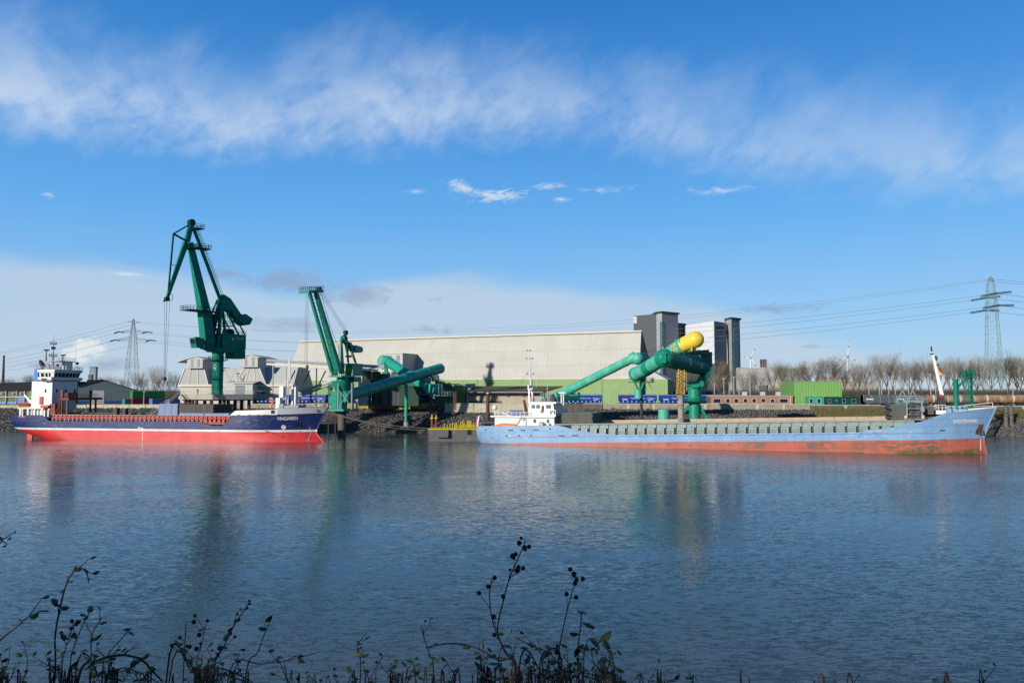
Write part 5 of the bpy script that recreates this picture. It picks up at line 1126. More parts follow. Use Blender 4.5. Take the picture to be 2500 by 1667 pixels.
 mb = MB(); mb.rail([(xg0 - .8, yc - .5, zt_ + .3), (xg1 + .4, yc - .5, zt_ + .3), (xg1 + .4, -yc + .5, zt_ + .3), (xg0 - .8, -yc + .5, zt_ + .3), (xg0 - .8, yc - .5, zt_ + .3)], .9, 1.4, .04, 2); mb.build('railing', gm, g)
 mb = MB(); mb.box(xg1 - .3, xg1 + .5, yc - .8, yc - .58, lerp(zg, zt_, .45), lerp(zg, zt_, .75)); mb.build('control_box', gm, g)
 for px in (2212, 2254):
  p = fr.p3(px, 1018.5, yc - .8); mb = MB(); mb.ball(p, .42, 10, 6, 1.25); mb.build('fender_buoy', pm('pale pink buoy', (.62, .42, .36), .5), g)
 mb = MB(); mb.box(fr.px(2110, 1052, S + .2)[0], fr.px(2160, 1052, S + .2)[0], S + .2, S + .8, Z(2140, 1054) - .3, Z(2140, 1049.5)); mb.build('walkway_step', pm('light blue walkway', lb, .5), t)
 return fr, hb, S, zp, z2
WF, WHB, WS, WZP, WZ2 = westewind()
# ------------------------------------------------------------------ crane jetty
JB = P(530, 962.5, 240)            # foot of the big crane's column
JZ = JB.z
def jetty():
 t = thing('crane_jetty', 'long concrete jetty on rusty steel piles carrying the tall green crane', 'jetty', (JB.x, JB.y, 0))
 # near corner seen at px 518; left face runs left and back, right face runs right and back
 c = G(518.5, 965, JZ); c = P(518.5, 963.5, 236);
 l = P(436, 963, 241.5); r = P(618, 963.5, 243); rr_ = P(684, 966, 252)
 zt, zb = JZ, JZ - 1.55
 nrm = Vector((r.x - c.x, r.y - c.y, 0)).normalized(); back = Vector((c.x - l.x, c.y - l.y, 0)).normalized()
 # deck: pentagon
 inn = Vector((.28, .96, 0)) * 11
 pts = [(l.x, l.y), (c.x, c.y), (r.x, r.y), (r.x + inn.x, r.y + inn.y), (l.x + inn.x + 2, l.y + inn.y)]
 mb = MB(); mb.prismz(pts, zb, zt); mb.build('deck', pm('streaked jetty concrete', (.42, .40, .31), .85, var=.1, dirt=(.16, .15, .1), damt=.6, dscale=.4, streak=.5, scol=(.16, .15, .1)), t)
 mb = MB(); q = [(l.x + .8, l.y + .8), (c.x - .1, c.y + 1.0), (r.x - .8, r.y + .8)]
 z = zb - .35; mb.prismz([(q[0][0], q[0][1]), (q[1][0], q[1][1]), (q[2][0], q[2][1]), (q[2][0] + 2, q[2][1] + 8), (q[0][0] + 3, q[0][1] + 8)], z, zb - .003); mb.build('deck_beam', M['concrete_dk'], t)
 for px, Y in ((453, 241), (462, 243), (480, 240), (516, 237.5), (538, 240), (547.5, 239), (557, 241), (574, 242), (608, 244), (470, 249), (500, 249), (590, 250)):
  p = P(px, 980, Y); mb = MB(); lean = 0
  if px in (538, 557): lean = (1.3 if px == 557 else -1.0)
  mb.tube((p.x, p.y, z + .1), (p.x + lean, p.y, -3), .52, .52, 12); mb.build('pile', M['rust'], t)
 mb = MB(); e = .15
 mb.rail([(l.x + e, l.y + 4, zt), (l.x + e, l.y + .3, zt), (c.x, c.y + .25, zt), (r.x - .2, r.y + .2, zt)], 1.1, 1.5, .035, 2)
 mb.rail([(l.x + 2 + inn.x, l.y + inn.y - .2, zt), (r.x + inn.x, r.y + inn.y - .3, zt)], 1.1, 2, .03, 2); mb.build('railing', M['galv_mat'], t)
 for px in (538, 570):
  p = P(px, 1000, 241); mb = MB(); mb.ball((p.x, p.y - .9, p.z), .35, 8, 6); mb.build('mooring_light', M['white'], t)
 # walkway truss towards the shore on the right
 g = thing('footbridge', 'dark blue lattice footbridge running from the jetty towards the shore', 'footbridge', (r.x, r.y, zt - 1.5)); mb = MB()
 a0, a1 = P(620, 955, 245), P(676, 963, 262); b0, b1 = P(620, 968, 245), P(676, 973, 262)
 for dy in (0, 1.6):
  o = Vector((0, dy, 0)); mb.bar(a0 + o, a1 + o, .14); mb.bar(b0 + o, b1 + o, .18); n = 9
  for i in range(n): mb.bar(b0.lerp(b1, i / n) + o, a0.lerp(a1, (i + .5) / n) + o, .1); mb.bar(a0.lerp(a1, (i + .5) / n) + o, b0.lerp(b1, (i + 1) / n) + o, .1)
 mb.build('truss', pm('dark blue truss paint', (.02, .05, .13), .5), g); mb = MB(); mb.hull8([b0, b1, b1 + Vector((0, 1.6, 0)), b0 + Vector((0, 1.6, 0))], [b0 + Vector((0, 0, .15)), b1 + Vector((0, 0, .15)), b1 + Vector((0, 1.6, .15)), b0 + Vector((0, 1.6, .15))]); mb.build('walkway', M['steel_dk'], g)
 # gangway from the jetty down to the ship
 g = thing('gangway', 'pale aluminium gangway with handrails from the crane jetty down onto the ship', 'gangway', P(425, 985, 236)); mb = MB()
 a = P(437, 962, 240); b = P(413, 984, 231.5); b2 = P(402, 986, 231.5)
 for dy in (0, 1.0):
  o = Vector((0, dy, 0)); mb.bar(a + o, b + o, .12, .3); mb.bar(a + o + Vector((0, 0, 1.1)), b + o + Vector((0, 0, 1.1)), .07)
  for i in range(7): q_ = a.lerp(b, i / 6) + o; mb.bar(q_, q_ + Vector((0, 0, 1.1)), .06)
  mb.bar(b + o, b2 + o, .12, .3); mb.rail([b + o, b2 + o], 1.1, .8, .04)
 mb.build('gangway_frame', M['galv'], g)
 mb = MB(); mb.hull8([a, b, b + Vector((0, 1, 0)), a + Vector((0, 1, 0))], [a + Vector((0, 0, .06)), b + Vector((0, 0, .06)), b + Vector((0, 1, .06)), a + Vector((0, 1, .06))]); mb.build('tread', M['galv_mat'], g)
 mb = MB(); c2 = P(404, 1010, 229.5); c3 = P(416, 1010, 229.5)
 for q1, q2 in ((b2, c2), (b, c3)): mb.tube(q1, q2, .12, n=6)
 b5 = P(366, 1013, 229); mb.bar(b2, b5, .12, .2); mb.bar(b2 + Vector((0, 0, .9)), b5 + Vector((0, 0, .9)), .06); mb.build('support', M['white'], g)
jetty()
# ------------------------------------------------------------------ tall luffing crane
def big_crane():
 C1 = Fr(JB, radians(238)); t = fthing('harbour_crane', 'tallest dark green luffing crane, on a round column with an arrow sign', 'crane', C1)
 OFFc = Vector((0, 0, 0))
 f0 = Fr((JB.x, JB.y, JZ), 0)
 p3 = lambda px, py, y=0: C1.p3(px, py, y)
 # Fr.o.z is JZ: p3 already gives heights above it
 gr = M['green']; W = lambda px, py: f0.p3(px, py, 0)
 hz = W(530, 860).z; r = 1.66
 mb = MB(); mb.lathe((0, 0, 0), [(r * 1.12, 0), (r * 1.12, .25), (r, .3), (r, hz - .6), (r * 1.1, hz - .5), (r * 1.1, hz)], 28); mb.build('column', gr, t, smooth=True)
 for py, rad, hh in ((880, 2.9, 1.1),):
  z = W(530, py).z; mb = MB(); mb.lathe((0, 0, z), [(r + .01, 0), (rad, 0), (rad, .14), (r + .01, .14)], 20); n = 20
  for i in range(n):
   a, b = [Vector((cos(2 * pi * k / n) * (rad - .1), sin(2 * pi * k / n) * (rad - .1), z + .14)) for k in (i, i + 1)]; mb.rail([a, b], hh, 3, .035, 2)
  mb.build('ring_platform', M['green_dk'], t)
 # ladder with platforms on the sunlit side of the column: world direction (-.67,-.74)
 d = Vector((-.35, -.94, 0)); a = C1.a; dl = Vector((d.x * cos(-a) - d.y * sin(-a), d.x * sin(-a) + d.y * cos(-a), 0)); sdl = Vector((-dl.y, dl.x, 0))
 c = dl * (r + .25) - sdl * .9 * 0; mb = MB(); mb.ladder(c, c + Vector((0, 0, W(530, 880).z)), .7, .45, sdl, .04)
 for i in range(15): z = .8 + i * .55; mb.bar(c + sdl * .4 + Vector((0, 0, z)), c + dl * .6 + sdl * .3 + Vector((0, 0, z)), .04); mb.bar(c - sdl * .4 + Vector((0, 0, z)), c + dl * .6 - sdl * .3 + Vector((0, 0, z)), .04)
 z = W(530, 925).z; q = [c + sdl * k for k in (-1.3, 1.3)]; mb.hull8([q[0] + Vector((0, 0, z)), q[1] + Vector((0, 0, z)), q[1] + dl + Vector((0, 0, z)), q[0] + dl + Vector((0, 0, z))], [q[0] + Vector((0, 0, z + .1)), q[1] + Vector((0, 0, z + .1)), q[1] + dl + Vector((0, 0, z + .1)), q[0] + dl + Vector((0, 0, z + .1))]); mb.rail([q[0] + Vector((0, 0, z)), q[0] + dl + Vector((0, 0, z)), q[1] + dl + Vector((0, 0, z)), q[1] + Vector((0, 0, z))], 1.1, 1, .035)
 mb.build('ladder', M['green_dk'], t)
 # white arrow sign on the column, curved with it
 mb = MB()
 def cs(pts):
  vs = []
  for px, py in pts:
   q = f0.p3(px, py, -r); th = math.asin(max(-.98, min(.98, q.x / r))); wv = Vector((sin(th) * (r + .03), -cos(th) * (r + .03), q.z)); vs.append((wv.x * cos(-a) - wv.y * sin(-a), wv.x * sin(-a) + wv.y * cos(-a), wv.z))
  mb.add(vs, [tuple(range(len(vs)))])
 cs([(518.5, 894), (524, 887.5), (525.5, 890), (521, 896)]); cs([(521.5, 889.5), (524, 887), (528, 893), (525.5, 893.5)]); cs([(522, 889), (523.5, 887), (524.5, 889), (523, 890.5)])
 for px in (521, 523.3, 525.6): cs([(px, 900.5), (px + 1.6, 900.5), (px + 1.6, 896.5), (px, 896.5)])
 cs([(523.5, 903.2), (527.5, 903.2), (527.5, 902), (523.5, 902)]); mb.build('arrow_sign', M['white_t'], t)
 # slewing platform, machinery house
 z0 = hz; z1 = W(530, 849).z
 hx0 = C1.px(600.5, 835, 2.5)[0]
 mb = MB(); mb.box(hx0 + .1, 2.6, -2.3, 2.3, z0, z1 - .1); mb.hull8([(2.603, -1.6, z0 + .2), (4.6, -1.2, z0 + .6), (4.6, 1.2, z0 + .6), (2.603, 1.6, z0 + .2)], [(2.603, -1.6, z1 - .1), (4.6, -1.2, z1 - .2), (4.6, 1.2, z1 - .2), (2.603, 1.6, z1 - .1)]); mb.build('slewing_platform', gr, t)
 yh = 2.5; hx0 = C1.px(600.5, 835, yh)[0]; hx1 = C1.px(545.5, 835, yh)[0]; hz1 = C1.px(570, 816.5, yh)[1]
 mb = MB(); mb.box(hx0, hx1, -yh, yh, z1 - .097, hz1); mb.box(hx0 - .1, hx1 + .1, -yh - .1, yh + .1, hz1 + .003, hz1 + .15); mb.build('machinery_house', gr, t)
 lx1 = C1.px(572, 860, yh - .3)[0]; lx0 = C1.px(599, 860, yh - .3)[0]; lz = C1.px(590, 875.5, yh)[1]; mb = MB(); mb.box(lx0, lx1, -yh + .3, yh - .3, lz, z0 + .9); mb.build('counterweight_box', gr, t)
 mb = MB(); mb.rail([(hx0, yh, hz1 + .15), (hx1, yh, hz1 + .15), (hx1, -yh, hz1 + .15), (hx0, -yh, hz1 + .15), (hx0, yh, hz1 + .15)], 1.1, 1.6, .035, 2); mb.build('roof_railing', M['green_dk'], t)
 for px in (550, 560, 565):
  q = C1.p3(px, 812, 0); mb = MB(); mb.lathe((q.x, 0, hz1 + .1), [(.9, 0), (.9, 1.0), (.6, 1.6), (.1, 1.8)], 10); mb.build('roof_cowl', M['green_dk'], t)
 a1 = C1.p3(575, 829.5, yh); b1 = C1.p3(594, 829.5, yh); me = text_on('Hagel', t, (a1.x, yh, a1.z), (b1.x, yh, b1.z), .95, M['yel_t'], 'house_lettering', .03)
 mb = MB(); q = C1.p3(569, 828, yh)
 for dx in (-.35, .1):
  for dz in (-.35, .1): mb.box(q.x + dx, q.x + dx + .3, yh + .003, yh + .04, q.z + dz, q.z + dz + .3)
 mb.build('house_logo', M['white_t'], t)
 # lattice gear between boom and house
 mb = MB(); q = C1.p3(531, 842, -.5); mb.rail([(q.x - 1, yh - .2, z1), (hx1 + .2, yh - .2, z1)], 1.1, 1, .05)
 for k in range(9): rr_ = random.Random(k); x = rr_.uniform(hx1 + .2, 2.5); mb.bar((x, rr_.uniform(-2, 2), z1 - .1), (x + rr_.uniform(-.5, .5), rr_.uniform(-2, 2), z1 + rr_.uniform(2, 7)), .28)
 for k in range(5): mb.box(hx1 + .3, hx1 + 2.6, -1.8, 1.8, z1 + 1.2 + k * 1.4, z1 + 1.32 + k * 1.4)
 mb.build('machinery_frame', M['green_dk'], t)
 # cab on its arm
 q0 = C1.p3(463.5, 845, 1.5); q1 = C1.p3(492.5, 845, 1.5); cx0, cx1 = q1.x, q0.x; cy = 1.5
 cx = C1.p3(478, 840, cy).x; zc0 = C1.p3(478, 850, cy).z; zc1 = C1.p3(478, 825.5, cy).z
 mb = MB(); mb.hull8([(cx - 1.9, cy - 1.3, zc0 + .3), (cx + .6, cy - 1.3, zc0), (cx + .6, cy + 1.3, zc0), (cx - 1.9, cy + 1.3, zc0 + .3)], [(cx - 1.9, cy - 1.3, zc1), (cx + 1.3, cy - 1.3, zc1), (cx + 1.3, cy + 1.3, zc1), (cx - 1.9, cy + 1.3, zc1)]); mb.box(cx - 1.2, cx + .2, cy - .6, cy + .6, zc1 + .003, zc1 + .35); mb.build('cab', gr, t)
 mb = MB(); zz0, zz1 = lerp(zc0, zc1, .45), lerp(zc0, zc1, .9); mb.hull8([(cx + .93, cy - 1.1, zz0), (cx + .97, cy - 1.1, zz0), (cx + .97, cy + 1.1, zz0), (cx + .93, cy + 1.1, zz0)], [(cx + 1.24, cy - 1.1, zz1), (cx + 1.28, cy - 1.1, zz1), (cx + 1.28, cy + 1.1, zz1), (cx + 1.24, cy + 1.1, zz1)]); mb.box(cx - 1.4, cx + .8, cy + 1.303, cy + 1.33, zz0, zz1); mb.build('cab_window', M['glass'], t)
 mb = MB(); mb.bar((cx - 1.5, cy, zc0 + .2), (3, .5, z0 + .8), .6, .4); mb.rail([(cx - 1.9, cy + .7, zc0 + .4), (3.2, 1.5, zc0 + .4)], 1.1, 1, .035); mb.build('cab_arm', M['green_dk'], t)
 # boom
 bt = p3(464, 592); bb = p3(509, 847); mb = MB(); mid = p3(497.5, 756)
 mb.bar(bb + Vector((0, 0, -.5)), mid, 3.0, 3.4, 2.5, 2.9, side=(1, 0, 0)); mb.bar(mid, bt, 2.5, 2.9, 1.3, 1.3, side=(1, 0, 0)); mb.build('boom', gr, t, label='broad main boom, sunlit on its narrow front face')
 mb = MB(); q = p3(489, 810); mb.add([(q.x + .2, -.35, q.z - .35), (q.x + .35, .5, q.z - .35), (q.x + .15, .5, q.z + .35), (q.x, -.35, q.z + .35)], [(0, 1, 2, 3)]);
 # jib (double lever) and its stays
 apex = p3(467, 546); tip = p3(407.5, 729); knee = p3(423.5, 571); up = p3(456, 589)
 mb = MB(); mb.bar(up, apex, 1.2, 1.5, 1.0, 1.2, side=(1, 0, 0)); mb.bar(p3(454, 592), tip, 1.1, 1.5, .6, .8, side=(1, 0, 0)); mb.build('jib', gr, t)
 mb = MB(); mb.bar(apex, knee, .35); mb.bar(knee, up, .45); mb.bar(knee, p3(410, 722), .38); mb.bar(p3(419, 645), p3(431, 650), .12); mb.build('jib_stay', M['green_dk'], t)
 mb = MB(); mb.lathe(apex + Vector((0, -.7, .3)), [(.1, 0), (1.0, .0), (1.0, 1.4), (.1, 1.4)], 14, (0, 1, 0)); mb.build('head_sheave', M['green_dk'], t)
 mb = MB(); mb.lathe(tip + Vector((0, -.5, -.1)), [(.1, 0), (.7, 0), (.7, 1.0), (.1, 1.0)], 12, (0, 1, 0)); mb.bar(tip, tip + Vector((1.0, 0, -.9)), .4)
 for k in range(8): th = k * .7; mb.bar(tip + Vector((-.9 + .8 * cos(th), .3, .5 + 1.1 * sin(th))), tip + Vector((-.9 + .8 * cos(th + .7), .3, .5 + 1.1 * sin(th + .7))), .1)
 mb.build('tip_sheave', M['green_dk'], t)
 # luffing tie rod with ladder
 a2 = p3(472, 556); b2 = p3(538, 733); mb = MB(); mb.bar(a2, b2, .7, .8, side=(1, 0, 0)); mb.build('tie_beam', gr, t)
 mb = MB(); n_ = Vector((-1.0, 0, .45)).normalized() * .9; mb.ladder(a2 + n_, b2 + n_ * 1.0, .8, .6, (0, 1, 0), .05)
 for i in range(27):
  q = a2.lerp(b2, i / 27) + n_; o_ = n_.normalized() * .9; mb.bar(q + Vector((0, .45, 0)), q + o_, .05); mb.bar(q + Vector((0, -.45, 0)), q + o_, .05)
 mb.bar(a2 + n_ * 2, b2 + n_ * 2, .05); mb.build('tie_ladder', M['green_dk'], t)
 # service platforms
 for (pa, pb, py, w) in ((472, 491, 557, 1.6), (477, 507, 605, 1.8), (453, 477, 605, 1.8), (452, 523, 756, 2.4)):
  u, v = p3(pa, py), p3(pb, py); mb = MB(); mb.box(min(u.x, v.x), max(u.x, v.x), -w, w, u.z - .15, u.z + .1); x0_, x1_ = min(u.x, v.x), max(u.x, v.x); z_ = u.z + .1
  mb.rail([(x0_, -w, z_), (x1_, -w, z_), (x1_, w, z_), (x0_, w, z_), (x0_, -w, z_)], 1.15, 1.1, .045, 2); mb.build('service_platform', M['green_dk'], t)
 # tower frame behind the boom
 top = p3(538, 734)
 mb = MB()
 for s in (-1.5, 1.5):
  mb.bar(p3(523, 849) + Vector((0, s, 0)), top + Vector((0, s * .5, 0)), .75, 1.1, .6, .8); mb.bar(p3(545, 849) + Vector((0, s, 0)), top + Vector((0, s * .5, 0)), .6, .8, .5, .6)
  mb.bar(p3(575, 817) + Vector((0, s, 0)), p3(547, 762) + Vector((0, s, 0)), .35); mb.bar(p3(590, 817) + Vector((0, s, 0)), p3(558, 757) + Vector((0, s, 0)), .35)
  mb.bar(p3(519, 772) + Vector((0, s * .6, 0)), p3(534, 731) + Vector((0, s * .5, 0)), .4)
 for k in range(7): z_ = lerp(z1, top.z, k / 7.5); u_ = lerp(p3(523, 849).x, top.x, k / 7.5); v_ = lerp(p3(545, 849).x, top.x, k / 7.5); mb.bar((u_, 0, z_), (v_, 0, z_), .3, .2); mb.bar((u_, -1.4, z_), (u_, 1.4, z_), .25)
 mb.build('tower_frame', gr, t)
 mb = MB(); mb.rail([p3(543, 795, 1.5), p3(572, 795, 1.5)], 1.1, 1.3, .05); mb.bar(p3(538, 797), p3(573, 796), .35); mb.rail([p3(550, 790), p3(560, 790)], 2.5, .7, .04, 3); mb.rail([p3(545, 775, 1.5), p3(555, 775, 1.5)], 1.1, 1, .04, 3); mb.build('maintenance_gallery', M['green_dk'], t)
 mb = MB(); q = p3(522, 779); mb.ball((q.x, 0, q.z), 1.3, 10, 6, 1.2); mb.bar(q, p3(517, 806), .8); mb.build('luffing_drive', M['green_dk'], t)
 # counterweight lever and block
 pts = [p3(*q) for q in ((542, 719), (558, 729), (586, 770), (577, 784), (556, 762), (541, 752), (533, 740))]
 mb = MB(); mb.prism([(q.x, q.z) for q in pts][::-1], -1.0, 1.0); mb.build('counterweight_lever', gr, t)
 pts = [p3(*q) for q in ((574, 782), (580, 775), (592, 767), (609, 779), (602, 793), (590, 795))]
 mb = MB(); mb.prism([(q.x, q.z) for q in pts][::-1], -1.7, 1.7); mb.build('counterweight', gr, t)
 # hoist ropes and hook
 mb = MB(); zt_ = p3(403, 920).z
 for i, (dx, dy) in enumerate(((.3, .4), (-.3, -.4), (.9, .2), (-.9, .1))): mb.tube((tip.x + dx, dy, tip.z), (tip.x + dx * .3, dy * .3, zt_), .045, n=5)
 mb.build('hoist_rope', M['wire'], t)
 mb = MB(); mb.box(tip.x - .35, tip.x + .35, -.3, .3, zt_ - 1.0, zt_); mb.tube((tip.x, 0, zt_ - 1), (tip.x, 0, zt_ - 1.6), .12); mb.tube((tip.x, 0, zt_ - 1.6), (tip.x + .35, 0, zt_ - 2), .1); mb.build('hook', M['steel_dk'], t)
big_crane()
# ------------------------------------------------------------------ smaller crane on its cone pedestal
def small_crane():
 base = P(836, 1058, 246); base.z = -2; cz = P(836, 938, 250); O = Vector((cz.x, cz.y, 0)); C = Fr(O, radians(249))
 t = fthing('harbour_crane', 'shorter green rope luffing crane with twin girder boom on a cone pedestal, lettered Hagel', 'crane', C)
 f0 = Fr(O, 0); W = lambda px, py: f0.p3(px, py, 0); p3 = lambda px, py, y=0: C.p3(px, py, y); gr = pm('mid green crane paint', (.010, .27, .175), .45, var=.12, dirt=(.05, .25, .16), damt=.5)
 # concrete pier, deck, posts, cone, neck
 zd = W(836, 1003).z
 mb = MB(); mb.lathe((0, 0, 0), [(1.3, -4), (1.3, zd - .8), (2.2, zd - .7), (2.2, zd - .003)], 16); mb.build('pier', M['concrete_dk'], t, smooth=True)
 mb = MB(); mb.box(-4.2, 4.2, -3.2, 3.2, zd, zd + .7); mb.build('base_frame', gr, t)
 zc0 = W(836, 948).z; zc1 = W(836, 930).z; ztop = W(836, 921).z
 mb = MB(); mb.lathe((0, 0, 0), [(1.6, zd + .703), (1.6, zc0 - 2), (2.6, zc0), (3.4, zc1 - .5), (3.7, zc1), (1.8, zc1 + .05), (1.8, ztop)], 24); mb.build('cone_pedestal', gr, t, smooth=True, sharp=30)
 mb = MB()
 for px, yy in ((826, -3), (859.5, -3), (832, 3), (862, 3)):
  x = f0.px(px, 960, yy)[0]; v = Vector((x, yy, 0)); ca = cos(-C.a); sa = sin(-C.a); u = Vector((v.x * ca - v.y * sa, v.x * sa + v.y * ca, 0)); mb = MB(); mb.tube(u + Vector((0, 0, zd + .5)), u + Vector((0, 0, zc1 - .6)), .3, n=10); mb.build('post', M['galv'], t)
 def L_(px, py, yy):
  q = f0.p3(px, py, yy); ca = cos(-C.a); sa = sin(-C.a); return Vector((q.x * ca - q.y * sa, q.x * sa + q.y * ca, q.z))
 mb = MB(); mb.bar(L_(826, 950, -3), L_(858, 992, -3), .18); mb.bar(L_(859, 950, -3), L_(827, 992, -3), .18); mb.build('cross_brace', M['galv'], t)
 # platform and house
 mb = MB(); mb.box(-3.2, 4.2, -2.4, 2.4, ztop, ztop + .5); mb.rail([(4.1, -2.3, ztop + .5), (4.1, 2.3, ztop + .5), (1, 2.3, ztop + .5)], 1.1, 1, .04); mb.build('slewing_platform', gr, t)
 for k in range(3):
  mb = MB(); mb.box(2.6 + k * .6, 3.1 + k * .6, -2.2 + k * .9, -1.2 + k, ztop + .503, ztop + 1.6 + .3 * k); mb.build('winch', M['green_dk'], t)
 z0 = p3(862, 920, 2.2).z; z1 = p3(862, 888, 2.2).z; yh = 2.3; hx1 = C.px(861.5, 905, yh)[0]; hx0 = C.px(885.5, 905, yh)[0]
 # front face is the wide sunlit one here
 fy = hx1; yl = C.pyz(838.5, 905, hx1)[0]
 mb = MB(); mb.box(hx0, hx1, yl, yh, ztop + .503, z1); mb.box(hx0 + .6, hx1 - 1, yh - 3, yh - .1, ztop - 1.4, ztop + .3); mb.build('machinery_house', gr, t)
 mb = MB(); mb.box(hx0 - .1, hx1 + .1, yl - .1, yh + .1, z1 + .003, z1 + .14); mb.build('roof', M['green_dk'], t)
 me = text_mesh('Hagel', 1.0, M['yel_t'], 'house_lettering', .03); wv = max(v.co.x for v in me.vertices); ya, za = C.pyz(844, 904.5, hx1); yb, _ = C.pyz(857.5, 904.5, hx1)
 for v in me.vertices: v.co = Vector((hx1 + .02 + v.co.z, lerp(ya, yb, v.co.x / wv), za + v.co.y / .7 * .75))
 o = bpy.data.objects.new('house_lettering', me); COL.objects.link(o); o.parent = t
 mb = MB(); ya, za = C.pyz(841.5, 902, hx1); mb.box(hx1 + .003, hx1 + .05, ya - .3, ya + .3, za - .4, za + .4); mb.build('house_logo', M['yel_t'], t)
 # boom: two parallel girders with ladders
 mb = MB(); a = p3(811, 908, -1.6); b = p3(756, 716, -1.6); mb.bar(a, b, .9, 1.2, .7, .9, side=(1, 0, 0)); mb.build('boom_girder', gr, t)
 mb = MB(); a2 = p3(826, 905, 1.6); b2 = p3(771, 712, 1.6); mb.bar(a2, b2, 1.9, 1.8, 1.0, 1.1, side=(1, 0, 0)); mb.build('boom_girder', gr, t)
 mb = MB(); n = 24
 for i in range(n): mb.bar(a.lerp(b, i / n), a2.lerp(b2, i / n), .1)
 o_ = Vector((.9, 0, 0)); mb.ladder(a2 + o_, b2 + o_ * .8, .6, .7, (0, 1, 0), .05)
 for i in range(12): mb.bar(a2.lerp(b2, i / 12) + o_ * 1.2, a2.lerp(b2, (i + .2) / 12) + o_ * 1.9, .1)
 mb.build('boom_ladder', M['green_dk'], t)
 mb = MB(); h0, h1 = p3(742, 713), p3(778, 711); mb.bar(h0, h1, 3.6, .9); mb.build('boom_head', gr, t)
 mb = MB(); mb.rail([(h0.x, -1.8, h0.z + .5), (h1.x, -1.8, h1.z + .5), (h1.x, 1.8, h1.z + .5), (h0.x, 1.8, h0.z + .5), (h0.x, -1.8, h0.z + .5)], 1.0, 1.1, .05); mb.lathe((h1.x, -.7, h1.z + .5), [(.1, 0), (.8, 0), (.8, 1.4), (.1, 1.4)], 12, (0, 1, 0)); mb.build('head_platform', M['green_dk'], t)
 # mast with pulley, back arm, stays
 mt = p3(833, 824); mb = MB()
 for s in (-1.9, -.6): mb.bar(p3(834, 912, s), p3(833, 825, s * .6), .8, 2.2, .45, .7, side=(1, 0, 0))
 for s in (-1.4, 1.4): mb.bar(p3(861, 888) + Vector((0, s, 0)), p3(847, 836) + Vector((0, s * .6, 0)), .35)
 mb.bar(mt, p3(845, 815), .4); mb.bar(p3(853, 850), p3(866, 885), .18); mb.build('mast', gr, t)
 mb = MB(); q = p3(844, 812); mb.lathe(q + Vector((0, -.5, 0)), [(.1, 0), (.75, 0), (.75, 1), (.1, 1)], 12, (0, 1, 0)); mb.bar(q, p3(842, 832), .6); mb.bar(p3(846, 822), p3(850, 885), .5)
 for py in (838, 846, 870): q = p3(851, py); mb.bar(q - Vector((.8, 0, 0)), q + Vector((.8, 0, 0)), 1.4, .6)
 mb.ladder(p3(827, 908, -2), p3(829, 838, -1.6), .6, .5, (0, 1, 0), .05); mb.build('pulley_block', M['green_dk'], t)
 mb = MB(); mb.bar(p3(833, 826), p3(862, 852), .9, .9, 1.4, 1.6, side=(1, 0, 0)); mb.build('back_arm', gr, t)
 mb = MB(); q = [p3(*k) for k in ((858, 856), (862, 843), (876, 847), (879, 856), (874, 861))]; mb.prism([(k.x, k.z) for k in q], -1.3, 1.3); mb.build('counterweight', gr, t)
 mb = MB(); q = p3(844, 809)
 for s in (-.6, 0, .6): mb.tube(q + Vector((0, s, 0)), p3(778, 706) + Vector((0, s, 0)), .045, n=4)
 kn, kn2 = p3(797, 763), p3(806, 796); mb.tube(p3(780, 704), kn, .06, n=4); mb.tube(kn, kn2, .06, n=4); mb.tube(kn2, p3(826, 850), .06, n=4); mb.bar(kn, p3(788, 762), .14); mb.bar(kn2, p3(797, 796), .14); mb.build('luffing_rope', M['wire'], t)
 mb = MB()
 for px in (747, 750, 753): q = p3(px, 718); mb.tube(q, (q.x, 0, p3(750, 890).z), .04, n=4)
 mb.build('hoist_rope', M['wire'], t); mb = MB(); q = p3(750, 893); mb.box(q.x - .3, q.x + .3, -.3, .3, q.z - .8, q.z + .2); mb.tube((q.x, 0, q.z - .8), (q.x + .2, 0, q.z - 1.4), .12); mb.build('hook', M['steel_dk'], t)
small_crane()
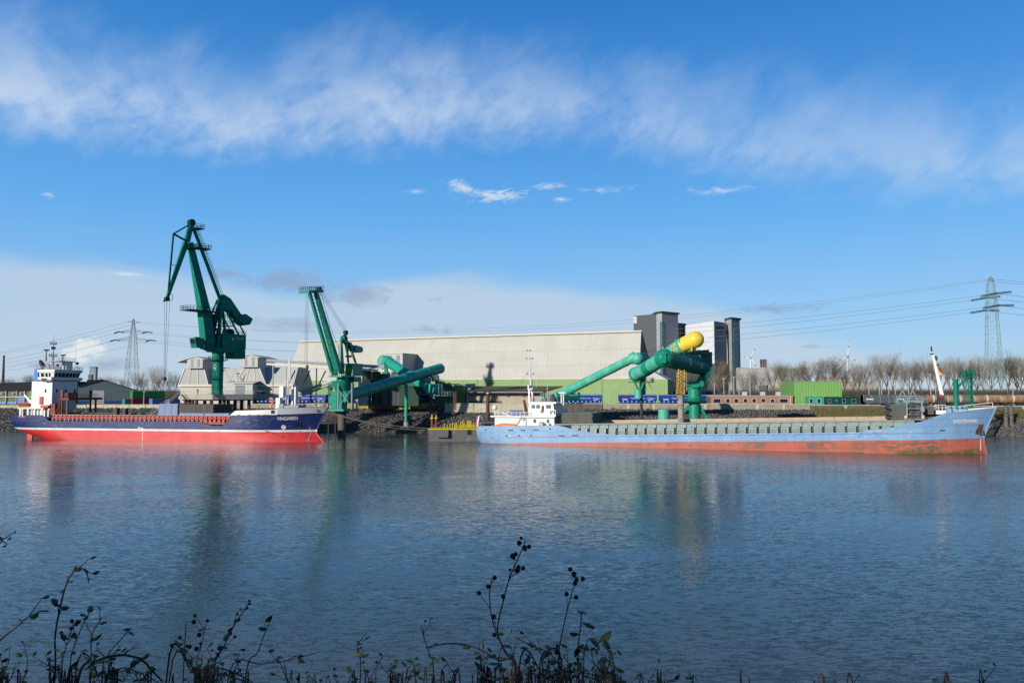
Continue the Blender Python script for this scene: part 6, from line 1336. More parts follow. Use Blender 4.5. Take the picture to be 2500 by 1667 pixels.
# ------------------------------------------------------------------ tube conveyors
def tube_thing(name, label, a, b, r, mat, bands=(), n=28, cap=True, fade=None):
 t = thing(name, label, 'conveyor', (lerp(a.x, b.x, .5), lerp(a.y, b.y, .5), 0 if min(a.z, b.z) < 8 else 0)); d = (b - a).normalized()
 mb = MB(); mb.tube(a, b, r, n=n); mb.build('tube', mat, t, smooth=True, sharp=50)
 for u in bands:
  mb = MB(); c = a.lerp(b, u); mb.tube(c - d * .25, c + d * .25, r + .12, n=n); mb.build('flange', mat, t, smooth=True, sharp=50)
 return t
def post(par, name, top, zb, r0, r1, mat): mb = MB(); mb.tube((top.x, top.y, zb), top, r0, r1, 14); mb.build(name, mat, par, smooth=True, sharp=50)
def conveyors():
 gr = pm('conveyor green paint', (.015, .34, .235), .42, var=.08, dirt=(.03, .25, .17), damt=.5, dscale=.25, dcut=.54, streak=.3, scol=(.10, .22, .15))
 a = P(838, 969, 248); b = P(1076, 899, 294); t = tube_thing('tube_conveyor', 'long fat green conveyor tube rising to the right, crossing in front of the other tube', a, b, 1.86, gr, (.2, .36, .5, .66, .83))
 post(t, 'support_post', P(992, 938, 275), 1, .6, .6, gr); mb = MB(); q = P(992, 1032, 275); mb.tube((q.x, q.y, 0), (q.x, q.y, q.z + .3), 1.1, .95, 12); mb.build('footing', M['concrete'], t)
 mb = MB(); q = P(1064, 915, 286); mb.box(q.x - 2.0, q.x + 1.0, q.y - 1.2, q.y + 1.5, P(1066, 931, 286).z, q.z); mb.build('discharge_chute', M['green_dk'], t)
 a = P(943, 880, 306); b = P(1032, 939, 285); t = tube_thing('tube_conveyor', 'green conveyor tube slanting down to the right behind the long rising one', a, b, 2.0, gr, (.10,))
 mb = MB(); q = P(941, 882, 307); mb.lathe((q.x, q.y + 1.2, q.z), [(1.6, 0), (2.3, .3), (2.3, 3.0), (1.6, 3.3)], 20, (-.3, -1, 0)); mb.box(q.x - 1.5, q.x + .9, q.y - 2.0, q.y + 1.4, q.z - 5.0, q.z - .5); mb.build('drive_head', gr, t)
 mb = MB(); q = P(945, 900, 305);
 for dx in (-2.2, 1.6): mb.bar((q.x + dx, q.y, q.z), (q.x + dx * .4, q.y, YARD), .4)
 mb.build('support_post', M['white'], t)
 mb = MB(); u = P(932, 893, 303); mb.rail([(u.x - 1.5, u.y - 1.5, u.z), (u.x + 1, u.y - 1.5, u.z)], 2.2, .7, .04, 3); mb.build('railing', M['galv_mat'], t)
 # elbow, drum and head platform at the lower right end
 t = thing('tube_conveyor', 'short thick green conveyor drum on a grey post with railed platform behind the pontoon', 'conveyor', P(1050, 1012, 278))
 a = P(1028, 937, 286); b = P(1052, 951, 279); mb = MB(); mb.tube(a, b, 2.0, 2.0, 24); mb.build('tube', gr, t, smooth=True, sharp=50)
 mb = MB(); c0 = P(1057, 950, 279); mb.tube(c0 + Vector((-.9, -2.6, 0)), P(1072, 949, 281), 1.85, 1.85, 24); mb.build('drum', gr, t, smooth=True, sharp=50)
 mb = MB(); q = P(1062, 947, 281); mb.box(q.x, q.x + 2.6, q.y, q.y + 3, q.z - 2.6, q.z + 1.5); mb.build('gear_case', M['green_dk'], t)
 mb = MB(); w0 = P(1050, 966.5, 276); w1 = P(1112, 966.5, 280); mb.hull8([w0, w1, w1 + Vector((0, 2, 0)), w0 + Vector((0, 2, 0))], [w + Vector((0, 0, .25)) for w in (w0, w1, w1 + Vector((0, 2, 0)), w0 + Vector((0, 2, 0)))]); mb.rail([w0 + Vector((.1, .1, .25)), w1 + Vector((0, .1, .25))], 1.3, 1.1, .05, 2); mb.rail([w0 + Vector((.1, 1.9, .25)), w1 + Vector((0, 1.9, .25))], 1.3, 1.1, .05, 2); mb.build('platform', M['galv_mat'], t)
 mb = MB(); u = P(1076, 946, 278); mb.ladder((u.x, u.y, u.z), (u.x, u.y, P(1076, 924, 278).z), .9, .4, (1, 0, 0), .07); mb.rail([P(1052, 928, 278), P(1072, 928, 278)], 1.6, .8, .05, 2); mb.bar(P(1071, 966, 277), P(1071, 924, 277), .15); mb.bar(P(1053, 966, 277), P(1053, 922, 277), .15); mb.bar(P(1078, 950, 278), P(1096, 965, 279), .2); mb.build('ladder', M['galv'], t)
 post(t, 'support_post', P(1052, 962, 279), P(1051, 1018, 279).z, .6, .75, M['steel_dk']); q = P(1052, 1008, 279); mb = MB(); mb.tube((q.x, q.y, 3), (q.x, q.y, q.z), .95, .85, 12); mb.build('footing', M['concrete'], t)
 # machinery left of the crane foot: green chute boxes
 t = thing('loading_station', 'cluster of green chute boxes and ducts at the foot of the smaller crane', 'conveyor station', P(815, 1000, 256)); rr = random.Random(4)
 for (x0, x1, y0, y1, Y) in ((810, 824, 956, 1002, 255), (804, 812, 966, 984, 256), (801, 808, 944, 953, 257), (812, 822, 1000, 1002, 256)):
  a, b = P(x0, y1, Y), P(x1, y0, Y); mb = MB(); mb.box(a.x, b.x, Y - 1, Y + 1.4, a.z, b.z); mb.box(a.x - .08, b.x + .08, Y - 1.08, Y + 1.48, lerp(a.z, b.z, .5), lerp(a.z, b.z, .5) + .12); mb.build('chute_box', gr, t)
 mb = MB();
 for px in (803, 807, 811): mb.tube(P(px, 935, 256), P(px, 990, 256), .14, n=8)
 for py in (945, 958, 972): mb.bar(P(796, py, 256), P(826, py, 256), .14)
 mb.bar(P(812, 1000, 256), P(825, 1012, 256), .8, .8, .3, .3)
 mb.build('pipe_frame', M['green_dk'], t)
 # covered belt rising from the left to the small crane
 t = thing('belt_conveyor', 'covered silver belt bridge rising from behind the bow to the smaller crane', 'conveyor', P(770, 990, 250)); a = P(728, 962, 264); b = P(823, 927, 261); mb = MB(); o = Vector((0, 2.2, 0)); u = Vector((0, 0, 1))
 mb.hull8([a, b, b + o, a + o], [a + u * .9, b + u * .9, b + o + u * .9, a + o + u * .9]); mb.build('belt_cover', M['galv'], t)
 mb = MB(); mb.bar(a - u * .7, b - u * .7, .35, .5); mb.bar(a - u * .7 + o, b - u * .7 + o, .35, .5); n = 16
 for i in range(n): mb.bar(a.lerp(b, i / n) - u * .6, a.lerp(b, (i + .5) / n) - u * .02, .12)
 mb.build('belt_frame', pm('grey green frame', (.3, .33, .3), .5), t)
 for px, py in ((803, 936), (820, 931)):
  q = P(px, py, 263); mb = MB(); mb.bar((q.x, q.y, q.z), (q.x, q.y, 0), .3); mb.build('trestle', M['steel_dk'], t)
 # long gallery on posts in front of the halls
 t = thing('belt_conveyor', 'long silver covered conveyor gallery on slim posts in front of the pale halls', 'conveyor', P(820, 985, 292)); a = P(650, 885, 296); b = P(938, 901.5, 280); h = 2.3
 for nm, z0, z1, m_ in (('belt_cover', 0.35, h - .9, M['galv']), ('belt_frame', -.9, -.1, M['cream'])):
  mb = MB(); o = Vector((0, 2.6, 0)); mb.hull8([a + u * z0, b + u * z0, b + o + u * z0, a + o + u * z0], [a + u * z1 + Vector((0, .5, 0)), b + u * z1 + Vector((0, .5, 0)), b + o + u * z1, a + o + u * z1]); mb.build(nm, m_, t)
 mb = MB(); mb.rail([a - u * .1 + Vector((0, -.3, 0)), b - u * .1 + Vector((0, -.3, 0))], 1.0, 2.0, .05, 2); mb.build('railing', M['galv_mat'], t)
 for px in (668, 702, 738, 777, 838):
  k = (px - 650) / 288; q = a.lerp(b, k); mb = MB(); mb.bar(q - u * .9, (q.x, q.y, YARD), .4); mb.build('support_post', M['steel_dk'] if px > 720 else M['galv_mat'], t)
  if px > 700:
   mb = MB(); mb.bar(P(px + 18, 905, q.y), P(px + 3, 935, q.y + 6), .35); mb.build('brace', M['steel_dk'], t)
conveyors()
# ------------------------------------------------------------------ ship unloader on the right
def unloader():
 tl = M['teal']; gr = pm('unloader green paint', (.010, .26, .16), .42, var=.1)
 t = thing('tube_conveyor', 'long light teal conveyor tube rising from its railed landing to the round joint', 'conveyor', P(1400, 1000, 262))
 a = P(1362, 966, 262); b = P(1548, 873.5, 236); mb = MB(); mb.tube(a, b, 1.45, 1.3, 26); mb.build('tube', tl, t, smooth=True, sharp=50)
 for k in (.2, .38, .56, .74, .9): q = a.lerp(b, k); d = (b - a).normalized() * .12; mb = MB(); mb.tube(q - d, q + d, lerp(1.45, 1.3, k) + .07, n=26); mb.build('flange', tl, t, smooth=True, sharp=50)
 mb = MB(); mb.tube(P(1540, 877, 236), P(1552, 871, 235.5), 1.75, 1.75, 20); mb.build('tube_collar', tl, t, smooth=True, sharp=50)
 c = P(1556.5, 875.5, 235); mb = MB(); mb.ball(c, 1.85, 24, 12, 1.0); mb.build('end_dome', tl, t, smooth=True, sharp=80)
 mb = MB(); mb.tube(c, P(1572, 874, 240), 1.7, 1.7, 22); mb.tube(P(1570, 874, 240), P(1592, 880, 246), .9, .9, 16); mb.build('cross_tube', pm('deep green tube', (.006, .11, .075), .45), t, smooth=True, sharp=50)
 mb = MB(); w0, w1 = P(1360, 968, 258), P(1416, 974, 254); z0 = P(1390, 977, 256).z; mb.box(w0.x, w1.x, 254, 262, z0, P(1390, 967.5, 256).z); mb.build('landing', M['green_dk'], t)
 mb = MB(); zt = P(1390, 967.5, 256).z; mb.rail([(w0.x, 262, zt), (w0.x, 254, zt), (w1.x, 254, zt), (w1.x, 262, zt)], 1.35, .75, .06, 2); mb.build('railing', gr, t)
 for px in (1384, 1393, 1406):
  q = P(px, 978, 256); mb = MB(); mb.tube((q.x, q.y, z0), (q.x, q.y, z0 - 1.1), .32); mb.build('bearing', tl, t)
 mb = MB(); q0, q1 = P(1363, 984, 258), P(1424, 984, 257)
 wall = pm('dark sheet piling', (.13, .105, .085), .7, var=.12, ribs=('X', 2.4, .6))
 mb.box(q0.x, q1.x, 256, 262, -2, q0.z); one('mooring_dolphin', mb, wall, 'brown sheet pile dolphin under the landing of the long teal tube', 'dolphin', 'sheet pile dolphins')
 # the unloader itself: tower, frame, tubes
 Y = 224; t = thing('ship_unloader', 'big green ship unloader of fat jointed tubes with a yellow domed arm', 'ship unloader', (P(1695, 1000, Y).x, Y, 0)); u = Vector((0, 0, 1))
 ax = P(1695.5, 1000, Y); zc = lambda py: P(1695, py, Y).z
 mb = MB(); mb.lathe((ax.x, Y, 0), [(1.55, -3), (1.55, zc(986)), (2.0, zc(982)), (2.0, zc(980))], 26); mb.build('lower_column', gr, t, smooth=True)
 mb = MB(); mb.lathe((ax.x, Y, 0), [(1.75, zc(979)), (1.75, zc(950)), (1.95, zc(949)), (1.95, zc(944.5)), (1.6, zc(944)), (1.6, zc(930))], 26); mb.build('upper_column', gr, t, smooth=True)
 mb = MB(); a, b = P(1671, 946, Y), P(1714, 930.5, Y); mb.box(a.x + 1.4, b.x, Y - 2.4, Y + 2.4, a.z, b.z); mb.box(a.x - .2, a.x + 1.38, Y - 1.5, Y + 2, a.z + .5, b.z - .4); mb.build('slewing_house', gr, t)
 mb = MB(); a, b = P(1666, 981.5, Y), P(1728, 979.5, Y); mb.box(a.x, b.x, Y - 3, Y + 3, a.z, b.z); mb.build('platform', M['green_dk'], t)
 mb = MB(); zz = b.z; mb.rail([(a.x, Y - 2.9, zz), (b.x, Y - 2.9, zz), (b.x, Y + 2.9, zz), (a.x, Y + 2.9, zz), (a.x, Y - 2.9, zz)], 1.2, 1.3, .05, 3); q = P(1712, 965, Y); mb.ladder((q.x, Y - 2, zz), (q.x, Y - 2, zc(931)), .8, .4, (1, 0, 0), .05); mb.rail([P(1697, 931, Y - 2.4), P(1712, 931, Y - 2.4)], 1.2, 1, .05); mb.rail([P(1708, 948, Y - 2.4), P(1728, 950, Y)], 1.6, 1, .05, 3); mb.build('railing', gr, t)
 for s, pa in ((-1, 1682), (1, 1708)):
  pb = 1653 if s < 0 else 1727; mb = MB(); mb.bar(P(pa, 990, Y), P(pb, 1026, Y), .75); mb.build('leg', gr, t)
 mb = MB(); mb.box(P(1652, 1030, Y).x, P(1730, 1030, Y).x, Y - 3.5, Y + 3.5, P(1690, 1040, Y).z, P(1690, 1026, Y).z); mb.build('foundation', M['concrete'], t)
 # portal frame on the right
 mb = MB(); a = P(1724, 859, Y + 1); b = P(1724, 912, Y + 1); mb.bar(b, a, 3.2, 1.2); mb.bar(b, P(1708, 938, Y), 3.0, 1.2, 2.6, 1.6); mb.bar(P(1670, 862, Y + 1), a + Vector((.5, 0, -.2)), 3.0, 1.0, 3.0, 1.6); mb.build('portal_frame', pm('deep green frame', (.006, .16, .11), .45, var=.1), t)
 mb = MB(); q = [P(*k, Y - 1) for k in ((1672, 868), (1705, 866), (1716, 877), (1722, 889), (1700, 884))]; mb.prism([(k.x, k.z) for k in q][::-1], Y - 1, Y - .4); mb.build('gusset', tl, t)
 mb = MB(); mb.rail([P(1722, 905, Y), P(1732, 905, Y)], 1.4, .7, .06, 3); mb.rail([P(1660, 862, Y - .6), P(1708, 862, Y - .6)], .9, 2, .05, 1); mb.build('railing', M['green_dk'], t)
 # tube C: from the green joint back to the portal
 J = P(1621.5, 874.5, 212); c1 = P(1714, 896, 226)
 mb = MB(); mb.tube(J, c1, 2.35, 2.35, 32); mb.build('main_tube', M['teal_or'], t, smooth=True, sharp=50)
 for k in (.5, .8): q = J.lerp(c1, k); d = (c1 - J).normalized() * .14; mb = MB(); mb.tube(q - d, q + d, 2.45, n=32); mb.build('flange', M['teal_or'], t, smooth=True, sharp=50)
 mb = MB(); mb.ball(J + Vector((-.1, -.3, 0)), 2.62, 30, 14, 1.0); mb.build('joint_dome', pm('green dome paint', (.008, .25, .15), .22, var=.06), t, smooth=True, sharp=85)
 mb = MB(); q = P(1621, 874, 209); mb.box(q.x - .7, q.x + .55, q.y - .28, q.y + 1, q.z - 1.35, q.z + 1.35); mb.build('inspection_hatch', gr, t)
 mb = MB(); q = P(1619, 852, 212); mb.tube(q - u * .2, q + u * .6, .3, n=10); mb.build('lamp', M['orange'], t); mb = MB(); mb.tube(q + u * .6, q + u * 6.8, .05, n=5); mb.build('lamp_mast', M['steel_dk'], t)
 # tube B: from the joint down left
 e = P(1552, 913.5, 226); d = (J - e).normalized(); mb = MB(); mb.tube(e, J, 1.95, 1.95, 28); mb.build('inclined_tube', tl, t, smooth=True, sharp=50)
 L_ = (J - e).length; mb = MB(); c0 = e.lerp(J, .40); c2 = e.lerp(J, .57); mb.tube(c0, c2, 1.98, 1.98, 28); mb.build('tube_band', gr, t, smooth=True, sharp=50)
 mb = MB(); mb.tube(e - d * .35, e + d * .25, 2.12, 2.12, 28); mb.build('end_rim', gr, t, smooth=True, sharp=50)
 mb = MB(); k0 = P(1548, 930, 226); mb.bar(k0, P(1560, 954, 226), .55); mb.bar(P(1576, 922, 226), P(1563, 954, 226), .55); mb.bar(P(1566, 922, 227), P(1575, 952, 227), .9); mb.build('bracket', gr, t)
 mb = MB(); q = P(1558.5, 971, 226); mb.tube(q, P(1558.5, 952, 226), 1.08, 1.08, 18); mb.build('pivot_cylinder', tl, t, smooth=True, sharp=50)
 mb = MB(); q = P(1565.5, 945, 228); mb.tube((q.x, q.y, -2), (q.x, q.y, q.z), .42, .42, 12); mb.build('support_post', M['steel_dk'], t)
 mb = MB(); a, b = P(1534, 934, 228), P(1594, 932, 228); mb.box(a.x, b.x, 226.5, 230, a.z, a.z + .2); mb.rail([(a.x, 226.6, a.z + .2), (a.x + 2, 226.6, a.z + .2)], 1.1, .8, .05); mb.rail([(b.x - 2, 226.6, a.z + .2), (b.x, 226.6, a.z + .2), (b.x, 230, a.z + .2)], 1.1, .8, .05); mb.bar(P(1583, 934, 228), P(1593, 951, 228), .15); mb.build('side_platform', gr, t)
 # tube D: green arm with scuffed yellow, ending in the yellow dome
 a = P(1628, 868, 219); b = P(1672, 838, 215); dd = (b - a).normalized()
 mb = MB(); mb.tube(a, b, 2.0, 2.0, 28); mb.build('arm_tube', pm('teal paint with yellow rubs', (.06, .42, .29), .45, var=.1, dirt=(.55, .45, .12), damt=.9, dscale=.4, dcut=.5), t, smooth=True, sharp=50)
 mb = MB(); mb.tube(b - dd * 1.6, b - dd * 1.2, 2.35, 2.35, 28); mb.build('arm_flange', tl, t, smooth=True, sharp=50)
 c = P(1698, 829, 213); mb = MB(); mb.tube(b - dd * 1.0, c, 2.02, 2.25, 30); mb.build('yellow_arm', M['yellow'], t, smooth=True, sharp=50)
 mb = MB(); mb.ball(c + Vector((0, 0, 0)), 2.3, 30, 14, .98); mb.build('yellow_dome', M['yellow'], t, smooth=True, sharp=85)
 mb = MB(); q = P(1691, 848, 213); mb.tube(q - u * 1.0, q, .7, .7, 12)
 for dx in (-.9, .9): mb.bar(q + Vector((dx, 0, -.1)), P(1691 + dx * 6, 865, 218), .16); mb.build('outlet', M['yellow'], t)
 # lattice downleg and grey suction pipe
 a, b = P(1662, 906, 212), P(1661, 964, 209); mb = MB(); mb.lattice(b, a, 1.7, 1.6, 7, .12); mb.build('lattice_leg', pm('rusty yellow lattice', (.60, .38, .04), .5, dirt=(.25, .10, .03), damt=.9, dscale=.6, dcut=.47), t)
 mb = MB(); mb.tube(a, b, .45, .5, 14); mb.tube(b, P(1661.5, 972, 209), .95, .85, 14); mb.tube(P(1661.5, 972, 209), P(1663, 1034, 206), .85, .75, 16); mb.build('suction_pipe', pm('dusty grey pipe', (.33, .30, .23), .65, var=.15, dirt=(.13, .09, .06), damt=.8, dscale=.8, dcut=.52), t, smooth=True, sharp=50)
 mb = MB(); a, b = P(1607, 1030, 246), P(1634, 999, 246); mb.lathe(((a.x + b.x) / 2, 246, 0), [((b.x - a.x) / 2, -3), ((b.x - a.x) / 2, b.z)], 20); one('mooring_dolphin', mb, tl, 'round teal mooring dolphin standing on the stones left of the unloader tower', 'dolphin', smooth=False)
unloader()
# ------------------------------------------------------------------ pontoon, piles, ropes
def pontoon():
 Y = 225.7; t = thing('pontoon', 'flat grey steel pontoon with yellow edge moored behind the stern of the light blue ship', 'pontoon', (P(1120, 1060, Y).x, Y, 0)); a = P(1046, 1076, Y); b = P(1215, 1076, Y); zt = P(1046, 1048.5, Y).z
 mb = MB(); mb.box(a.x, b.x, Y, Y + 9, -1, zt); mb.build('hull', M['pont'], t)
 mb = MB(); mb.box(a.x - .08, b.x, Y - .08, Y + 9.08, zt + .003, zt + .28); mb.build('edge_strip', M['yellow_s'], t)
 mb = MB(); c0, c1 = P(1069, 1070, Y - .9), P(1095, 1049, Y - .9); w = c1.x - c0.x; mb.box(c0.x, c0.x + w, Y - 1.0, Y - .01, lerp(c0.z, c1.z, .38), zt - .02); mb.box(c0.x - .3, c1.x - .1, Y - 1.15, Y - .02, c0.z + .3, c0.z + 1.0); mb.build('fender_frame', M['pont'], t)
 for px, px1 in ((1141, 1151),):
  q = P(px, 1054, Y); mb = MB(); mb.box(q.x, q.x + 1.1, Y - .15, Y - .003, q.z - .8, q.z + .6); mb.build('tyre_plate', M['black'], t)
 zt += .283; rr = random.Random(6); mb = MB()
 for px, h in ((1085, 1.2), (1092, .9), (1099, 1.3), (1105, 1.8), (1110, 1.5), (1114, 1.7), (1125, 1.9), (1129, 2.1), (1133, 2.0), (1141, 2.2), (1144, 2.2), (1147, 2.0), (1150, 2.1), (1156, 1.4), (1169, 1.9)):
  q = P(px, 1046, Y + 1 + rr.random() * 5); mb.tube((q.x, q.y, zt), (q.x, q.y, zt + h), .12, n=8)
 mb.rail([(P(1112, 1046, Y).x, Y + .6, zt), (P(1164, 1046, Y).x, Y + .6, zt)], 1.1, 2.6, .06, 3); mb.rail([(P(1155, 1046, Y).x, Y + 5, zt), (P(1185, 1046, Y).x, Y + 5, zt)], 1.4, 1.6, .05, 3); mb.build('railing', M['yellow_s'], t)
 for px, Yy, top, n_ in ((1055, 238, 1012, 'left'), (1065, 238.5, 1013, 'right')):
  p = P(px, top, Yy); q = P(px, 1021, Yy); tt = thing('mooring_pile', 'slim rusty pile with yellow tip behind the pontoon, ' + n_ + ' one of the pair', 'pile', (q.x, Yy, -2), group='yellow tipped piles'); mb = MB(); mb.tube((q.x, Yy, -2), (q.x, Yy, q.z), .38, .38, 10); mb.build('shaft', M['rust_red'], tt); mb = MB(); mb.tube((q.x, Yy, q.z), (q.x, Yy, p.z), .2, .2, 8); mb.tube((q.x, Yy, q.z - .1), (q.x, Yy, q.z + .25), .55, .45, 10); mb.build('tip', M['yellow_s'], tt)
 p = P(1191, 960, 236); tt = thing('mooring_pile', 'tall thick rust brown pile left of the white deckhouse', 'pile', (p.x, 236, -3)); mb = MB(); r = .56; mb.tube((p.x, 236, -3), (p.x, 236, p.z), r, r, 18); mb.build('shaft', M['rust'], tt, smooth=True, sharp=50); mb = MB(); mb.lathe((p.x, 236, p.z), [(r, 0.003), (r, .1), (.15, .35)], 16); mb.build('cap', M['white'], tt)
 # dark piling under the footing
 mb = MB(); q = P(1110, 983, 262);
 for dx in (-1.2, 0, 1.4): mb.bar((q.x + dx * .3, q.y, P(1110, 960, 262).z), (q.x + dx * .3, q.y, YARD - 1), .3)
 for s in (-1, 1): mb.bar(P(1109, 1003, 262), P(1109 + 3 * s, 1012, 261), .25)
 one('mooring_post', mb, M['rust'], 'thin rusty post with splayed foot against the tall pale quay wall', 'post')
 def rope(pts, sag, r, lab, n=22):
  mb = MB(); a, b = pts; pv = None
  for i in range(n + 1):
   u = i / n; q = a.lerp(b, u) - Vector((0, 0, sag * 4 * u * (1 - u)))
   if pv is not None: mb.tube(pv, q, r, n=5)
   pv = q
  one('mooring_rope', mb, M['rope'], lab, 'rope', 'mooring ropes', base=tuple(a))
 rope((P(776, 1002, 217.5), P(1080, 1046, 228)), 1.2, .07, 'upper mooring rope from the bow of the blue and red ship to the pontoon')
 rope((P(797, 1000, 217), P(1072, 1048, 228)), 1.9, .07, 'lower mooring rope from the bow of the blue and red ship to the pontoon')
 rope((P(40, 1022, 247), P(-60, 1030, 285)), .9, .06, 'stern mooring rope leading off to the left from the blue and red ship')
 rope((P(2430, 997, 190), P(2520, 1045, 255)), .8, .07, 'bow mooring rope leading right from the light blue ship')
 rope((P(2432, 1000, 190), P(2540, 1020, 262)), .8, .07, 'higher bow mooring rope leading right to the bank from the light blue ship')
pontoon()
# ------------------------------------------------------------------ big pale hall
def main_hall():
 a = P(700, 928.3, 367); b = P(1561, 923.5, 300); ang = atan2(b.y - a.y, b.x - a.x); HF = Fr((a.x, a.y, 0), ang); L = hypot(b.x - a.x, b.y - a.y)
 zb = (a.z + b.z) / 2; zr = 37.7
 t = fthing('storage_hall', 'huge long pale storage hall with leaning ribbed face and light green lower wall', 'warehouse', HF)
 n = 8; prof = [(0, zb)]
 for i in range(1, n + 1): u = i / n; prof.append((3.6 * u ** 1.25, lerp(zb, zr - .5, u)))
 mb = MB(); vs = []
 for k, (y, z) in enumerate(prof):
  u = k / n; vs += [(-.5 + 5.0 * u, y, z), (L, y, z)]
 mb.add(vs, [(2 * i, 2 * i + 1, 2 * i + 3, 2 * i + 2) for i in range(n)]); mb.build('roof_slope', M['hall'], t)
 y1 = prof[-1][0]
 mb = MB(); mb.prismx([(y1 - .5, zr - .5), (y1 + 1.6, zr - .5), (y1 + 1.6, zr), (y1 - .5, zr)], 4.0, L + .3); mb.build('ridge_cap', M['cream'], t); mb = MB(); mb.box(4.2, L + .2, y1 - .62, y1 - .503, zr - .62, zr - .48); mb.build('ridge_gutter', pm('brown gutter', (.30, .20, .12), .7), t)
 mb = MB(); mb.box(-.5, L, -.25, .2, zb - .18, zb + .12); mb.build('eaves_strip', M['cream'], t)
 mb = MB(); mb.box(2, L, -.1, .6, 9, zb - .183); mb.build('green_wall', M['hall_green'], t)
 mb = MB(); q = [(.2, zb)] + [(y, z) for y, z in prof[1:]] + [(y1 + 1.5, zr - .5), (24, zb)]
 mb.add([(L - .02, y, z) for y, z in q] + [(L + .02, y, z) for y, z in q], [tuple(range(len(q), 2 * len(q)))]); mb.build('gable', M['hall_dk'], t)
 mb = MB(); mb.box(L - .5, L - .02, .61, 34, 9, zb - .19); mb.add([(4.5, y1 + 1.6, zr - .5), (L, y1 + 1.6, zr - .5), (L, 24, zb), (-.5, 24, zb)], [(0, 3, 2, 1)]); mb.add([(-.5, 0, zb), (4.5, y1, zr - .5), (4.5, y1 + 1.6, zr - .5), (-.5, 24, zb), (-.5, 0, 9), (-.5, 24, 9)], [(0, 1, 2, 3), (0, 3, 5, 4)]); mb.build('back_roof', M['grey_side'], t)
 # low gabled annex at the right end
 x0 = L + .05; x1 = HF.px(1630, 925, 4)[0]; za = HF.px(1600, 927, 4)[1]; zp = HF.px(1602, 909, 4)[1]
 mb = MB(); mb.box(x0, x1, 4, 14, 9, za); mb.build('annex_wall', M['hall_green'], t); mb = MB(); mb.prism([(x0, za + .003), (x1, za + .003), ((x0 + x1) / 2, zp)], 3.8, 14.1); mb.build('annex_gable', M['grey_lt'], t)
 # transfer house clinging to the face
 y0 = -10; bx0 = HF.px(938, 880, y0)[0]; bx1 = HF.px(983, 880, y0)[0]; z1 = HF.px(960, 864, y0)[1]; z0 = HF.px(960, 908, y0)[1]
 mb = MB(); mb.box(bx0, bx1, y0, 2.5, z0, z1); mb.box(bx0 - .2, bx1 + .2, y0 - .2, 2.5, z1 + .003, z1 + .3); mb.build('transfer_house', M['grey_lt'], t)
 for k in (.32, .75):
  x = lerp(bx0, bx1, k); mb = MB(); mb.box(x - .9, x + .9, y0 - .06, y0 + .03, lerp(z0, z1, .5), lerp(z0, z1, .93)); w = mb.build('louvre_window', M['silo_side'], t); mb = MB()
  for j in range(6): z = lerp(lerp(z0, z1, .5), lerp(z0, z1, .93), (j + .5) / 6); mb.box(x - .85, x + .85, y0 - .12, y0 - .063, z - .06, z + .06)
  mb.build('slat', M['grey_lt'], w)
 mb = MB(); mb.box(bx0 - 1.4, bx0 - .003, y0 + .5, y0 + 3, z1 - 4.6, z1 - .1); mb.build('stair_head', M['grey_side'], t)
 # dark service bay under it with steel and tanks
 mb = MB(); mb.box(HF.px(905, 960, -9)[0], HF.px(1010, 960, -9)[0], -9, -.2, 9, HF.px(960, 908, -9)[1]); mb.build('service_bay', M['hall_dk'], t)
 mb = MB(); mb.bar((bx0 + 6, y0 + 1, z0), (bx0 + 6, y0 + 1, 9), .4); mb.bar((bx1 - 1, y0 + .4, z0), (bx1 - 1, y0 + .4, 9), .4); mb.build('bay_post', M['galv_mat'], t)
 # drain pipes
 mb = MB()
 for px in (1085, 1165, 1300, 1470): x = HF.px(px, 940, 0)[0]; mb.bar((x, -.25, 9), (x, -.25, zb - .2), .16)
 mb.build('drain_pipe', M['hall_green'], t)
 return HF
HF = main_hall()
def qbox(mb, px0, px1, pyt, y, depth, zb=YARD, fr=QF, pyb=None):
 x0, z = fr.px(px0, pyt, y); x1, _ = fr.px(px1, pyt, y)
 if pyb is not None: zb = fr.px(px0, pyb, y)[1]
 mb.box(x0, x1, y, y + depth, zb, z); return x0, x1, z
def windows(par, name, cells, fr, y, mat, frame=None, d=.05):
 """cells: (px0, px1, py0, py1) on the local plane y"""
 for a, b, c, e in cells:
  x0, z1 = fr.px(a, c, y); x1, z0 = fr.px(b, e, y); mb = MB()
  if frame is not None:
   w = .09; mb.box(x0, x1, y - d, y - .003, z0, z0 + w); mb.box(x0, x1, y - d, y - .003, z1 - w, z1); mb.box(x0, x0 + w, y - d, y - .003, z0 + w, z1 - w); mb.box(x1 - w, x1, y - d, y - .003, z0 + w, z1 - w); f_ = mb.build(name, frame, par)
   mb = MB(); mb.box(x0 + w, x1 - w, y - d * .5, y - .002, z0 + w, z1 - w); mb.build('pane', mat, f_)
  else: mb.box(x0, x1, y - d, y - .003, z0, z1); mb.build(name, mat, par)
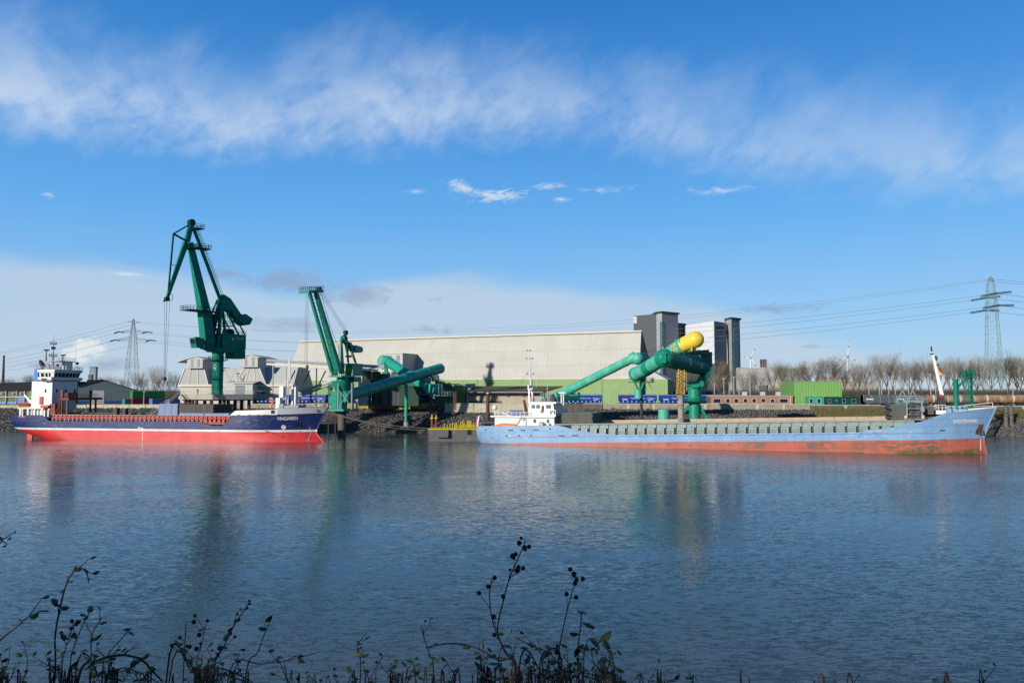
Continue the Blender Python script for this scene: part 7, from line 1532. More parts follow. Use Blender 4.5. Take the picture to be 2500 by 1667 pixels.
def yard_buildings():
 # --- grey and cream loading hall on the left, two gabled head houses
 LF = Fr(QF.w(0, 32, 0), QF.a); X = lambda px, py, y=0: LF.px(px, py, y)
 t = fthing('loading_hall', 'cream loading hall with sloped grey roof and two gabled head houses', 'warehouse', Fr(LF.w(X(440, 986)[0], 0, YARD), LF.a)); o = Vector((X(440, 986)[0], 0, YARD)); OFF[t.name] = o
 x0, x1 = X(440, 960)[0], X(716, 960)[0]; zw = X(560, 938)[1]; zt = X(560, 897, 5)[1]
 mb = MB(); mb.box(x0, x1, 0, 22, 9, zw - .9); mb.build('wall', M['grey_wall'], t)
 mb = MB(); mb.box(X(436, 940)[0], x1 + .1, -.7, 22, zw - .897, zw); mb.build('eaves_band', M['cream'], t)
 mb = MB(); mb.prismx([(.4, zw + .003), (22, zw + .003), (16, zt), (5, zt)], X(500, 900)[0], x1); mb.build('sloped_roof', M['grey_lt'], t)
 for i, (hp0, hp1, pk, htop, hbot, b0, b1) in enumerate(((457, 495, 871.5, 877, 899, 436.5, 508), (588, 629.5, 867, 872, 896, 572, 649))):
  yf = -3.0; a, z1 = LF.px(hp0, htop, yf); b, _ = LF.px(hp1, htop, yf); z0 = LF.px(hp0, hbot, yf)[1]; zp = LF.px((hp0 + hp1) / 2, pk, yf)[1]; m_ = (a + b) / 2
  mb = MB(); mb.prism([(a, z0), (b, z0), (b, z1), (m_, zp), (a, z1)], yf, yf + 17); mb.build('head_house', M['grey_lt'], t)
  mb = MB(); mb.hull8([(a - 1, yf - .4, z1 - .2), (m_, yf - .4, zp + .05), (m_, yf + 17.2, zp + .05), (a - 1, yf + 17.2, z1 - .2)], [(a - 1, yf - .4, z1), (m_, yf - .4, zp + .3), (m_, yf + 17.2, zp + .3), (a - 1, yf + 17.2, z1)]); mb.hull8([(m_, yf - .4, zp + .05), (b + 1, yf - .4, z1 - .2), (b + 1, yf + 17.2, z1 - .2), (m_, yf + 17.2, zp + .05)], [(m_, yf - .4, zp + .3), (b + 1, yf - .4, z1), (b + 1, yf + 17.2, z1), (m_, yf + 17.2, zp + .3)])
  if i == 0: mb.hull8([(a - 4.2, yf - .4, z1 - 1.3), (a - 1, yf - .4, z1 - .2), (a - 1, yf + 17, z1 - .2), (a - 4.2, yf + 17, z1 - 1.3)], [(a - 4.2, yf - .4, z1 - 1.1), (a - 1, yf - .4, z1 - .003), (a - 1, yf + 17, z1 - .003), (a - 4.2, yf + 17, z1 - 1.1)])
  mb.build('gable_roof', M['cream'], t)
  for k in (.24, .66):
   x = lerp(a, b, k); mb = MB(); mb.box(x, x + .95, yf - .05, yf - .003, lerp(z0, z1, .12), lerp(z0, z1, .98)); w = mb.build('louvre_window', M['silo_side'], t); mb = MB()
   for j in range(8): z = lerp(lerp(z0, z1, .12), lerp(z0, z1, .98), (j + .5) / 8); mb.box(x + .05, x + .9, yf - .1, yf - .053, z - .06, z + .06)
   mb.build('slat', M['grey_lt'], w)
  # hopper shaped front below the head
  c, d = LF.px(b0, 936, -.6)[0], LF.px(b1, 936, -.6)[0]; e, f = a - (1.6 if i == 0 else -1), b
  mb = MB(); mb.hull8([(c, -.6, zw), (d, -.6, zw), (d - .5, 16, zw), (c + .5, 16, zw)], [(e, yf + 1.4, z0 - .003), (f, yf + 1.4, z0 - .003), (f, yf + 16, z0 - .003), (e, yf + 16, z0 - .003)]); mb.build('hopper_front', M['grey_lt'], t)
  mb = MB()
  for u in (.33, .66): mb.bar((lerp(c, d, u), -.65, zw), (lerp(e, f, u), yf + 1.35, z0), .22)
  mb.bar((d, -.65, zw), (f, yf + 1.35, z0), .3); mb.bar((c, -.65, zw), (e, yf + 1.35, z0), .3); mb.build('corner_trim', M['white_far'], t)
 # low canopy in front
 mb = MB(); qbox(mb, 548, 617, 938, -6, 5.9, fr=LF); mb.build('annex', M['grey_lt'], t); mb = MB(); a, z = LF.px(575, 938.5, -6); b, _ = LF.px(598, 938, -6); mb.box(a, b, -6.06, -6.003, 9, z - .3); mb.build('annex_shutter', M['silo_side'], t)
 mb = MB(); a, z = LF.px(545, 936.5, -6.5); b, _ = LF.px(620, 936.5, -6.5); mb.hull8([(a, -6.6, z), (b, -6.6, z), (b, 0, z + 1.0), (a, 0, z + 1.0)], [(a, -6.6, z + .25), (b, -6.6, z + .25), (b, 0, z + 1.25), (a, 0, z + 1.25)]); mb.build('annex_roof', M['cream'], t)
 mb = MB()
 for px0, px1, d_ in ((549, 562, 1), (562, 575, -1), (575, 590, 1), (590, 605, -1)): u = LF.px(px0, 901 if d_ > 0 else 930, -1.2); v = LF.px(px1, 930 if d_ > 0 else 901, -1.2); mb.bar((u[0], -1.2, u[1]), (v[0], -1.2, v[1]), .2)
 u, v = LF.px(545, 901, -1.2), LF.px(606, 898, -1.2); mb.bar((u[0], -1.2, u[1]), (v[0], -1.2, v[1]), .5); mb.build('roof_brace', M['galv_mat'], t)
 # --- dark shed, far left
 SF = Fr(QF.w(0, 34, 0), QF.a)
 t = fthing('transit_shed', 'long low shed with black brown roof and sky blue band at the left', 'warehouse', Fr(SF.w(SF.px(-60, 980)[0], 0, 0), SF.a)); OFF[t.name] = Vector((SF.px(-60, 980)[0], 0, 0))
 a = SF.px(-60, 955)[0]; b = SF.px(120, 955)[0]; ze = SF.px(40, 953)[1]; zt0 = SF.px(0, 934, 6)[1]; zt1 = SF.px(77, 931, 6)[1]
 mb = MB(); mb.box(a, b, .3, 30, 9, ze - .003); mb.build('wall', M['shed_wall'], t)
 mb = MB(); mb.hull8([(a, -.6, ze), (b, -.6, ze), (b, 30, ze), (a, 30, ze)], [(a, 5, zt0 - .3), (b, 5, zt1 + .1), (b, 24, zt1 + .1), (a, 24, zt0 - .3)]); mb.build('roof', M['dk_hall'], t)
 mb = MB(); mb.box(a, b, .15, .29, SF.px(30, 988)[1], SF.px(30, 980.5)[1]); mb.build('blue_band', M['shed_blue'], t)
 mb = MB(); mb.box(a, b, -.3, .14, SF.px(30, 968)[1] - .25, SF.px(30, 968)[1]); mb.build('canopy_edge', M['cream'], t)
 mb = MB(); qbox(mb, 42, 59, 966.5, .0, .13, fr=SF, pyb=987); mb.build('door', pm('mid blue door', (.06, .20, .60), .5), t)
 mb = MB()
 for px in (15, 41, 60.5, -12, 75): x = SF.px(px, 960)[0]; mb.bar((x, -.15, 9), (x, -.15, ze - .1), .28)
 mb.build('canopy_post', M['galv_mat'], t)
 for px in (3, 31, 50): q = SF.px(px, 961, -.4); mb = MB(); mb.ball((q[0], -.4, q[1]), .35, 8, 6); mb.build('lamp_globe', M['white'], t)
 # --- slate gable shed
 GF = Fr(P(265, 960, 322) * Vector((1, 1, 0)) if False else Vector((P(265, 960, 322).x, 322, 0)), radians(27)); t = fthing('gable_shed', 'slate blue gable shed with a pale door beside the white ship superstructure', 'shed', Fr(GF.w(GF.px(199, 980)[0], 0, 0), GF.a)); OFF[t.name] = Vector((GF.px(199, 980)[0], 0, 0))
 pts = [GF.px(190, 986), GF.px(331, 986), GF.px(331, 953), GF.px(248, 927.5), GF.px(190, 944)]
 pts = [(pts[0][0], 9), (pts[1][0], 9)] + pts[2:]; mb = MB(); mb.prism(pts, 0, 20); mb.build('wall', M['shed_slate'], t)
 mb = MB()
 for u, v in ((pts[2], pts[3]), (pts[4], pts[3])): mb.hull8([(u[0], -.5, u[1] + .01), (v[0], -.5, v[1] + .01), (v[0], 20, v[1] + .01), (u[0], 20, u[1] + .01)], [(u[0], -.5, u[1] + .35), (v[0], -.5, v[1] + .35), (v[0], 20, v[1] + .35), (u[0], 20, u[1] + .35)])
 mb.build('roof', M['dk_hall'], t)
 mb = MB(); qbox(mb, 219, 255, 953, -.08, .075, fr=GF); mb.build('door', M['grey_lt'], t); mb = MB(); qbox(mb, 190, 331, 979, -.06, .055, fr=GF); mb.build('blue_band', pm('dark blue band', (.02, .07, .20), .5), t)
 mb = MB(); qbox(mb, 212, 262, 927, 5, 10, fr=GF, pyb=936); mb.build('roof_cabin', M['dk_hall'], t)
 # --- canopy shed in the middle
 CF = Fr(QF.w(0, 22.5, 0), QF.a); t = fthing('canopy_shed', 'low beige shed with a wide mossy flat canopy roof in front of the pale hall', 'shed', Fr(CF.w(CF.px(1158, 980, 3)[0], 0, 0), CF.a)); OFF[t.name] = Vector((CF.px(1158, 980, 3)[0], 0, 0))
 mb = MB(); qbox(mb, 1138, 1322, 957.5, 3, 14, fr=CF); mb.build('wall', pm('beige block wall', (.50, .42, .32), .8, var=.06, dirt=(.35, .30, .24), damt=.5, seams=[('X', 7.5, .06, .4)]), t)
 a, za = CF.px(1136, 956.2, 0); b, zb = CF.px(1326, 955.5, 0); c, zc = CF.px(1374, 942.3, 18); d, zd = CF.px(1160, 943, 18)
 mb = MB(); mb.hull8([(a, 0, za - .45), (b, 0, za - .45), (c, 18, zc - .3), (d, 18, zc - .3)], [(a, 0, za), (b, 0, za), (c, 18, zc), (d, 18, zc)]); mb.build('canopy_roof', pm('mossy brown roof', (.12, .095, .05), .85, var=.15, dirt=(.10, .13, .06), damt=.7, dscale=.12, dcut=.48), t)
 mb = MB(); mb.box(a, b, -.12, -.003, za - .35, za + .05); mb.build('gutter', M['grey_side'], t)
 mb = MB()
 for px in (1145, 1190, 1232, 1272): x = CF.px(px, 957, .3)[0]; mb.bar((x, .3, za - .4), (x + .8, 2.9, za - 2), .14)
 mb.build('canopy_bracket', M['grey_side'], t)
 mb = MB(); qbox(mb, 1145, 1225, 978.5, 2.9, .09, fr=CF); mb.build('plinth', M['concrete_dk'], t)
 t = fthing('gatehouse', 'small light green sheet hut with a grey roof left of the canopy shed', 'hut', Fr(CF.w(CF.px(1105, 980, 4)[0], 0, 0), CF.a)); OFF[t.name] = Vector((CF.px(1105, 980, 4)[0], 0, 0))
 mb = MB(); qbox(mb, 1106, 1135, 940, 4, 8, fr=CF); mb.build('wall', M['hall_green'], t); mb = MB(); mb.ladder((CF.px(1125, 980, 3.8)[0], 3.8, 9), (CF.px(1125, 942, 3.8)[0], 3.8, CF.px(1125, 945, 3.8)[1]), 1.2, .8, (1, 0, 0), .08); mb.build('door', M['green_hall'], t)
 a, z = CF.px(1104, 939, 3.5); b, z2 = CF.px(1137, 939.5, 3.5); mb = MB(); mb.box(a, b, 3.5, 12.5, z, z + .35); c_, z3 = CF.px(1158, 936, 9); mb.hull8([(b + .003, 3.5, 15.3), (c_, 9, 15.6), (c_, 12.5, 15.6), (b + .003, 12.5, 15.3)], [(b + .003, 3.5, z + .3), (c_, 9, z3), (c_, 12.5, z3), (b + .003, 12.5, z + .3)]); mb.build('roof', M['grey_side'], t)
 # --- brick office
 BF = Fr(QF.w(0, 22.0, 0), QF.a); t = fthing('brick_office', 'long low salmon red brick office with a row of white framed windows', 'building', Fr(BF.w(BF.px(1731, 980)[0], 0, YARD), BF.a)); OFF[t.name] = Vector((BF.px(1731, 980)[0], 0, YARD))
 mb = MB(); x0, x1, z = qbox(mb, 1731, 1936, 967, 0, 9, fr=BF); mb.build('wall', M['brick'], t); mb = MB(); mb.box(x0 - .1, x1 + .1, -.12, 9.1, z + .003, z + .28); mb.build('roof_edge', M['galv_mat'], t)
 windows(t, 'window', [(1741, 1760, 973, 984), (1772, 1782, 973, 984), (1792.5, 1803, 973, 984), (1815, 1825, 973, 983), (1836, 1846, 973, 983), (1858, 1869, 972.5, 982.5), (1881, 1891, 973.5, 983.5), (1903, 1924, 973, 983.5)], BF, 0, M['glass'], M['white'])
 mb = MB(); x = BF.px(1930, 970)[0]; mb.bar((x, -.1, 9), (x, -.1, z), .16); mb.build('drain_pipe', M['white'], t)
 for px in (1818, 1862, 1900): x = BF.px(px, 965, 4)[0]; mb = MB(); mb.box(x - .8, x + .8, 3.5, 5, z + .29, z + 1.5); mb.box(x - .9, x + .9, 3.4, 5.1, z + 1.503, z + 1.6); mb.build('roof_unit', M['grey_lt'], t)
 # --- green hall, teal cabins
 t = fthing('green_hall', 'bright light green ribbed box hall right of the brick office', 'warehouse', Fr(BF.w(BF.px(1938, 980, 1)[0], 0, YARD), BF.a)); OFF[t.name] = Vector((BF.px(1938, 980, 1)[0], 0, YARD))
 mb = MB(); x0, x1, z = qbox(mb, 1938, 2054.5, 932, 1, 18, fr=BF); mb.build('wall', M['green_hall'], t); mb = MB(); mb.box(x0 - .1, x1 + .1, .85, 19.1, z + .003, z + .25); mb.build('roof_edge', M['grey_side'], t)
 for (a, b, tp, mt, lab, wins, y_) in ((1969, 2011.5, 969, 'cont_tl', 'light teal office cabin with two white framed windows in front of the green hall', [(1976, 1985, 973, 985), (1994.5, 2004, 973, 985)], -1.2),
                                       (2012, 2048, 969.5, 'green_dk', 'dark green office cabin touching the light teal one', [(2021, 2028.5, 974, 984), (2040, 2044, 975, 980)], -1.1), (2048.5, 2097, 970, 'green_dk', 'longer dark green office cabin, last on the right of the three', [(2056, 2065, 974, 984), (2079, 2090, 974, 984)], -1.1)):
  t = fthing('office_cabin', lab, 'cabin', Fr(BF.w(BF.px(a, 980, y_)[0], 0, YARD), BF.a), 'office cabins on the quay'); OFF[t.name] = Vector((BF.px(a, 980, y_)[0], 0, YARD))
  mb = MB(); x0, x1, z = qbox(mb, a, b, tp, y_, 2.6, fr=BF); mb.build('wall', M[mt], t); mb = MB(); mb.box(x0, x1, y_ - .08, y_ + 2.65, z + .003, z + .18)
  for x in (x0 + .06, x1 - .06): mb.box(x - .06, x + .06, y_ - .06, y_ - .003, 9.1, z)
  mb.build('frame', M[mt], t); windows(t, 'window', wins, BF, y_, M['glass'], M['white'] if mt == 'cont_tl' else M['galv_mat'])
 # --- shipping containers
 def container(px, py, Y, ang, L, mat, lab, zb, grp=None, H_=2.6, W_=2.44):
  q = P(px, py, Y); t = thing('shipping_container', lab, 'container', (q.x, q.y, zb), radians(ang), grp, world=False); mb = MB(); mb.box(0, L, 0, W_, 0, H_)
  n = int(L / .6)
  for i in range(n): x = .2 + (L - .4) * i / n; mb.box(x, x + .28, -.05, -.002, .15, H_ - .12)
  mb.build('body', mat, t); mb = MB()
  for x in (0, L):
   for y in (0, W_): mb.box(x - .09, x + .09, y - .09, y + .09, -.02, H_ + .05)
  mb.box(-.06, -.003, .1, W_ - .1, .1, .2); mb.build('corner_post', mat, t)
  mb = MB()
  for y in (.5, 1.0, 1.45, 1.95): mb.tube((-.08, y, .15), (-.08, y, H_ - .15), .035, n=6)
  mb.box(-.05, -.003, .12, 1.2, .15, H_ - .12); mb.box(-.05, -.003, 1.24, W_ - .12, .15, H_ - .12); mb.build('door', mat, t)
 A = 47; g = 'containers on the quay left of the jetty'
 container(324, 975, 304, A, 12.2, M['cont_rd'], 'long red container carrying the green one', YARD, g); container(324, 975, 304, A, 12.2, M['cont_gr'], 'long bright green container stacked on the red one', YARD + 2.68, g)
 container(305, 985, 303, A, 2.0, M['cont_tl'], 'small teal box container left of the red and green stack', YARD, g, 2.2)
 container(372, 985, 303.5, A + 2, 3.5, pm('pale blue container', (.12, .25, .50), .5), 'short pale blue container right of the red one', YARD, g, 2.3); container(386, 985, 306, A - 12, 9, M['cont_bl'], 'dark blue container right of the pale blue one', YARD, g, 2.4)
 container(2120, 985, 281, 30, 9, M['cont_tl'], 'teal container with pale end nearest the teal cabins, in front of the grey wagons', YARD, 'teal containers on the right quay', 2.2); container(2192, 985, 279, 12, 12, M['cont_tl'], 'long teal container behind the stacked covers at the bow gantry', YARD, 'teal containers on the right quay', 2.0)
 # --- silo towers
 SY = 430; u = Vector((0, 0, 1)); sf = lambda px, Y: P(px, 900, Y)
 def block(par, name, px0, px1, pt0, Y0, Y1, dep, mat, zb=9, name2=None):
  a = P(px0, pt0, Y0); x1 = P(px1, pt0, Y1).x; mb = MB(); w = 0
  pts = [(a.x, Y0), (x1, Y1), (x1 + dep * .30, Y1 + dep), (a.x + dep * .30, Y0 + dep)]; mb.prismz(pts, zb, a.z); return mb.build(name, mat, par)
 t = thing('silo_building', 'tall anthracite silo building with a light grey lift tower and green glazed strip', 'building', (P(1590, 950, 430).x, 440, 9))
 a = P(1547, 771, 436); mb = MB(); mb.prismz([(P(1547, 800, 436).x, 436), (P(1604, 800, 425).x, 425), (P(1604, 800, 425).x + 8, 455), (P(1547, 800, 436).x + 6, 462)], 9, a.z); mb.build('wall', M['silo_dk'], t)
 mb = MB(); x0, x1, x2 = P(1603.5, 800, 424).x, P(1616, 800, 419.5).x, P(1655, 800, 428).x; zt = P(1616, 764, 420).z; mb.prismz([(x0, 424), (x1, 419.5), (x2, 428), (x2 - 3, 440), (x0, 438)], 9, zt); mb.build('lift_tower', M['silo_lt'], t)
 mb = MB(); mb.prismz([(x1 + .15, 419.3), (x2 + .1, 427.8), (x2 - .0, 428.6), (x1 + .15, 420.2)], 9.1, zt - .2); mb.build('shade_face', M['silo_side'], t)  # front of the light tower shaded by a darker grey plate
 mb = MB(); mb.prismz([(x0 - .8, 423.6), (x1, 418.6), (x2 + 1, 427.6), (x2 - 2, 441), (x0 - 1, 439)], zt + .003, zt + .9); mb.build('tower_cap', pm('dark green cap', (.03, .05, .04), .5), t)
 mb = MB(); a, b = P(1611.5, 785, 419.6), P(1618.5, 850, 419.8); mb.prismz([(a.x, 420.3), (x1 + .1, 418.9), (b.x + .5, 419.6), (b.x, 420.6), (a.x, 420.9)], b.z - 20, P(1614, 785, 419).z); mb.build('glazed_strip', M['glass_gr'], t)
 mb = MB(); a = P(1640, 787, 428.5); b = P(1675.5, 787, 436); mb.prismz([(a.x, 428.5), (b.x, 436), (b.x, 450), (a.x, 446)], 9, a.z); mb.build('side_block', pm('near black cladding', (.045, .05, .06), .6), t)
 mb = MB(); a, b = P(1546.5, 790, 435), P(1556, 773, 435); mb.box(a.x, b.x, 434.5, 436.5, a.z, b.z); mb.build('roof_louvre', M['white_far'], t)
 t = thing('silo_building', 'tall white silo building with its shaded side coloured grey, beside the anthracite one', 'building', (P(1730, 950, 430).x, 440, 9))
 x0, x1, x2 = P(1675, 800, 431).x, P(1743, 800, 404).x, P(1778, 800, 412).x; zt = P(1743, 783.5, 404).z
 mb = MB(); mb.prismz([(x0, 431), (x1, 404), (x2, 416), (x2 - 4, 436), (x0, 446)], 9, zt); mb.build('wall', M['white_far'], t)
 mb = MB(); d = Vector((x2 - x1, 12, 0)).normalized(); n_ = Vector((d.y, -d.x, 0)) * .15; zz = P(1743, 887, 404).z
 mb.prismz([(x1 + n_.x, 404 + n_.y), (x2 + n_.x, 416 + n_.y), (x2, 416), (x1, 404)], 9.1, zt - .1); mb.build('shade_side_wall', M['silo_side'], t)  # dim side of the white block, its shade put into grey colour
 for k in (.25, .48, .7): q = Vector((lerp(x1, x2, k), lerp(404, 416, k), zt - 3)) + n_; mb = MB(); mb.lathe(q, [(.9, 0), (.9, .3)], 12, n_); mb.build('round_vent', M['black'], t)
 mb = MB(); m2 = n_ * 1.6; mb.prismz([(x0 - .2, 430.5), (x1, 403.2), (x2 + .4, 415.4), (x2, 417), (x1, 404.4), (x0, 431.6)], 9, zz); mb.build('dark_base', M['silo_dk'], t)
 t = thing('stair_tower', 'slim light grey stair tower with tall green glazing beside the white silo building', 'tower', (P(1790, 950, 418).x, 420, 9))
 x0, x1, x2 = P(1772, 800, 420).x, P(1785.5, 800, 412).x, P(1806, 800, 418).x; zt = P(1785, 778.5, 412).z; xb0 = P(1781.5, 900, 414).x
 mb = MB(); mb.add([(x0, 420, zt), (x1, 412, zt), (x1, 412, 9), (P(1780, 900, 414).x, 415, 9), (P(1778.5, 850, 416).x, 417, 30), (x0 + 4, 432, zt), (x2, 430, zt), (x2, 418, zt), (x2, 418, 9), (x2, 430, 9), (x0 + 4, 432, 9)], [(0, 4, 3, 2, 1), (1, 2, 8, 7), (7, 8, 9, 6), (0, 1, 7, 6, 5), (5, 6, 9, 10), (0, 5, 10, 3, 4)]); mb.build('wall', M['silo_lt'], t)
 mb = MB(); d = Vector((x2 - x1, 6, 0)).normalized(); n_ = Vector((d.y, -d.x, 0)) * .12; q = lambda k, w=1: (lerp(x1, x2, k) + n_.x * w, lerp(412, 418, k) + n_.y * w)
 mb.prismz([q(.02), q(.99), q(.99, 0), q(.02, 0)], 9.1, zt - .1); mb.build('shade_face', M['silo_side'], t); mb = MB(); mb.prismz([q(.18, 3), q(.72, 3), q(.72, 1.02), q(.18, 1.02)], 9.2, P(1790, 801, 412).z); mb.build('glazed_strip', M['glass_gr'], t)  # shade of the stair tower's right face given by a darker plate
 mb = MB(); mb.prismz([(x0 - .6, 420), (x1 - .2, 411), (x2 + .8, 417.5), (x2 + .6, 431), (x0 + 3, 433)], zt + .003, zt + .9); mb.build('tower_cap', pm('dark cap', (.04, .05, .05), .5), t)
 # --- low grey works beyond the trees
 M['glass_pale'] = pm('pale green glazing', (.24, .36, .34), .4, var=.1, seams=[('X', 2.2, .12, .4), ('Z', 2.2, .12, .4)])
 t = thing('works_building', 'low pale grey works with greenish glazing and twin short stacks behind the bare trees', 'building', (P(1890, 950, 398).x, 404, 9)); Y = 398
 for nm, a, b, tp, mt, dy in (('wall', 1822, 1968, 921, 'silo_lt', 0), ('glazed_upper', 1905, 1952, 899, 'glass_pale', 6), ('upper_wall', 1808, 1900, 897, 'grey_lt', 8), ('right_block', 1950, 1970, 897, 'silo_lt', 4), ('lower_wall', 1850, 1937, 938, 'grey_wall', -6), ('dark_bay', 1855, 1872, 940, 'silo_side', -7)):
  q0 = P(a, tp, Y + dy); q1 = P(b, tp, Y + dy); mb = MB(); mb.box(q0.x, q1.x, Y + dy, Y + dy + 18, 9, q0.z); mb.build(nm, M[mt], t)
 for a, b in ((1855.5, 1861), (1862, 1867), (1868, 1871.5)): q0, q1 = P(a, 877, Y + 14), P(b, 877, Y + 14); mb = MB(); mb.tube(((q0.x + q1.x) / 2, Y + 14, 15), ((q0.x + q1.x) / 2, Y + 14, q0.z), (q1.x - q0.x) / 2, n=12); mb.build('stack', M['chim'], t)
 t = thing('far_building', 'beige flat roofed building far behind the right wind turbine', 'building', (P(2080, 950, 700).x, 700, 9))
 for nm, a, b, tp in (('wall', 2019, 2075, 920), ('low_wing', 2060, 2136, 930)): q0, q1 = P(a, tp, 700), P(b, tp, 700); mb = MB(); mb.box(q0.x, q1.x, 700 + (5 if nm == 'wall' else 0), 730, 9, q0.z); mb.build(nm, pm('far beige wall', (.40, .34, .28), .8, seams=[('X', 6, .6, .3)]), t)
 # chimneys and process tower on the left
 a = P(9.8, 868, 900); t = thing('factory_chimney', 'tall dark brick chimney at the far left edge', 'chimney', (a.x, 900, 9)); mb = MB(); mb.tube((a.x, 900, 9), (a.x, 900, a.z), 1.8, .95, 16); mb.build('shaft', M['chim'], t, smooth=True); mb = MB(); mb.tube((a.x, 900, a.z - 1.5), (a.x, 900, a.z + .1), 1.2, 1.2, 16); mb.build('collar', M['rust'], t)
 a = P(236.5, 896, 600); t = thing('factory_chimney', 'short dark stack beside the small lattice tower above the slate shed', 'chimney', (a.x, 600, 9)); mb = MB(); mb.tube((a.x, 600, 9), (a.x, 600, a.z), .75, .65, 14); mb.build('shaft', M['chim'], t, smooth=True); mb = MB(); mb.tube((a.x, 600, a.z - 1), (a.x, 600, a.z + .2), .8, .8, 14); mb.build('collar', M['black'], t)
 a = P(227, 897, 600); t = thing('process_tower', 'small open steel tower above the roof of the slate shed', 'tower', (a.x, 600, 9)); mb = MB(); mb.lattice((a.x, 600, 9), (a.x, 600, a.z), 3.2, 3.0, 9, .12); mb.build('frame', M['pylon_dk'], t); mb = MB(); mb.box(a.x - 1.9, a.x + 1.9, 598.4, 601.6, a.z, a.z + .5)
 b = P(219, 914, 600); mb.box(b.x - .4, b.x + 2.2, 598.5, 601, 9, b.z); mb.build('deck', M['pylon_dk'], t)
 # green tanks and small plant in the shade under the crossed tubes
 for px0, px1, tp, lab in ((884, 907, 903, 'green round tank, its colour darkened for shade, right of the smaller crane house'), (908, 928, 907, 'darker green round tank, shade put into its colour, right of the other one')):
  a, b = P(px0, tp, 285), P(px1, tp, 285); t = thing('storage_tank', lab, 'tank', ((a.x + b.x) / 2, 285, 9), group='green tanks in front of the pale hall'); mb = MB(); r = (b.x - a.x) / 2; mb.tube(((a.x + b.x) / 2, 285, 9), ((a.x + b.x) / 2, 285, a.z), r, n=24); mb.build('shell', pm('shade darkened tank green', (.035, .12, .06), .6, var=.15) if px0 < 900 else M['hall_dk'], t, smooth=True, sharp=50)  # tank greens darkened to hold the shadow that lies on them
  mb = MB()
  for k in (.5, .95): mb.tube(((a.x + b.x) / 2, 285, lerp(9, a.z, k)), ((a.x + b.x) / 2, 285, lerp(9, a.z, k) + .2), r + .06, n=24)
  mb.build('hoop', M['green_dk'], t)
 t = thing('plant_room', 'dark grey plant room and beige sloped chute between the green tanks and the crossed tubes', 'shed', P(940, 986, 287)); a, b = P(876, 945, 283), P(905, 926, 283); mb = MB(); mb.hull8([(a.x, 282, 9), (b.x - 1, 282, 9), (b.x - 1, 288, 9), (a.x, 288, 9)], [(a.x, 282, b.z), (b.x, 282, b.z), (b.x, 288, b.z), (a.x, 288, b.z)]); mb.build('chute', pm('beige chute', (.5, .42, .32), .7), t)
 mb = MB(); a, b = P(908, 945, 286), P(948, 912, 286); mb.box(a.x, b.x, 286, 292, 9, b.z); mb.box(P(948, 940, 286).x, P(985, 940, 286).x, 287, 292, 9, P(960, 926, 286).z); mb.build('wall', M['silo_dk'], t); mb = MB(); mb.hull8([P(893, 903, 285), P(934, 895, 285), P(934, 895, 290), P(893, 903, 290)], [q + u * .3 for q in (P(893, 903, 285), P(934, 895, 285), P(934, 895, 290), P(893, 903, 290))]); mb.build('roof', M['steel_dk'], t)
 t = thing('tower_base', 'shade darkened green sheeted base of the conveyor tower seen between the green tubes', 'shed', P(1000, 986, 280)); mb = MB(); a, b = P(975, 945, 280), P(1022, 945, 280); mb.box(a.x, b.x, 280, 286, 9, a.z); mb.build('wall', M['hall_dk'], t); mb = MB(); mb.box(a.x - .1, b.x + .1, 279.9, 286.1, a.z + .003, a.z + .3); mb.build('roof', M['green_dk'], t)  # shadow between the tubes is in the dark wall colour
 t = thing('green_shed', 'dark green shed with a sloped roof behind the railed conveyor platform', 'shed', P(1080, 986, 290)); mb = MB(); pts = [(P(1062, 930, 290).x, 9), (P(1108, 930, 290).x, 9), (P(1108, 930, 290).x, P(1105, 942, 290).z), (P(1094, 930, 290).x, P(1094, 939, 290).z), (P(1076, 930, 290).x, P(1078, 930, 290).z), (P(1062, 930, 290).x, P(1062, 930, 290).z)]; mb.prism(pts, 290, 298); mb.build('wall', pm('mid green shed wall', (.05, .16, .06), .6, ribs=('X', .9, .2)), t)
 mb = MB(); mb.hull8([(pts[3][0], 289.7, pts[3][1] + .01), (pts[2][0] + .3, 289.7, pts[2][1] + .01), (pts[2][0] + .3, 298.2, pts[2][1] + .01), (pts[3][0], 298.2, pts[3][1] + .01)], [(pts[3][0], 289.7, pts[3][1] + .3), (pts[2][0] + .3, 289.7, pts[2][1] + .3), (pts[2][0] + .3, 298.2, pts[2][1] + .3), (pts[3][0], 298.2, pts[3][1] + .3)]); mb.build('roof', M['grey_side'], t)
yard_buildings()
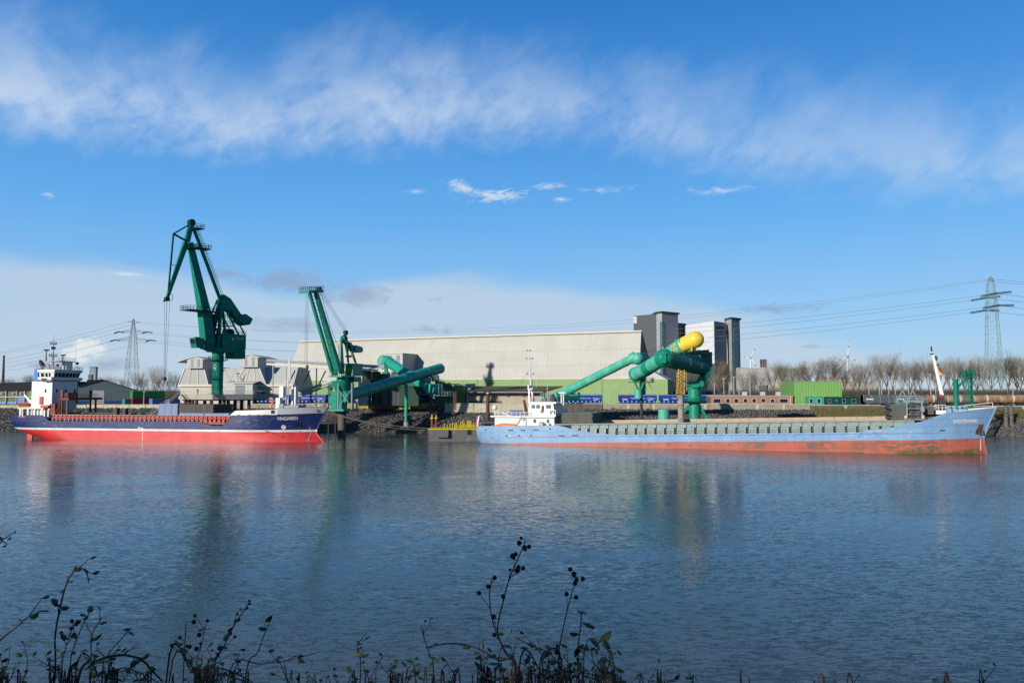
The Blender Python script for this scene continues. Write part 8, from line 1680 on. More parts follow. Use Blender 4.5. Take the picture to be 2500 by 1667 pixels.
# ------------------------------------------------------------------ rail wagons
def wagons():
 TF = Fr(QF.w(0, 29, YARD), QF.a)
 L = 14.4
 t = thing('freight_wagon', '', 'wagon', (0, 0, 0), 0, 'blue freight wagons in a row in front of the pale hall', world=False)
 # hopper shaped body
 prof = [(-1.0, .95), (1.0, .95), (1.45, 1.9), (1.5, 3.75), (1.2, 4.0), (-1.2, 4.0), (-1.5, 3.75), (-1.45, 1.9)]
 mb = MB(); n = len(prof); e = [(.9 if z < 1 else .0) for y, z in prof]
 v = [((.9 if z < 1.5 else .15), y, z) for y, z in prof] + [((L - .9 if z < 1.5 else L - .15), y, z) for y, z in prof]
 mb.add(v, [tuple(range(n - 1, -1, -1)), tuple(range(n, 2 * n))] + [(i, i + n, (i + 1) % n + n, (i + 1) % n) for i in range(n)][::1]); mb.build('body', M['wagon'], t)
 mb = MB(); mb.box(.1, L - .1, -1.57, -1.503, 3.72, 3.82); mb.box(.1, L - .1, 1.503, 1.57, 3.72, 3.82); mb.build('top_rail', pm('pale wagon rail', (.5, .52, .56), .5), t)
 mb = MB(); mb.box(0, L, -1.25, 1.25, .72, .93); mb.box(-.35, 0, -1.1, -.8, .8, 1.1); mb.box(L, L + .35, -1.1, -.8, .8, 1.1); mb.box(4.5, L - 4.5, -1.0, 1.0, .35, .717); mb.build('underframe', M['wagon_dk'], t)
 for cx in (2.4, L - 2.4):
  mb = MB(); mb.box(cx - 1.4, cx + 1.4, -1.1, -.9, .35, .715); mb.box(cx - 1.4, cx + 1.4, .9, 1.1, .35, .715); bo = mb.build('bogie', M['wagon_dk'], t)
  for wx in (cx - .9, cx + .9): mb = MB(); mb.tube((wx, -.88, .46), (wx, -.78, .46), .46, n=16); mb.tube((wx, .78, .46), (wx, .88, .46), .46, n=16); mb.tube((wx, -.78, .46), (wx, .78, .46), .09); mb.build('wheelset', M['wagon_dk'], bo)
 y = -1.56
 text_on('D\u00fcngemittel aus Leuna', t, (4.6, y, 2.45), (9.9, y, 2.45), .5, M['white_t'], 'lettering', .0)
 text_on('domo', t, (10.6, y, 2.4), (12.7, y, 2.4), .62, M['white_t'], 'lettering', .0)
 mb = MB(); pv = None
 for i in range(13): u = i / 12; q = Vector((lerp(10.8, 13.9, u), y, 1.95 + .9 * u * u)); (mb.bar(pv, q, .03, .18 * sin(pi * min(1, u + .1)) + .03) if pv is not None else None); pv = q
 mb.build('swoosh_mark', M['white_t'], t)
 mb = MB(); mb.box(1.5, 3.5, y, y + .03, 2.05, 2.32); mb.build('name_plate', M['white_t'], t); text_on('NACCO', t, (1.5, y, 2.42), (3.5, y, 2.42), .40, M['flag_r'], 'lettering', .02)
 mb = MB()
 for i in range(8): x = 1.6 + i * 1.6; mb.box(x, x + .5, y + .05, y + .09, 1.25, 1.5)
 mb.build('data_panel', M['white_t'], t)
 spots = [(618, 'leftmost blue freight wagon, mostly hidden behind the jetty piles and ship foremast'), (707, 'blue freight wagon seen just left of the smaller crane'), (800, 'blue freight wagon behind the foot of the long fat tube'), (897, 'blue freight wagon below the crossing of the two green tubes'), (1016, 'blue freight wagon left of the light green hut, behind the conveyor drum'), (1112, 'blue freight wagon behind the beige canopy shed'), (1377, 'blue freight wagon right of the light blue ship wheelhouse'), (1509, 'blue freight wagon with the red NACCO mark in view, left of the suction pipe'), (1609, 'blue freight wagon behind the yellow lattice leg of the unloader'), (1712, 'blue freight wagon rising above the left part of the brick office')]
 for i, (px, lab) in enumerate(spots):
  x = TF.px(px, 970, -1.5)[0]; loc = TF.w(x, 0, .0)
  if i == 0: t.location = loc; t.rotation_euler = (0, 0, TF.a); t['label'] = lab
  else: copy_tree(t, loc=loc, rz=TF.a, label=lab)
 # tank wagons
 L2 = 9.6; t = thing('tank_wagon', '', 'tank wagon', (0, 0, 0), 0, 'rusty tank wagons on the right', world=False)
 mb = MB(); mb.lathe((.1, 0, 2.5), [(.2, 0), (1.1, .12), (1.48, .5), (1.5, .7), (1.5, L2 - .9), (1.48, L2 - .7), (1.1, L2 - .32), (.2, L2 - .2)], 24, (1, 0, 0)); mb.build('tank', M['tank'], t, smooth=True, sharp=60)
 mb = MB(); mb.lathe((L2 / 2 - .25, 0, 2.5), [(1.53, 0), (1.53, .5)], 24, (1, 0, 0)); mb.build('band', M['cream'], t)
 mb = MB(); mb.tube((L2 / 2 + 1, 0, 3.95), (L2 / 2 + 1, 0, 4.3), .3); mb.box(1, L2 - 1, -.5, .5, 4.05, 4.1); mb.build('walkway', M['wagon_dk'], t)
 mb = MB(); mb.box(0, L2, -1.25, 1.25, .75, 1.0); mb.box(-.3, 0, -.9, -.6, .8, 1.1); mb.build('underframe', M['wagon_dk'], t)
 for cx in (1.9, L2 - 1.9):
  mb = MB(); mb.box(cx - 1.2, cx + 1.2, -1.1, -.9, .35, .747); bo = mb.build('bogie', M['wagon_dk'], t)
  for wx in (cx - .8, cx + .8): mb = MB(); mb.tube((wx, -.88, .46), (wx, -.78, .46), .46, n=14); mb.tube((wx, .78, .46), (wx, .88, .46), .46, n=14); mb.tube((wx, -.78, .46), (wx, .78, .46), .09); mb.build('wheelset', M['wagon_dk'], bo)
 TF2 = Fr(QF.w(0, 27, YARD), QF.a)
 for i, (px, lab) in enumerate(((2246, 'tank wagon behind the raked white mast, leftmost of the rusty row'), (2312, 'tank wagon behind the green round post near the bow'), (2377, 'yellowish tank wagon just left of the right pylon legs'), (2441, 'rightmost rusty tank wagon, behind the pylon legs'))):
  x = TF2.px(px, 975, -1.5)[0]; loc = TF2.w(x, 0, 0)
  if i == 0: t.location = loc; t.rotation_euler = (0, 0, TF2.a); t['label'] = lab
  else: copy_tree(t, loc=loc, rz=TF2.a, label=lab)
 # grey covered wagons
 t = thing('covered_wagon', '', 'wagon', (0, 0, 0), 0, 'grey round roofed wagons', world=False); L3 = 11.5; mb = MB(); pr = [(-1.4, 1.0), (1.4, 1.0), (1.45, 2.9), (1.1, 3.7), (.5, 4.05), (-.5, 4.05), (-1.1, 3.7), (-1.45, 2.9)]; mb.prismx(pr, 0, L3); mb.build('body', pm('grey wagon cover', (.09, .10, .11), .6, var=.1), t)
 mb = MB()
 for x in (.0, L3 * .25, L3 * .5, L3 * .75, L3 - .1): mb.prismx([(a * 1.03, 2.5 + (b - 2.5) * 1.03) for a, b in pr], x, x + .1)
 mb.build('rib', M['galv_mat'], t); mb = MB(); mb.box(.2, L3 - .2, -1.2, 1.2, .5, .99); mb.build('underframe', M['wagon_dk'], t)
 mb = MB(); mb.box(L3 * .08, L3 * .3, -1.46, -1.452, 2.2, 2.6); mb.build('lettering_panel', M['white_t'], t)
 for i, (px, lab) in enumerate(((2108, 'grey round roofed wagon behind the teal container'), (2183, 'grey round roofed wagon behind the two hoist posts of the bow gantry'))):
  x = TF2.px(px, 965, -1.5)[0]; loc = TF2.w(x, 0, 0)
  if i == 0: t.location = loc; t.rotation_euler = (0, 0, TF2.a); t['label'] = lab
  else: copy_tree(t, loc=loc, rz=TF2.a, label=lab)
wagons()
# ------------------------------------------------------------------ pylons and overhead lines
def pylon(px, ytop, Y, ybase, label, mat, arms, wb, wt, ang, f1, f2):
 top = P(px, ytop, Y); t = thing('power_pylon', label, 'pylon', (top.x, Y, YARD)); x, z = top.x, top.z; zb = YARD - 1
 mb = MB(); n = 20; zk = lerp(zb, z, .55); lv = []
 def w(zz): return interp([(zb, wb), (lerp(zb, z, .38), wb * f1), (lerp(zb, z, .76), wb * f2), (z - 3, wt), (z, .4)], zz)
 zs = [zb];
 while zs[-1] < z - 1.5: zs.append(zs[-1] + max(1.5, w(zs[-1]) * .8))
 zs[-1] = z; ca, sa = cos(ang), sin(ang); R_ = .075
 def cr(zz): s = w(zz) / 2; return [Vector((x + a * s * ca - b * s * sa, Y + a * s * sa + b * s * ca, zz)) for a, b in ((-1, -1), (1, -1), (1, 1), (-1, 1))]
 L_ = [cr(q) for q in zs]
 for i in range(len(zs) - 1):
  for k in range(4):
   mb.bar(L_[i][k], L_[i + 1][k], R_ * 2.2); mb.bar(L_[i][k], L_[i + 1][(k + 1) % 4], R_); mb.bar(L_[i][(k + 1) % 4], L_[i + 1][k], R_); mb.bar(L_[i + 1][k], L_[i + 1][(k + 1) % 4], R_)
 mb.build('mast', mat, t); tips = []
 for (py, half, dz) in arms:
  zz = P(px, py, Y).z; mb = MB(); d = Vector((ca, sa, 0))
  for s in (-1, 1):
   tip = Vector((x, Y, zz)) + d * s * half; ww = w(zz) / 2
   for e in (-1, 1):
    o = Vector((-sa, ca, 0)) * ww * e; r0 = Vector((x, Y, zz)) + d * s * ww + o; r1 = r0 + Vector((0, 0, dz))
    mb.bar(r0, tip, R_ * 1.5); mb.bar(r1, tip, R_)
    for k in range(1, 5): u = k / 5; mb.bar(r0.lerp(tip, u), r1.lerp(tip, u), R_ * .7); mb.bar(r0.lerp(tip, u), r1.lerp(tip, u - .2), R_ * .7)
   tips.append(tip)
  mb.build('crossarm', mat, t)
 return t, tips
def lines():
 tl, a = pylon(326, 778, 495, 950, 'grey green lattice pylon with three crossarms on the left, behind the slate shed', M['pylon_dk'], [(786, 4.6, .8), (810, 8.6, 1.6), (830, 11, 2.0)], 7.4, 1.2, radians(4), .78, .45)
 tr, b = pylon(2418, 674, 342, 1000, 'pale green lattice strain pylon at the right edge', M['pylon'], [(683, 3.0, .7), (722, 8.5, 1.8), (752, 11, 2.2)], 8.8, 2.5, radians(72), .60, .43)
 def ins(par, tip, dirs, ln=5.0):
  for d in dirs:
   mb = MB(); d = d.normalized()
   for o in (-.25, .25): q = tip + Vector((0, 0, o)); mb.tube(q, q + d * ln, .17, n=6)
   mb.build('insulator', M['black'], par)
 left_far = [Vector((-520, 620, 30 + 0)), Vector((-512, 640, 30))]
 def wire(p, q, sag, r, lab):
  mb = MB(); pv = None; n = 36; c = p
  for i in range(n + 1):
   u = i / n; v = p.lerp(q, u) - Vector((0, 0, sag * 4 * u * (1 - u)))
   if pv is not None: mb.tube(pv, v, r, n=4, cap=False)
   pv = v
  one('overhead_wire', mb, M['wire'], lab, 'power line', 'overhead power lines', base=tuple(p))
 nm = ['top left', 'top right', 'middle left', 'middle right', 'lowest left', 'lowest right']
 lvl = ['uppermost', 'middle', 'lowest']
 for i in range(6):
  A, B_ = a[i], b[i]
  if i >= 2:
   dz = Vector((0, 0, -.14)); d1 = (B_ - A).normalized() + dz; ins(tr, B_, [(-d1 * 1) * Vector((1, 1, -1)).length / sqrt(3) if False else Vector((-d1.x, -d1.y, -.16)), Vector((1, -.15, .10 if i < 4 else .0))], 6.0)
   ins(tl, A, [Vector((-1, .35, -.22)), Vector((1, -.3, -.16))], 4.2)
  side = 'nearer' if A.x > a[i ^ 1].x or B_.y < b[i ^ 1].y else 'farther'
  wire(A, B_, 13 + (i % 2), .075 if i >= 2 else .05, '%s wire of the %s pair between the two pylons' % (['far', 'near'][i % 2], lvl[i // 2]))
  wire(A, Vector((-560 + 4 * i, 640, 24 + 5 * (2 - i // 2))), 9, .075, '%s wire of the %s pair leading left from the left pylon' % (['far', 'near'][i % 2], lvl[i // 2]))
  wire(B_, Vector((520, 330 + 6 * i, B_.z + 1)), 10, .075, '%s wire of the %s pair leading right from the right pylon' % (['far', 'near'][i % 2], lvl[i // 2]))
lines()
# ------------------------------------------------------------------ wind turbines
def turbine(px, py, Y, tips, label):
 h = P(px, py, Y); t = thing('wind_turbine', label, 'wind turbine', (h.x, Y, YARD)); mb = MB(); mb.tube((h.x, Y, YARD), (h.x, Y, h.z - 1), 3.2, 1.5, 20); mb.build('tower', M['turb_w'], t, smooth=True)
 mb = MB(); mb.lathe((h.x, Y + 5, h.z), [(.8, 0), (2.3, 1.5), (2.5, 6), (2.0, 8.5), (.6, 10.5)], 16, (0, -1, 0)); mb.build('nacelle', pm('grey nacelle', (.35, .36, .38), .5), t, smooth=True)
 for q in tips:
  q = P(q[0], q[1], Y - 4); c = Vector((h.x, Y - 4, h.z)); d = (q - c); ln = d.length; d.normalize(); s = d.cross(Vector((0, 1, 0))).normalized()
  mb = MB(); st = [0, .06, .18, .35, .52, .68, .70, .84, .88, 1.0]; w = [1.2, 1.5, 3.3, 2.9, 2.3, 1.9, 1.85, 1.4, 1.3, .5]; vs = []
  for u, ww in zip(st, w):
   o = c + d * ln * u; vs += [o - s * ww * .35 + Vector((0, .5 * (1 - u), 0)), o + Vector((0, -.35 * (1 - u) - .1, 0)), o + s * ww * .65, o + Vector((0, .5 * (1 - u) + .1, 0))]
  for i in range(len(st) - 1):
   m_ = 1 if i in (4, 7, 8) and i != 7 else 0
   for k in range(4): mb.add([vs[i * 4 + k], vs[i * 4 + (k + 1) % 4], vs[(i + 1) * 4 + (k + 1) % 4], vs[(i + 1) * 4 + k]], [(0, 1, 2, 3)], 1 if i in (4, 8) else 0)
  mb.build('blade', [M['turb_w'], M['turb_r']], t)
turbine(1832.6, 872.5, 1700, [(1849.6, 840), (1806, 871.2), (1850, 905)], 'white wind turbine with red banded blades just right of the stair tower')
turbine(2068.8, 869.5, 1700, [(2073.5, 831), (2037, 884), (2097, 886)], 'white wind turbine with red banded blades above the green hall, the right one of two')
# ------------------------------------------------------------------ lamp and catenary masts
def masts():
 for px, tp, Y, kind, lab in ((1767, 925, 310, 1, 'tall lamp mast left of the stair tower foot'), (1744, 934, 310, 0, 'short pale mast above the left end of the brick office'), (1780, 932, 312, 0, 'slim mast just left of the glazed stair tower'), (1791, 922, 310, 1, 'tall lamp mast in front of the stair tower'), (1804, 929, 312, 0, 'slim mast at the right edge of the stair tower'), (1830.5, 915, 300, 0, 'white mast in front of the left wind turbine tower'), (2121, 932, 300, 1, 'lamp mast left of the bow gantry'), (2147, 944, 300, 0, 'short pale mast left of the bow gantry'), (2169, 925, 302, 0, 'slender mast behind the bow gantry, left one'), (2185, 930, 302, 1, 'lamp mast behind the bow gantry'), (2217, 925, 302, 0, 'slender mast right of the bow gantry'), (2271, 915, 300, 1, 'tall mast left of the raked white ship mast'), (2284, 940, 300, 0, 'short mast right beside the raked white ship mast'), (2372, 935, 300, 0, 'mast left of the strain pylon'), (2472, 925, 300, 0, 'mast right of the strain pylon'), (1998, 935, 310, 0, 'mast behind the right half of the green hall'), (2152, 940, 305, 0, 'pale mast above the teal container'), (352, 953, 300, 0, 'thin mast in front of the green container')):
  q = P(px, tp, Y); t = thing('lamp_mast' if kind else 'mast', lab, 'mast', (q.x, Y, YARD)); mb = MB(); mb.tube((q.x, Y, YARD), (q.x, Y, q.z), .22, .13, 8); mb.build('pole', M['galv_mat'], t)
  mb = MB()
  if kind: mb.box(q.x - .6, q.x + .6, Y - .2, Y + .2, q.z, q.z + .25); mb.build('lamp_head', M['grey_lt'], t)
  else: mb.bar((q.x - .5, Y, q.z - .6), (q.x + .5, Y, q.z - .6), .12); mb.build('bracket', M['galv_mat'], t)
 # round green post with ladder tower near the bow of the light blue ship
 Y = 232; q = P(2332.5, 928, Y); t = thing('mooring_tower', 'dark green round post with strutted ladder tower behind the light blue bow', 'mooring tower', (q.x, Y, -2)); gr = M['green']
 mb = MB(); mb.tube((q.x, Y, -2), (q.x, Y, q.z), .64, .64, 20); mb.tube((q.x, Y, q.z), (q.x, Y, q.z + .3), .9, .9, 20); mb.tube((q.x, Y, P(2332, 965, Y).z), (q.x, Y, P(2332, 965, Y).z + .3), .74, .74, 20); mb.build('post', gr, t, smooth=True, sharp=40)
 mb = MB(); mb.bar(P(2338, 945, Y), P(2358, 925, Y), .5); a, b = P(2352, 922, Y), P(2375, 922, Y); mb.box(a.x, b.x, Y - 1.6, Y + 1.6, a.z, a.z + .25); mb.rail([(a.x, Y - 1.5, a.z + .25), (b.x, Y - 1.5, a.z + .25), (b.x, Y + 1.5, a.z + .25), (a.x, Y + 1.5, a.z + .25), (a.x, Y - 1.5, a.z + .25)], 1.4, .9, .06, 3); mb.build('gallery', gr, t)
 c = P(2372, 992, Y); e = P(2371, 900, Y); mb = MB(); mb.bar((c.x, Y, 4), e, .55); f = P(2363, 902, Y); mb.lattice((f.x - .6, Y, 4), (f.x - .2, Y, f.z), 1.5, 1.3, 11, .05); mb.rail([P(2358, 912, Y), P(2370, 912, Y)], 1.2, .6, .05, 2); mb.build('ladder_tower', gr, t)
 mb = MB(); mb.bar(P(2338, 970, Y), P(2370, 970, Y), .16); mb.bar(P(2338, 966, Y), P(2370, 966, Y), .16); mb.build('tie_bar', gr, t)
 # timber piles on the right bank
 for i, (px, tp, Y, lab) in enumerate(((2455, 990, 258, 'thick dark timber pile in the right bank, right of the bow'), (2468, 990, 259, 'second dark timber pile in the right bank, right of the thick one'))):
  q = P(px, tp, Y); mb = MB(); mb.lathe((q.x, Y, 0), [(.7, 0), (.62, q.z - .4), (.5, q.z)], 10); one('timber_pile', mb, M['concrete_dk'], lab, 'pile', 'timber piles right of the bow')
masts()
# ------------------------------------------------------------------ bare winter trees
def tree_mesh(seed, spread, slim, bushy=1.0):
 """trunk mesh and twig mesh of a unit-height tree"""
 rr = random.Random(seed); tr = MB(); tw = MB()
 def seg(mb, a, b, ra, rb, n): mb.tube(a, b, ra, rb, n, cap=False)
 def flat(a, b, r):      # twig as a thin three sided spike
  tw.tube(a, b, r, r * .35, 3, cap=False)
 def grow(p, d, ln, r, lev):
  k = 3 if lev < 3 else 2; q = p
  for i in range(k):
   d = (d + Vector((rr.uniform(-1, 1), rr.uniform(-1, 1), rr.uniform(-.3, .6))) * (.10 + .04 * lev)).normalized(); q2 = q + d * ln / k; r2 = r * .86
   (seg(tr, q, q2, r, r2, 6 if lev == 0 else 4) if lev < 3 else flat(q, q2, r)); q = q2; r = r2
   if lev >= 1 and lev < 5 and rr.random() < .75:
    s = (d + Vector((rr.uniform(-1, 1), rr.uniform(-1, 1), rr.uniform(-.1, .5))) * .75 * spread).normalized(); grow(q, s, ln * rr.uniform(.45, .62), r * .5, lev + 2 if lev > 1 else lev + 1)
  if lev < 5:
   m = {0: 5, 1: 5, 2: 4, 3: 3, 4: 3}[lev]; m = max(2, round(m * bushy))
   a0 = rr.uniform(0, 6.28)
   for i in range(m):
    th = a0 + 6.283 * i / m + rr.uniform(-.4, .4); sp = spread * rr.uniform(.45, .95)
    s = Vector((cos(th) * sp, sin(th) * sp, 1)).normalized() if lev == 0 else (d * 1.0 + Vector((cos(th), sin(th), rr.uniform(-.1, .5))) * sp * .8).normalized()
    grow(q, s, ln * rr.uniform(.62, .82) if lev else ln * rr.uniform(.75, 1.0), r * .66, lev + 1)
 grow(Vector((0, 0, 0)), Vector((0, 0, 1)), .26 + .08 * slim, .020, 0)
 zmax = max(v[2] for v in tw.v); s = 1 / zmax
 for mb in (tr, tw): mb.v = [(x * s, y * s, z * s) for x, y, z in mb.v]
 return tr, tw
TREES = []
for i, (sp, sl, bu, mt) in enumerate(((.62, .2, 1.0, 'twig'), (.45, .6, 1.0, 'twig'), (.80, 0, 1.0, 'twig'), (.5, .3, 1.0, 'twig_dk'), (.7, .1, 1.0, 'twig_dk'))):
 a, b = tree_mesh(20 + i, sp, sl, bu); TREES.append((a, b, mt)); TREE_ME = []
def tree_protos():
 out = []
 for a, b, mt in TREES:
  def mk(mb, nm, mat):
   me = bpy.data.meshes.new(nm); me.from_pydata(mb.v, [], mb.f); me.materials.append(mat); return me
  out.append((mk(a, 'trunk', M['bark']), mk(b, 'crown', M[mt])))
 return out
TREE_ME = tree_protos()
ORD = ['first', 'second', 'third', 'fourth', 'fifth', 'sixth', 'seventh', 'eighth', 'ninth', 'tenth', 'eleventh', 'twelfth', 'thirteenth', 'fourteenth', 'fifteenth', 'sixteenth', 'seventeenth', 'eighteenth', 'nineteenth', 'twentieth']
def plant(lst, Y, k, where, group, seed):
 rr = random.Random(seed)
 for i, (px, tp) in enumerate(sorted(lst)):
  y = Y + rr.uniform(-6, 8); q = P(px, tp, y); h = q.z - YARD; s = h * rr.uniform(.98, 1.12); w = h * rr.uniform(.72, 1.15)
  a, b = TREE_ME[(k + i * 2) % len(TREE_ME)]
  t = thing('bare_tree', '%s bare tree %s' % (ORD[i], where), 'tree', (q.x, y, YARD), rr.uniform(0, 6.28), group, world=False); t.scale = (w, w, s)
  for nm, me in (('trunk', a), ('crown', b)): o = bpy.data.objects.new(nm, me); COL.objects.link(o); o.parent = t
def all_trees():
 plant([(1740, 868), (1757, 905), (1768, 888), (1690, 905)], 372, 3, 'from the left between the unloader and the stair tower', 'bare trees by the silos', 1)
 plant([(1668, 925), (1722, 920), (1640, 935)], 345, 4, 'from the left under the big unloader tube', 'bare trees under the unloader', 2)
 plant([(1815, 905), (1836, 895), (1858, 897), (1886, 878), (1903, 882), (1922, 878)], 372, 0, 'from the left between the stair tower and the green hall', 'bare trees right of the stair tower', 3)
 plant([(1942, 876), (1962, 880), (1985, 866), (1999, 867), (2024, 871), (2042, 872), (2058, 884), (2080, 878), (2094, 884), (2110, 892)], 368, 1, 'from the left behind the green hall and teal cabins', 'bare trees behind the green hall', 4)
 plant([(2134, 882), (2150, 875), (2163, 855), (2176, 870), (2197, 876), (2214, 868), (2230, 876), (2247, 880), (2262, 872), (2280, 878)], 365, 2, 'from the left between the teal cabins and the raked white mast', 'bare trees behind the bow gantry', 5)
 plant([(2300, 884), (2318, 872), (2335, 872), (2352, 870), (2370, 878), (2388, 876), (2403, 864), (2420, 872), (2440, 868), (2458, 862), (2475, 868), (2490, 860), (2508, 866)], 366, 0, 'to the right of the raked white ship mast', 'bare trees behind the tank wagons', 6)
 plant([(255, 908), (272, 912), (290, 918), (308, 922), (335, 905), (352, 908), (368, 918), (382, 890), (396, 905), (412, 922), (428, 903)], 360, 3, 'from the left between slate shed and loading hall', 'bare trees behind the containers', 7)
 plant([(4, 925), (22, 917), (38, 921), (66, 915), (78, 912), (90, 918)], 520, 1, 'from the left above the black brown shed roof', 'bare trees at the far left', 8)
all_trees()
def scrub(name, px0, px1, Y, top, label, seed, n, mat):
 rr = random.Random(seed); mb = MB()
 for i in range(n):
  px = rr.uniform(px0, px1); y = Y + rr.uniform(-10, 10); q = P(px, top + rr.uniform(0, 14), y); h = q.z - YARD
  x = q.x; b = (x, y, YARD - .1); w = rr.uniform(.05, .14); l = rr.uniform(-.35, .35) * h
  mb.add([(x - w, y, YARD - .1), (x + w, y, YARD - .1), (x + l, y + rr.uniform(-1, 1), YARD + h)], [(0, 1, 2)])
  mb.add([(x + l * .4 - w, y, YARD + h * .4), (x + l * .4 + w, y, YARD + h * .4), (x - l * .6, y, YARD + h * rr.uniform(.6, .95))], [(0, 1, 2)])
 tag(mb.build(name, mat), label, 'scrub', kind='stuff')
scrub('scrub', 2055, 2560, 345, 944, 'brown leafless scrub along the railway under the bare trees on the right', 3, 9000, M['wood_far'])
scrub('scrub', 240, 440, 352, 946, 'brown leafless scrub behind the containers on the left', 4, 3500, M['wood_far'])
scrub('scrub', 1640, 1960, 352, 946, 'leafless scrub beside the brick office and silos', 5, 4500, M['wood_far'])
scrub('far_wood', -300, 2900, 1000, 946, 'thin far wood along the horizon', 6, 9000, M['wood_far'])
# ------------------------------------------------------------------ people
def person(label, loc, rz, jacket, trousers, pose='stand', helmet=None, scale=1.0):
 """one continuous body grown over a posed skeleton; clothes are slightly larger skins over it"""
 t = thing('person', label, 'person', loc, rz, world=False); t.scale = (scale,) * 3
 bend = .28 if pose == 'lean' else 0.0
 J = {'pel': (0, 0, .95), 'wai': (0, bend * .25, 1.08), 'che': (0, bend * .8, 1.32), 'nek': (0, bend * 1.15, 1.50), 'hd0': (0, bend * 1.3, 1.58), 'hd1': (0, bend * 1.4 + .01, 1.70), 'hd2': (0, bend * 1.4, 1.77)}
 for s, n in ((-1, 'l'), (1, 'r')):
  J['sh' + n] = (.19 * s, bend * 1.0, 1.43); J['el' + n] = (.27 * s, bend + .06, 1.15); J['wr' + n] = (.25 * s, bend + (.26 if pose == 'lean' else .12), .98 if pose == 'lean' else .92); J['ha' + n] = (.24 * s, bend + (.33 if pose == 'lean' else .15), .95 if pose == 'lean' else .85)
  J['hi' + n] = (.10 * s, 0, .90); J['kn' + n] = (.11 * s, .03 + .05 * s, .50); J['an' + n] = (.12 * s, -.02 + .06 * s, .09); J['to' + n] = (.14 * s, .14 + .06 * s, .04)
 E = [('pel', 'wai'), ('wai', 'che'), ('che', 'nek'), ('nek', 'hd0'), ('hd0', 'hd1'), ('hd1', 'hd2')]
 Rr = {'pel': .14, 'wai': .13, 'che': .15, 'nek': .06, 'hd0': .075, 'hd1': .10, 'hd2': .06}
 for n in 'lr':
  E += [('che', 'sh' + n), ('sh' + n, 'el' + n), ('el' + n, 'wr' + n), ('wr' + n, 'ha' + n), ('pel', 'hi' + n), ('hi' + n, 'kn' + n), ('kn' + n, 'an' + n), ('an' + n, 'to' + n)]
  Rr.update({'sh' + n: .07, 'el' + n: .045, 'wr' + n: .03, 'ha' + n: .035, 'hi' + n: .09, 'kn' + n: .06, 'an' + n: .045, 'to' + n: .035})
  hx, hy, hz = J['ha' + n]; s = -1 if n == 'l' else 1
  for k in range(5):
   nm = 'f%d%s' % (k, n); off = (k - 1.5) * .018; ln = (.05, .08, .09, .085, .065)[k]
   J[nm] = (hx + (off if k else -.05 * s), hy + .02 + (.02 if k else .03), hz - ln); Rr[nm] = .009; E.append(('ha' + n, nm))
 def skin(name, keys, mat, grow, edges=None):
  ks = [k for k in J if k in keys]; ix = {k: i for i, k in enumerate(ks)}; me = bpy.data.meshes.new(name); me.from_pydata([J[k] for k in ks], [(ix[a], ix[b]) for a, b in E if a in ix and b in ix], []); me.materials.append(mat)
  o = bpy.data.objects.new(name, me); COL.objects.link(o); o.parent = t; m = o.modifiers.new('skin', 'SKIN')
  if not me.skin_vertices: bpy.context.view_layer.objects.active = o
  sv = me.skin_vertices[0].data if me.skin_vertices else None
  if sv is None: return o
  for k in ks: sv[ix[k]].radius = (Rr[k] + grow, Rr[k] * (.8 if k in ('che', 'wai', 'pel') else 1) + grow)
  sv[0].use_root = True; ss = o.modifiers.new('sub', 'SUBSURF'); ss.levels = 1; ss.render_levels = 1; return o
 allk = set(J); skin('body', allk, M['skin'], 0)
 skin('jacket', {'pel', 'wai', 'che', 'shl', 'ell', 'wrl', 'shr', 'elr', 'wrr'}, jacket, .022); skin('trousers', {'pel', 'hil', 'knl', 'anl', 'hir', 'knr', 'anr'}, trousers, .02)
 hx, hy, hz = J['hd1']; mb = MB()
 mb.lathe((hx, hy, hz + .015), [(.125, 0), (.12, .04), (.09, .10), (.03, .13)], 12); mb.build('helmet' if helmet else 'hair', helmet or M['cloth_dk'], t, smooth=True)
 return t
person('worker in dark clothes standing at the railing of the crane jetty', P(482.5, 962.6, 243.5), radians(180 + 15), M['cloth_dk'], M['cloth_dk'], 'stand')
q = WF.w(WF.px(1327.5, 1038, WS + .6)[0], WS + .65, WZP); person('crew member in brown jacket and red cap on the light blue ship', q, WF.a + radians(200), M['cloth_br'], M['cloth_dk'], 'lean', M['red'])
q = WF.w(WF.px(1341.5, 1038, WS + .6)[0], WS + .65, WZP); person('crew member in a bright yellow safety jacket on the deck of the light blue ship', q, WF.a + radians(150), M['cloth_hv'], M['cloth_dk'], 'lean', M['cloth_dk'])
mb = MB(); q = WF.px(1321, 1035, WS + .25); n = 16
for i in range(n): a, b = 2 * pi * i / n, 2 * pi * (i + 1) / n; mb.tube((q[0] + .55 * cos(a), WS + .3, q[1] + .55 * sin(a)), (q[0] + .55 * cos(b), WS + .3, q[1] + .55 * sin(b)), .11, n=8, m=0 if i % 4 < 3 else 1)
one('life_ring', mb, [M['red'], M['white_t']], 'red and white life ring at the bulwark left of the two crew members', 'life ring', fr=WF)
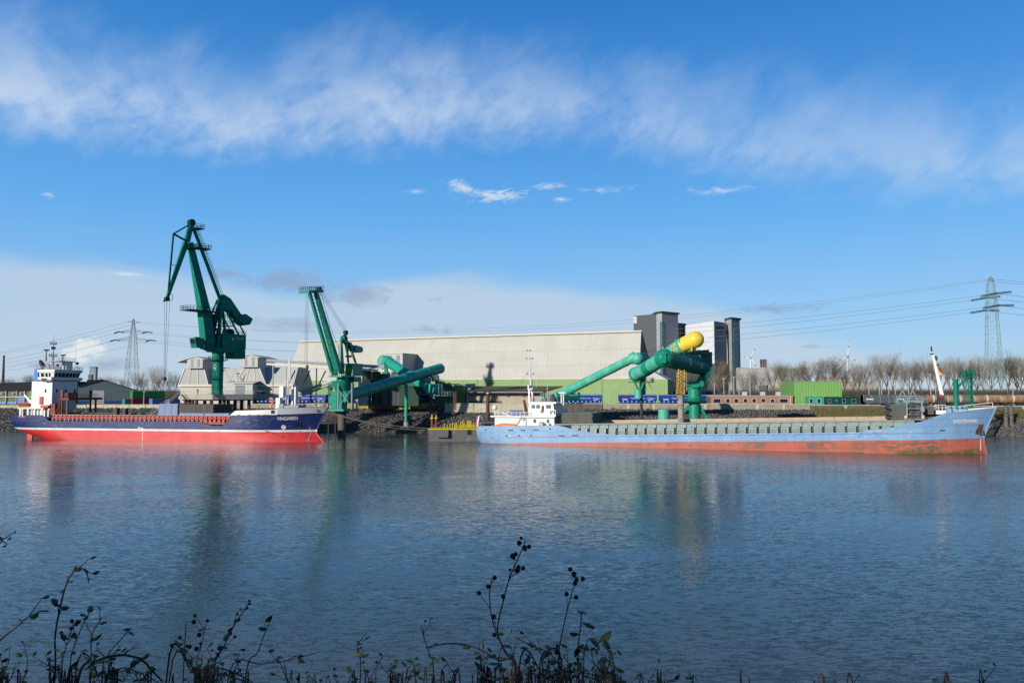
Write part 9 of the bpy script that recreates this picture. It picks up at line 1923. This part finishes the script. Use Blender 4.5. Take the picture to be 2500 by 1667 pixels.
# ------------------------------------------------------------------ brambles on the near bank
def near(px, py, Y): return P(px, py, Y)
def plants():
 rr = random.Random(11)
 def ground_z(y): return interp([(-3, 12.7), (1.8, 12.6), (3.2, 12.0), (12, 7.0), (24, -1.5)], y)
 def leaf(mb, p, s, rr, m=1):
  a = rr.uniform(0, 6.28); e = rr.uniform(-.6, .8); d = Vector((cos(a) * cos(e), sin(a) * cos(e), sin(e))); w = d.cross(Vector((rr.uniform(-1, 1), rr.uniform(-1, 1), 1))).normalized(); n_ = d.cross(w) * s * .12
  q = [p, p + d * s * .35 + w * s * .30 + n_, p + d * s * .75 + w * s * .24 + n_, p + d * s, p + d * s * .75 - w * s * .24 + n_, p + d * s * .35 - w * s * .30 + n_]
  mb.add([*q, p + d * s * .5 - n_], [(0, 1, 6), (1, 2, 6), (2, 3, 6), (3, 4, 6), (4, 5, 6), (5, 0, 6)], m)
 def cane(mb, pts, r0, r1, leaves=4, twigs=3, lsz=.035, seeds=0, thorns=True):
  # smooth the polyline
  P_ = []; n = len(pts)
  for i in range(n - 1):
   p0, p1, p2, p3_ = pts[max(0, i - 1)], pts[i], pts[i + 1], pts[min(n - 1, i + 2)]
   for k in range(6):
    t = k / 6; P_.append(.5 * ((2 * p1) + (p2 - p0) * t + (2 * p0 - 5 * p1 + 4 * p2 - p3_) * t * t + (3 * p1 - 3 * p2 + p3_ - p0) * t ** 3))
  P_.append(pts[-1]); N_ = len(P_); r0 *= .85; r1 *= .85
  for i in range(N_ - 1): mb.tube(P_[i], P_[i + 1], lerp(r0, r1, i / N_), lerp(r0, r1, (i + 1) / N_), 5, cap=False)
  if thorns:
   for i in range(2, N_ - 1, 2): d = Vector((rr.uniform(-1, 1), rr.uniform(-1, 1), rr.uniform(-.4, .6))).normalized(); mb.tube(P_[i], P_[i] + d * .010, r1, .0004, 3, cap=False)
  for k in range(twigs):
   i = rr.randint(N_ // 3, N_ - 2); d = (P_[i + 1] - P_[i]).normalized() + Vector((rr.uniform(-1, 1), rr.uniform(-1, 1), rr.uniform(0, .8))) * .8; e = P_[i] + d.normalized() * rr.uniform(.03, .07); mb.tube(P_[i], e, r1 * 1.1, r1 * .7, 4, cap=False)
   if seeds: mb.ball(e, rr.uniform(.005, .009), 7, 5, m=2)
   elif rr.random() < .7: leaf(mb, e, lsz * rr.uniform(.6, 1.1), rr)
  for k in range(leaves): i = rr.randint(N_ // 5, N_ - 1); leaf(mb, P_[i], lsz * rr.uniform(.6, 1.2), rr)
  if seeds:
   for k in range(seeds): i = N_ - 1 - rr.randint(0, N_ // 4); e = P_[i] + Vector((rr.uniform(-1, 1), rr.uniform(-.6, .6), rr.uniform(-.3, 1))) * .022; mb.tube(P_[i], e, r1 * .7, r1 * .5, 3, cap=False); mb.ball(e, rr.uniform(.005, .010), 7, 5, m=2)
 mats = [M['stem'], M['leaf'], M['seed']]; n_obj = 0
 Y = 2.6
 def C(pts, label, **k):
  y = k.pop('Y', Y); dy = rr.uniform(-.1, .1); q = [near(a, b, y + dy * i) for i, (a, b) in enumerate(pts)]
  base = q[0].copy(); gz = ground_z(base.y) ; root = Vector((base.x, base.y - .05, max(gz - .05, base.z - .9))); cane_pts = [root.lerp(q[0], .0), root.lerp(q[0], .55)] + q
  mb = MB(); cane(mb, cane_pts, **k); one('bramble_cane', mb, mats, label, 'plant', 'bramble canes on the near bank', base=tuple(root))
 C([(1262, 1650), (1240, 1600), (1215, 1540), (1233, 1450), (1246, 1405), (1262, 1370), (1283, 1320)], 'tallest bramble cane, topped with seed heads in the middle foreground', r0=.0036, r1=.0018, leaves=0, twigs=6, seeds=9)
 C([(1258, 1640), (1232, 1590), (1204, 1520), (1195, 1455), (1201, 1415)], 'thin forked cane just left of the tallest seed head cane', r0=.0034, r1=.0018, leaves=1, twigs=1, seeds=2)
 C([(1365, 1640), (1366, 1580), (1380, 1510), (1398, 1440), (1412, 1415)], 'seed head cane right of the tallest one', r0=.0034, r1=.0018, leaves=0, twigs=5, seeds=6)
 C([(1412, 1640), (1410, 1590), (1416, 1540), (1419, 1500), (1410, 1490)], 'cane carrying one large round leaf near its top', r0=.0032, r1=.0019, leaves=5, twigs=1, lsz=.05)
 C([(1425, 1630), (1432, 1570), (1445, 1557), (1468, 1567)], 'short bowed cane with two dark round leaves at its right tip', r0=.0028, r1=.0015, leaves=4, twigs=1, lsz=.05)
 C([(1058, 1640), (1050, 1600), (1035, 1555), (1028, 1528)], 'short leaning cane with a small leaf, left of the middle', r0=.003, r1=.0016, leaves=2, twigs=2)
 C([(134, 1640), (134, 1560), (143, 1500), (156, 1445), (172, 1405), (194, 1388), (210, 1393), (217, 1422)], 'tall hooked cane at the left with leaves along it', r0=.0044, r1=.0018, leaves=9, twigs=6, lsz=.03)
 C([(-40, 1600), (0, 1562), (40, 1530), (70, 1505), (105, 1490), (118, 1492)], 'cane leaning in from the left edge with curled leaves', r0=.0040, r1=.0018, leaves=5, twigs=2, lsz=.03)
 C([(150, 1640), (158, 1590), (172, 1545), (188, 1512)], 'cane with a round seed head, right of the tall hooked one', r0=.003, r1=.0015, leaves=2, twigs=2, seeds=2)
 C([(170, 1640), (180, 1580), (200, 1530), (217, 1496)], 'thin straight cane with a single dark seed head on the left', r0=.003, r1=.0015, leaves=3, twigs=1, seeds=1)
 C([(222, 1640), (222, 1580), (226, 1545), (250, 1505)], 'branched dark cane with a leaf pair at the left', r0=.0036, r1=.0018, leaves=6, twigs=4, lsz=.035)
 C([(250, 1640), (262, 1600), (295, 1560), (318, 1532)], 'slender reddish cane leaning right at the left', r0=.0028, r1=.0014, leaves=2, twigs=2)
 C([(190, 1660), (240, 1612), (300, 1598), (345, 1610), (375, 1640), (396, 1662)], 'thick arching dead cane near the left corner', r0=.0065, r1=.004, leaves=5, twigs=4)
 C([(448, 1640), (450, 1590), (455, 1515)], 'straight thin stalk left of the leafy pair', r0=.0024, r1=.0014, leaves=1, twigs=3, seeds=2, lsz=.02)
 C([(478, 1640), (490, 1580), (500, 1530)], 'slanting stalk beside the straight thin one', r0=.0024, r1=.0014, leaves=1, twigs=3, seeds=2, lsz=.02)
 C([(520, 1650), (545, 1580), (575, 1520), (601, 1482)], 'leaning leafy cane with seed clusters left of centre', r0=.0038, r1=.0018, leaves=6, twigs=6, seeds=4)
 C([(600, 1650), (630, 1590), (648, 1540), (664, 1505)], 'curved thin cane to the right of the leafy leaning one', r0=.0032, r1=.0014, leaves=2, twigs=2)
 C([(880, 1640), (878, 1600), (872, 1575), (895, 1545)], 'small forked leafy twig left of the middle', r0=.0026, r1=.0014, leaves=6, twigs=3, lsz=.03)
 C([(1040, 1580), (1100, 1570), (1160, 1580), (1215, 1610), (1262, 1640)][::-1], 'dead cane lying across left of the tallest one', r0=.0042, r1=.003, leaves=2, twigs=2)
 C([(1370, 1612), (1330, 1588), (1290, 1572), (1262, 1556)], 'dead cane lying across right of the tallest one', r0=.004, r1=.0026, leaves=1, twigs=1)
 C([(560, 1640), (640, 1620), (700, 1612), (780, 1590)], 'long low cane running right over the leafy tangle', r0=.003, r1=.0014, leaves=4, twigs=3)
 C([(-30, 1320), (-12, 1300), (0, 1325), (6, 1312)], 'dark twig poking in at the left edge above the others', r0=.004, r1=.002, leaves=4, twigs=4, lsz=.02)
 # low tangle, nobody could count it
 mb = MB()
 def tang(px0, px1, top, n, lf=3, y0=2.2, y1=2.9):
  for i in range(n):
   y = rr.uniform(y0, y1); px = rr.uniform(px0, px1); t_ = rr.uniform(top, 1690); a = near(px, 1720, y); b = near(px + rr.uniform(-35, 35), t_, y + rr.uniform(-.1, .1)); m_ = a.lerp(b, .5) + Vector((rr.uniform(-.02, .02), 0, 0)); g = Vector((a.x + rr.uniform(-.05, .05), a.y, ground_z(a.y) - .03)); cane(mb, [g, a, m_, b, b + Vector((rr.uniform(-.03, .03), 0, rr.uniform(.005, .05)))], rr.uniform(.0016, .0034), .0012, leaves=lf, twigs=2, lsz=.026)
 tang(-60, 300, 1612, 26, 2); tang(250, 480, 1650, 8, 2); tang(480, 720, 1612, 18, 3); tang(700, 1020, 1638, 14, 2); tang(1020, 1180, 1648, 7, 2); tang(1180, 1530, 1598, 46, 3); tang(1500, 1820, 1656, 8, 1); tang(1820, 2420, 1668, 6, 1)
 # arching stems across the tangle
 for i in range(5):
  x0 = rr.uniform(-50, 1400); y = rr.uniform(2.2, 2.9); q = [near(x0 + 70 * k, 1668 - 34 * sin(pi * k / 3) * rr.uniform(.4, 1.2), y) for k in range(4)]; cane(mb, [Vector((q[0].x, y, 12.2))] + q, .0034, .0022, leaves=5, twigs=2, lsz=.026)
 tag(mb.build('bramble_tangle', mats), 'low dark tangle of bramble stems and leaves along the near bank', 'brambles', kind='stuff')
plants()
def shade_screen():
 """unseen mass of leaves added behind the camera so that the brambles lie in shade"""
 rr = random.Random(8); mb = MB()
 for i in range(9000):
  c = Vector((rr.uniform(-17, 3), rr.uniform(-8, -5.5), rr.uniform(12.5, 18.6))); d = Vector((rr.uniform(-1, 1), rr.uniform(-1, 1), rr.uniform(-1, 1))) * .16; e = Vector((rr.uniform(-1, 1), rr.uniform(-1, 1), rr.uniform(-1, 1))) * .16
  mb.add([c - d, c + e, c + d, c - e], [(0, 1, 2, 3)])
 tag(mb.build('shade_screen', M['leaf']), 'unseen leaf screen added behind the camera to shade the brambles', 'shade_screen', kind='stuff')  # out of view, added only to keep sun off the brambles
shade_screen()
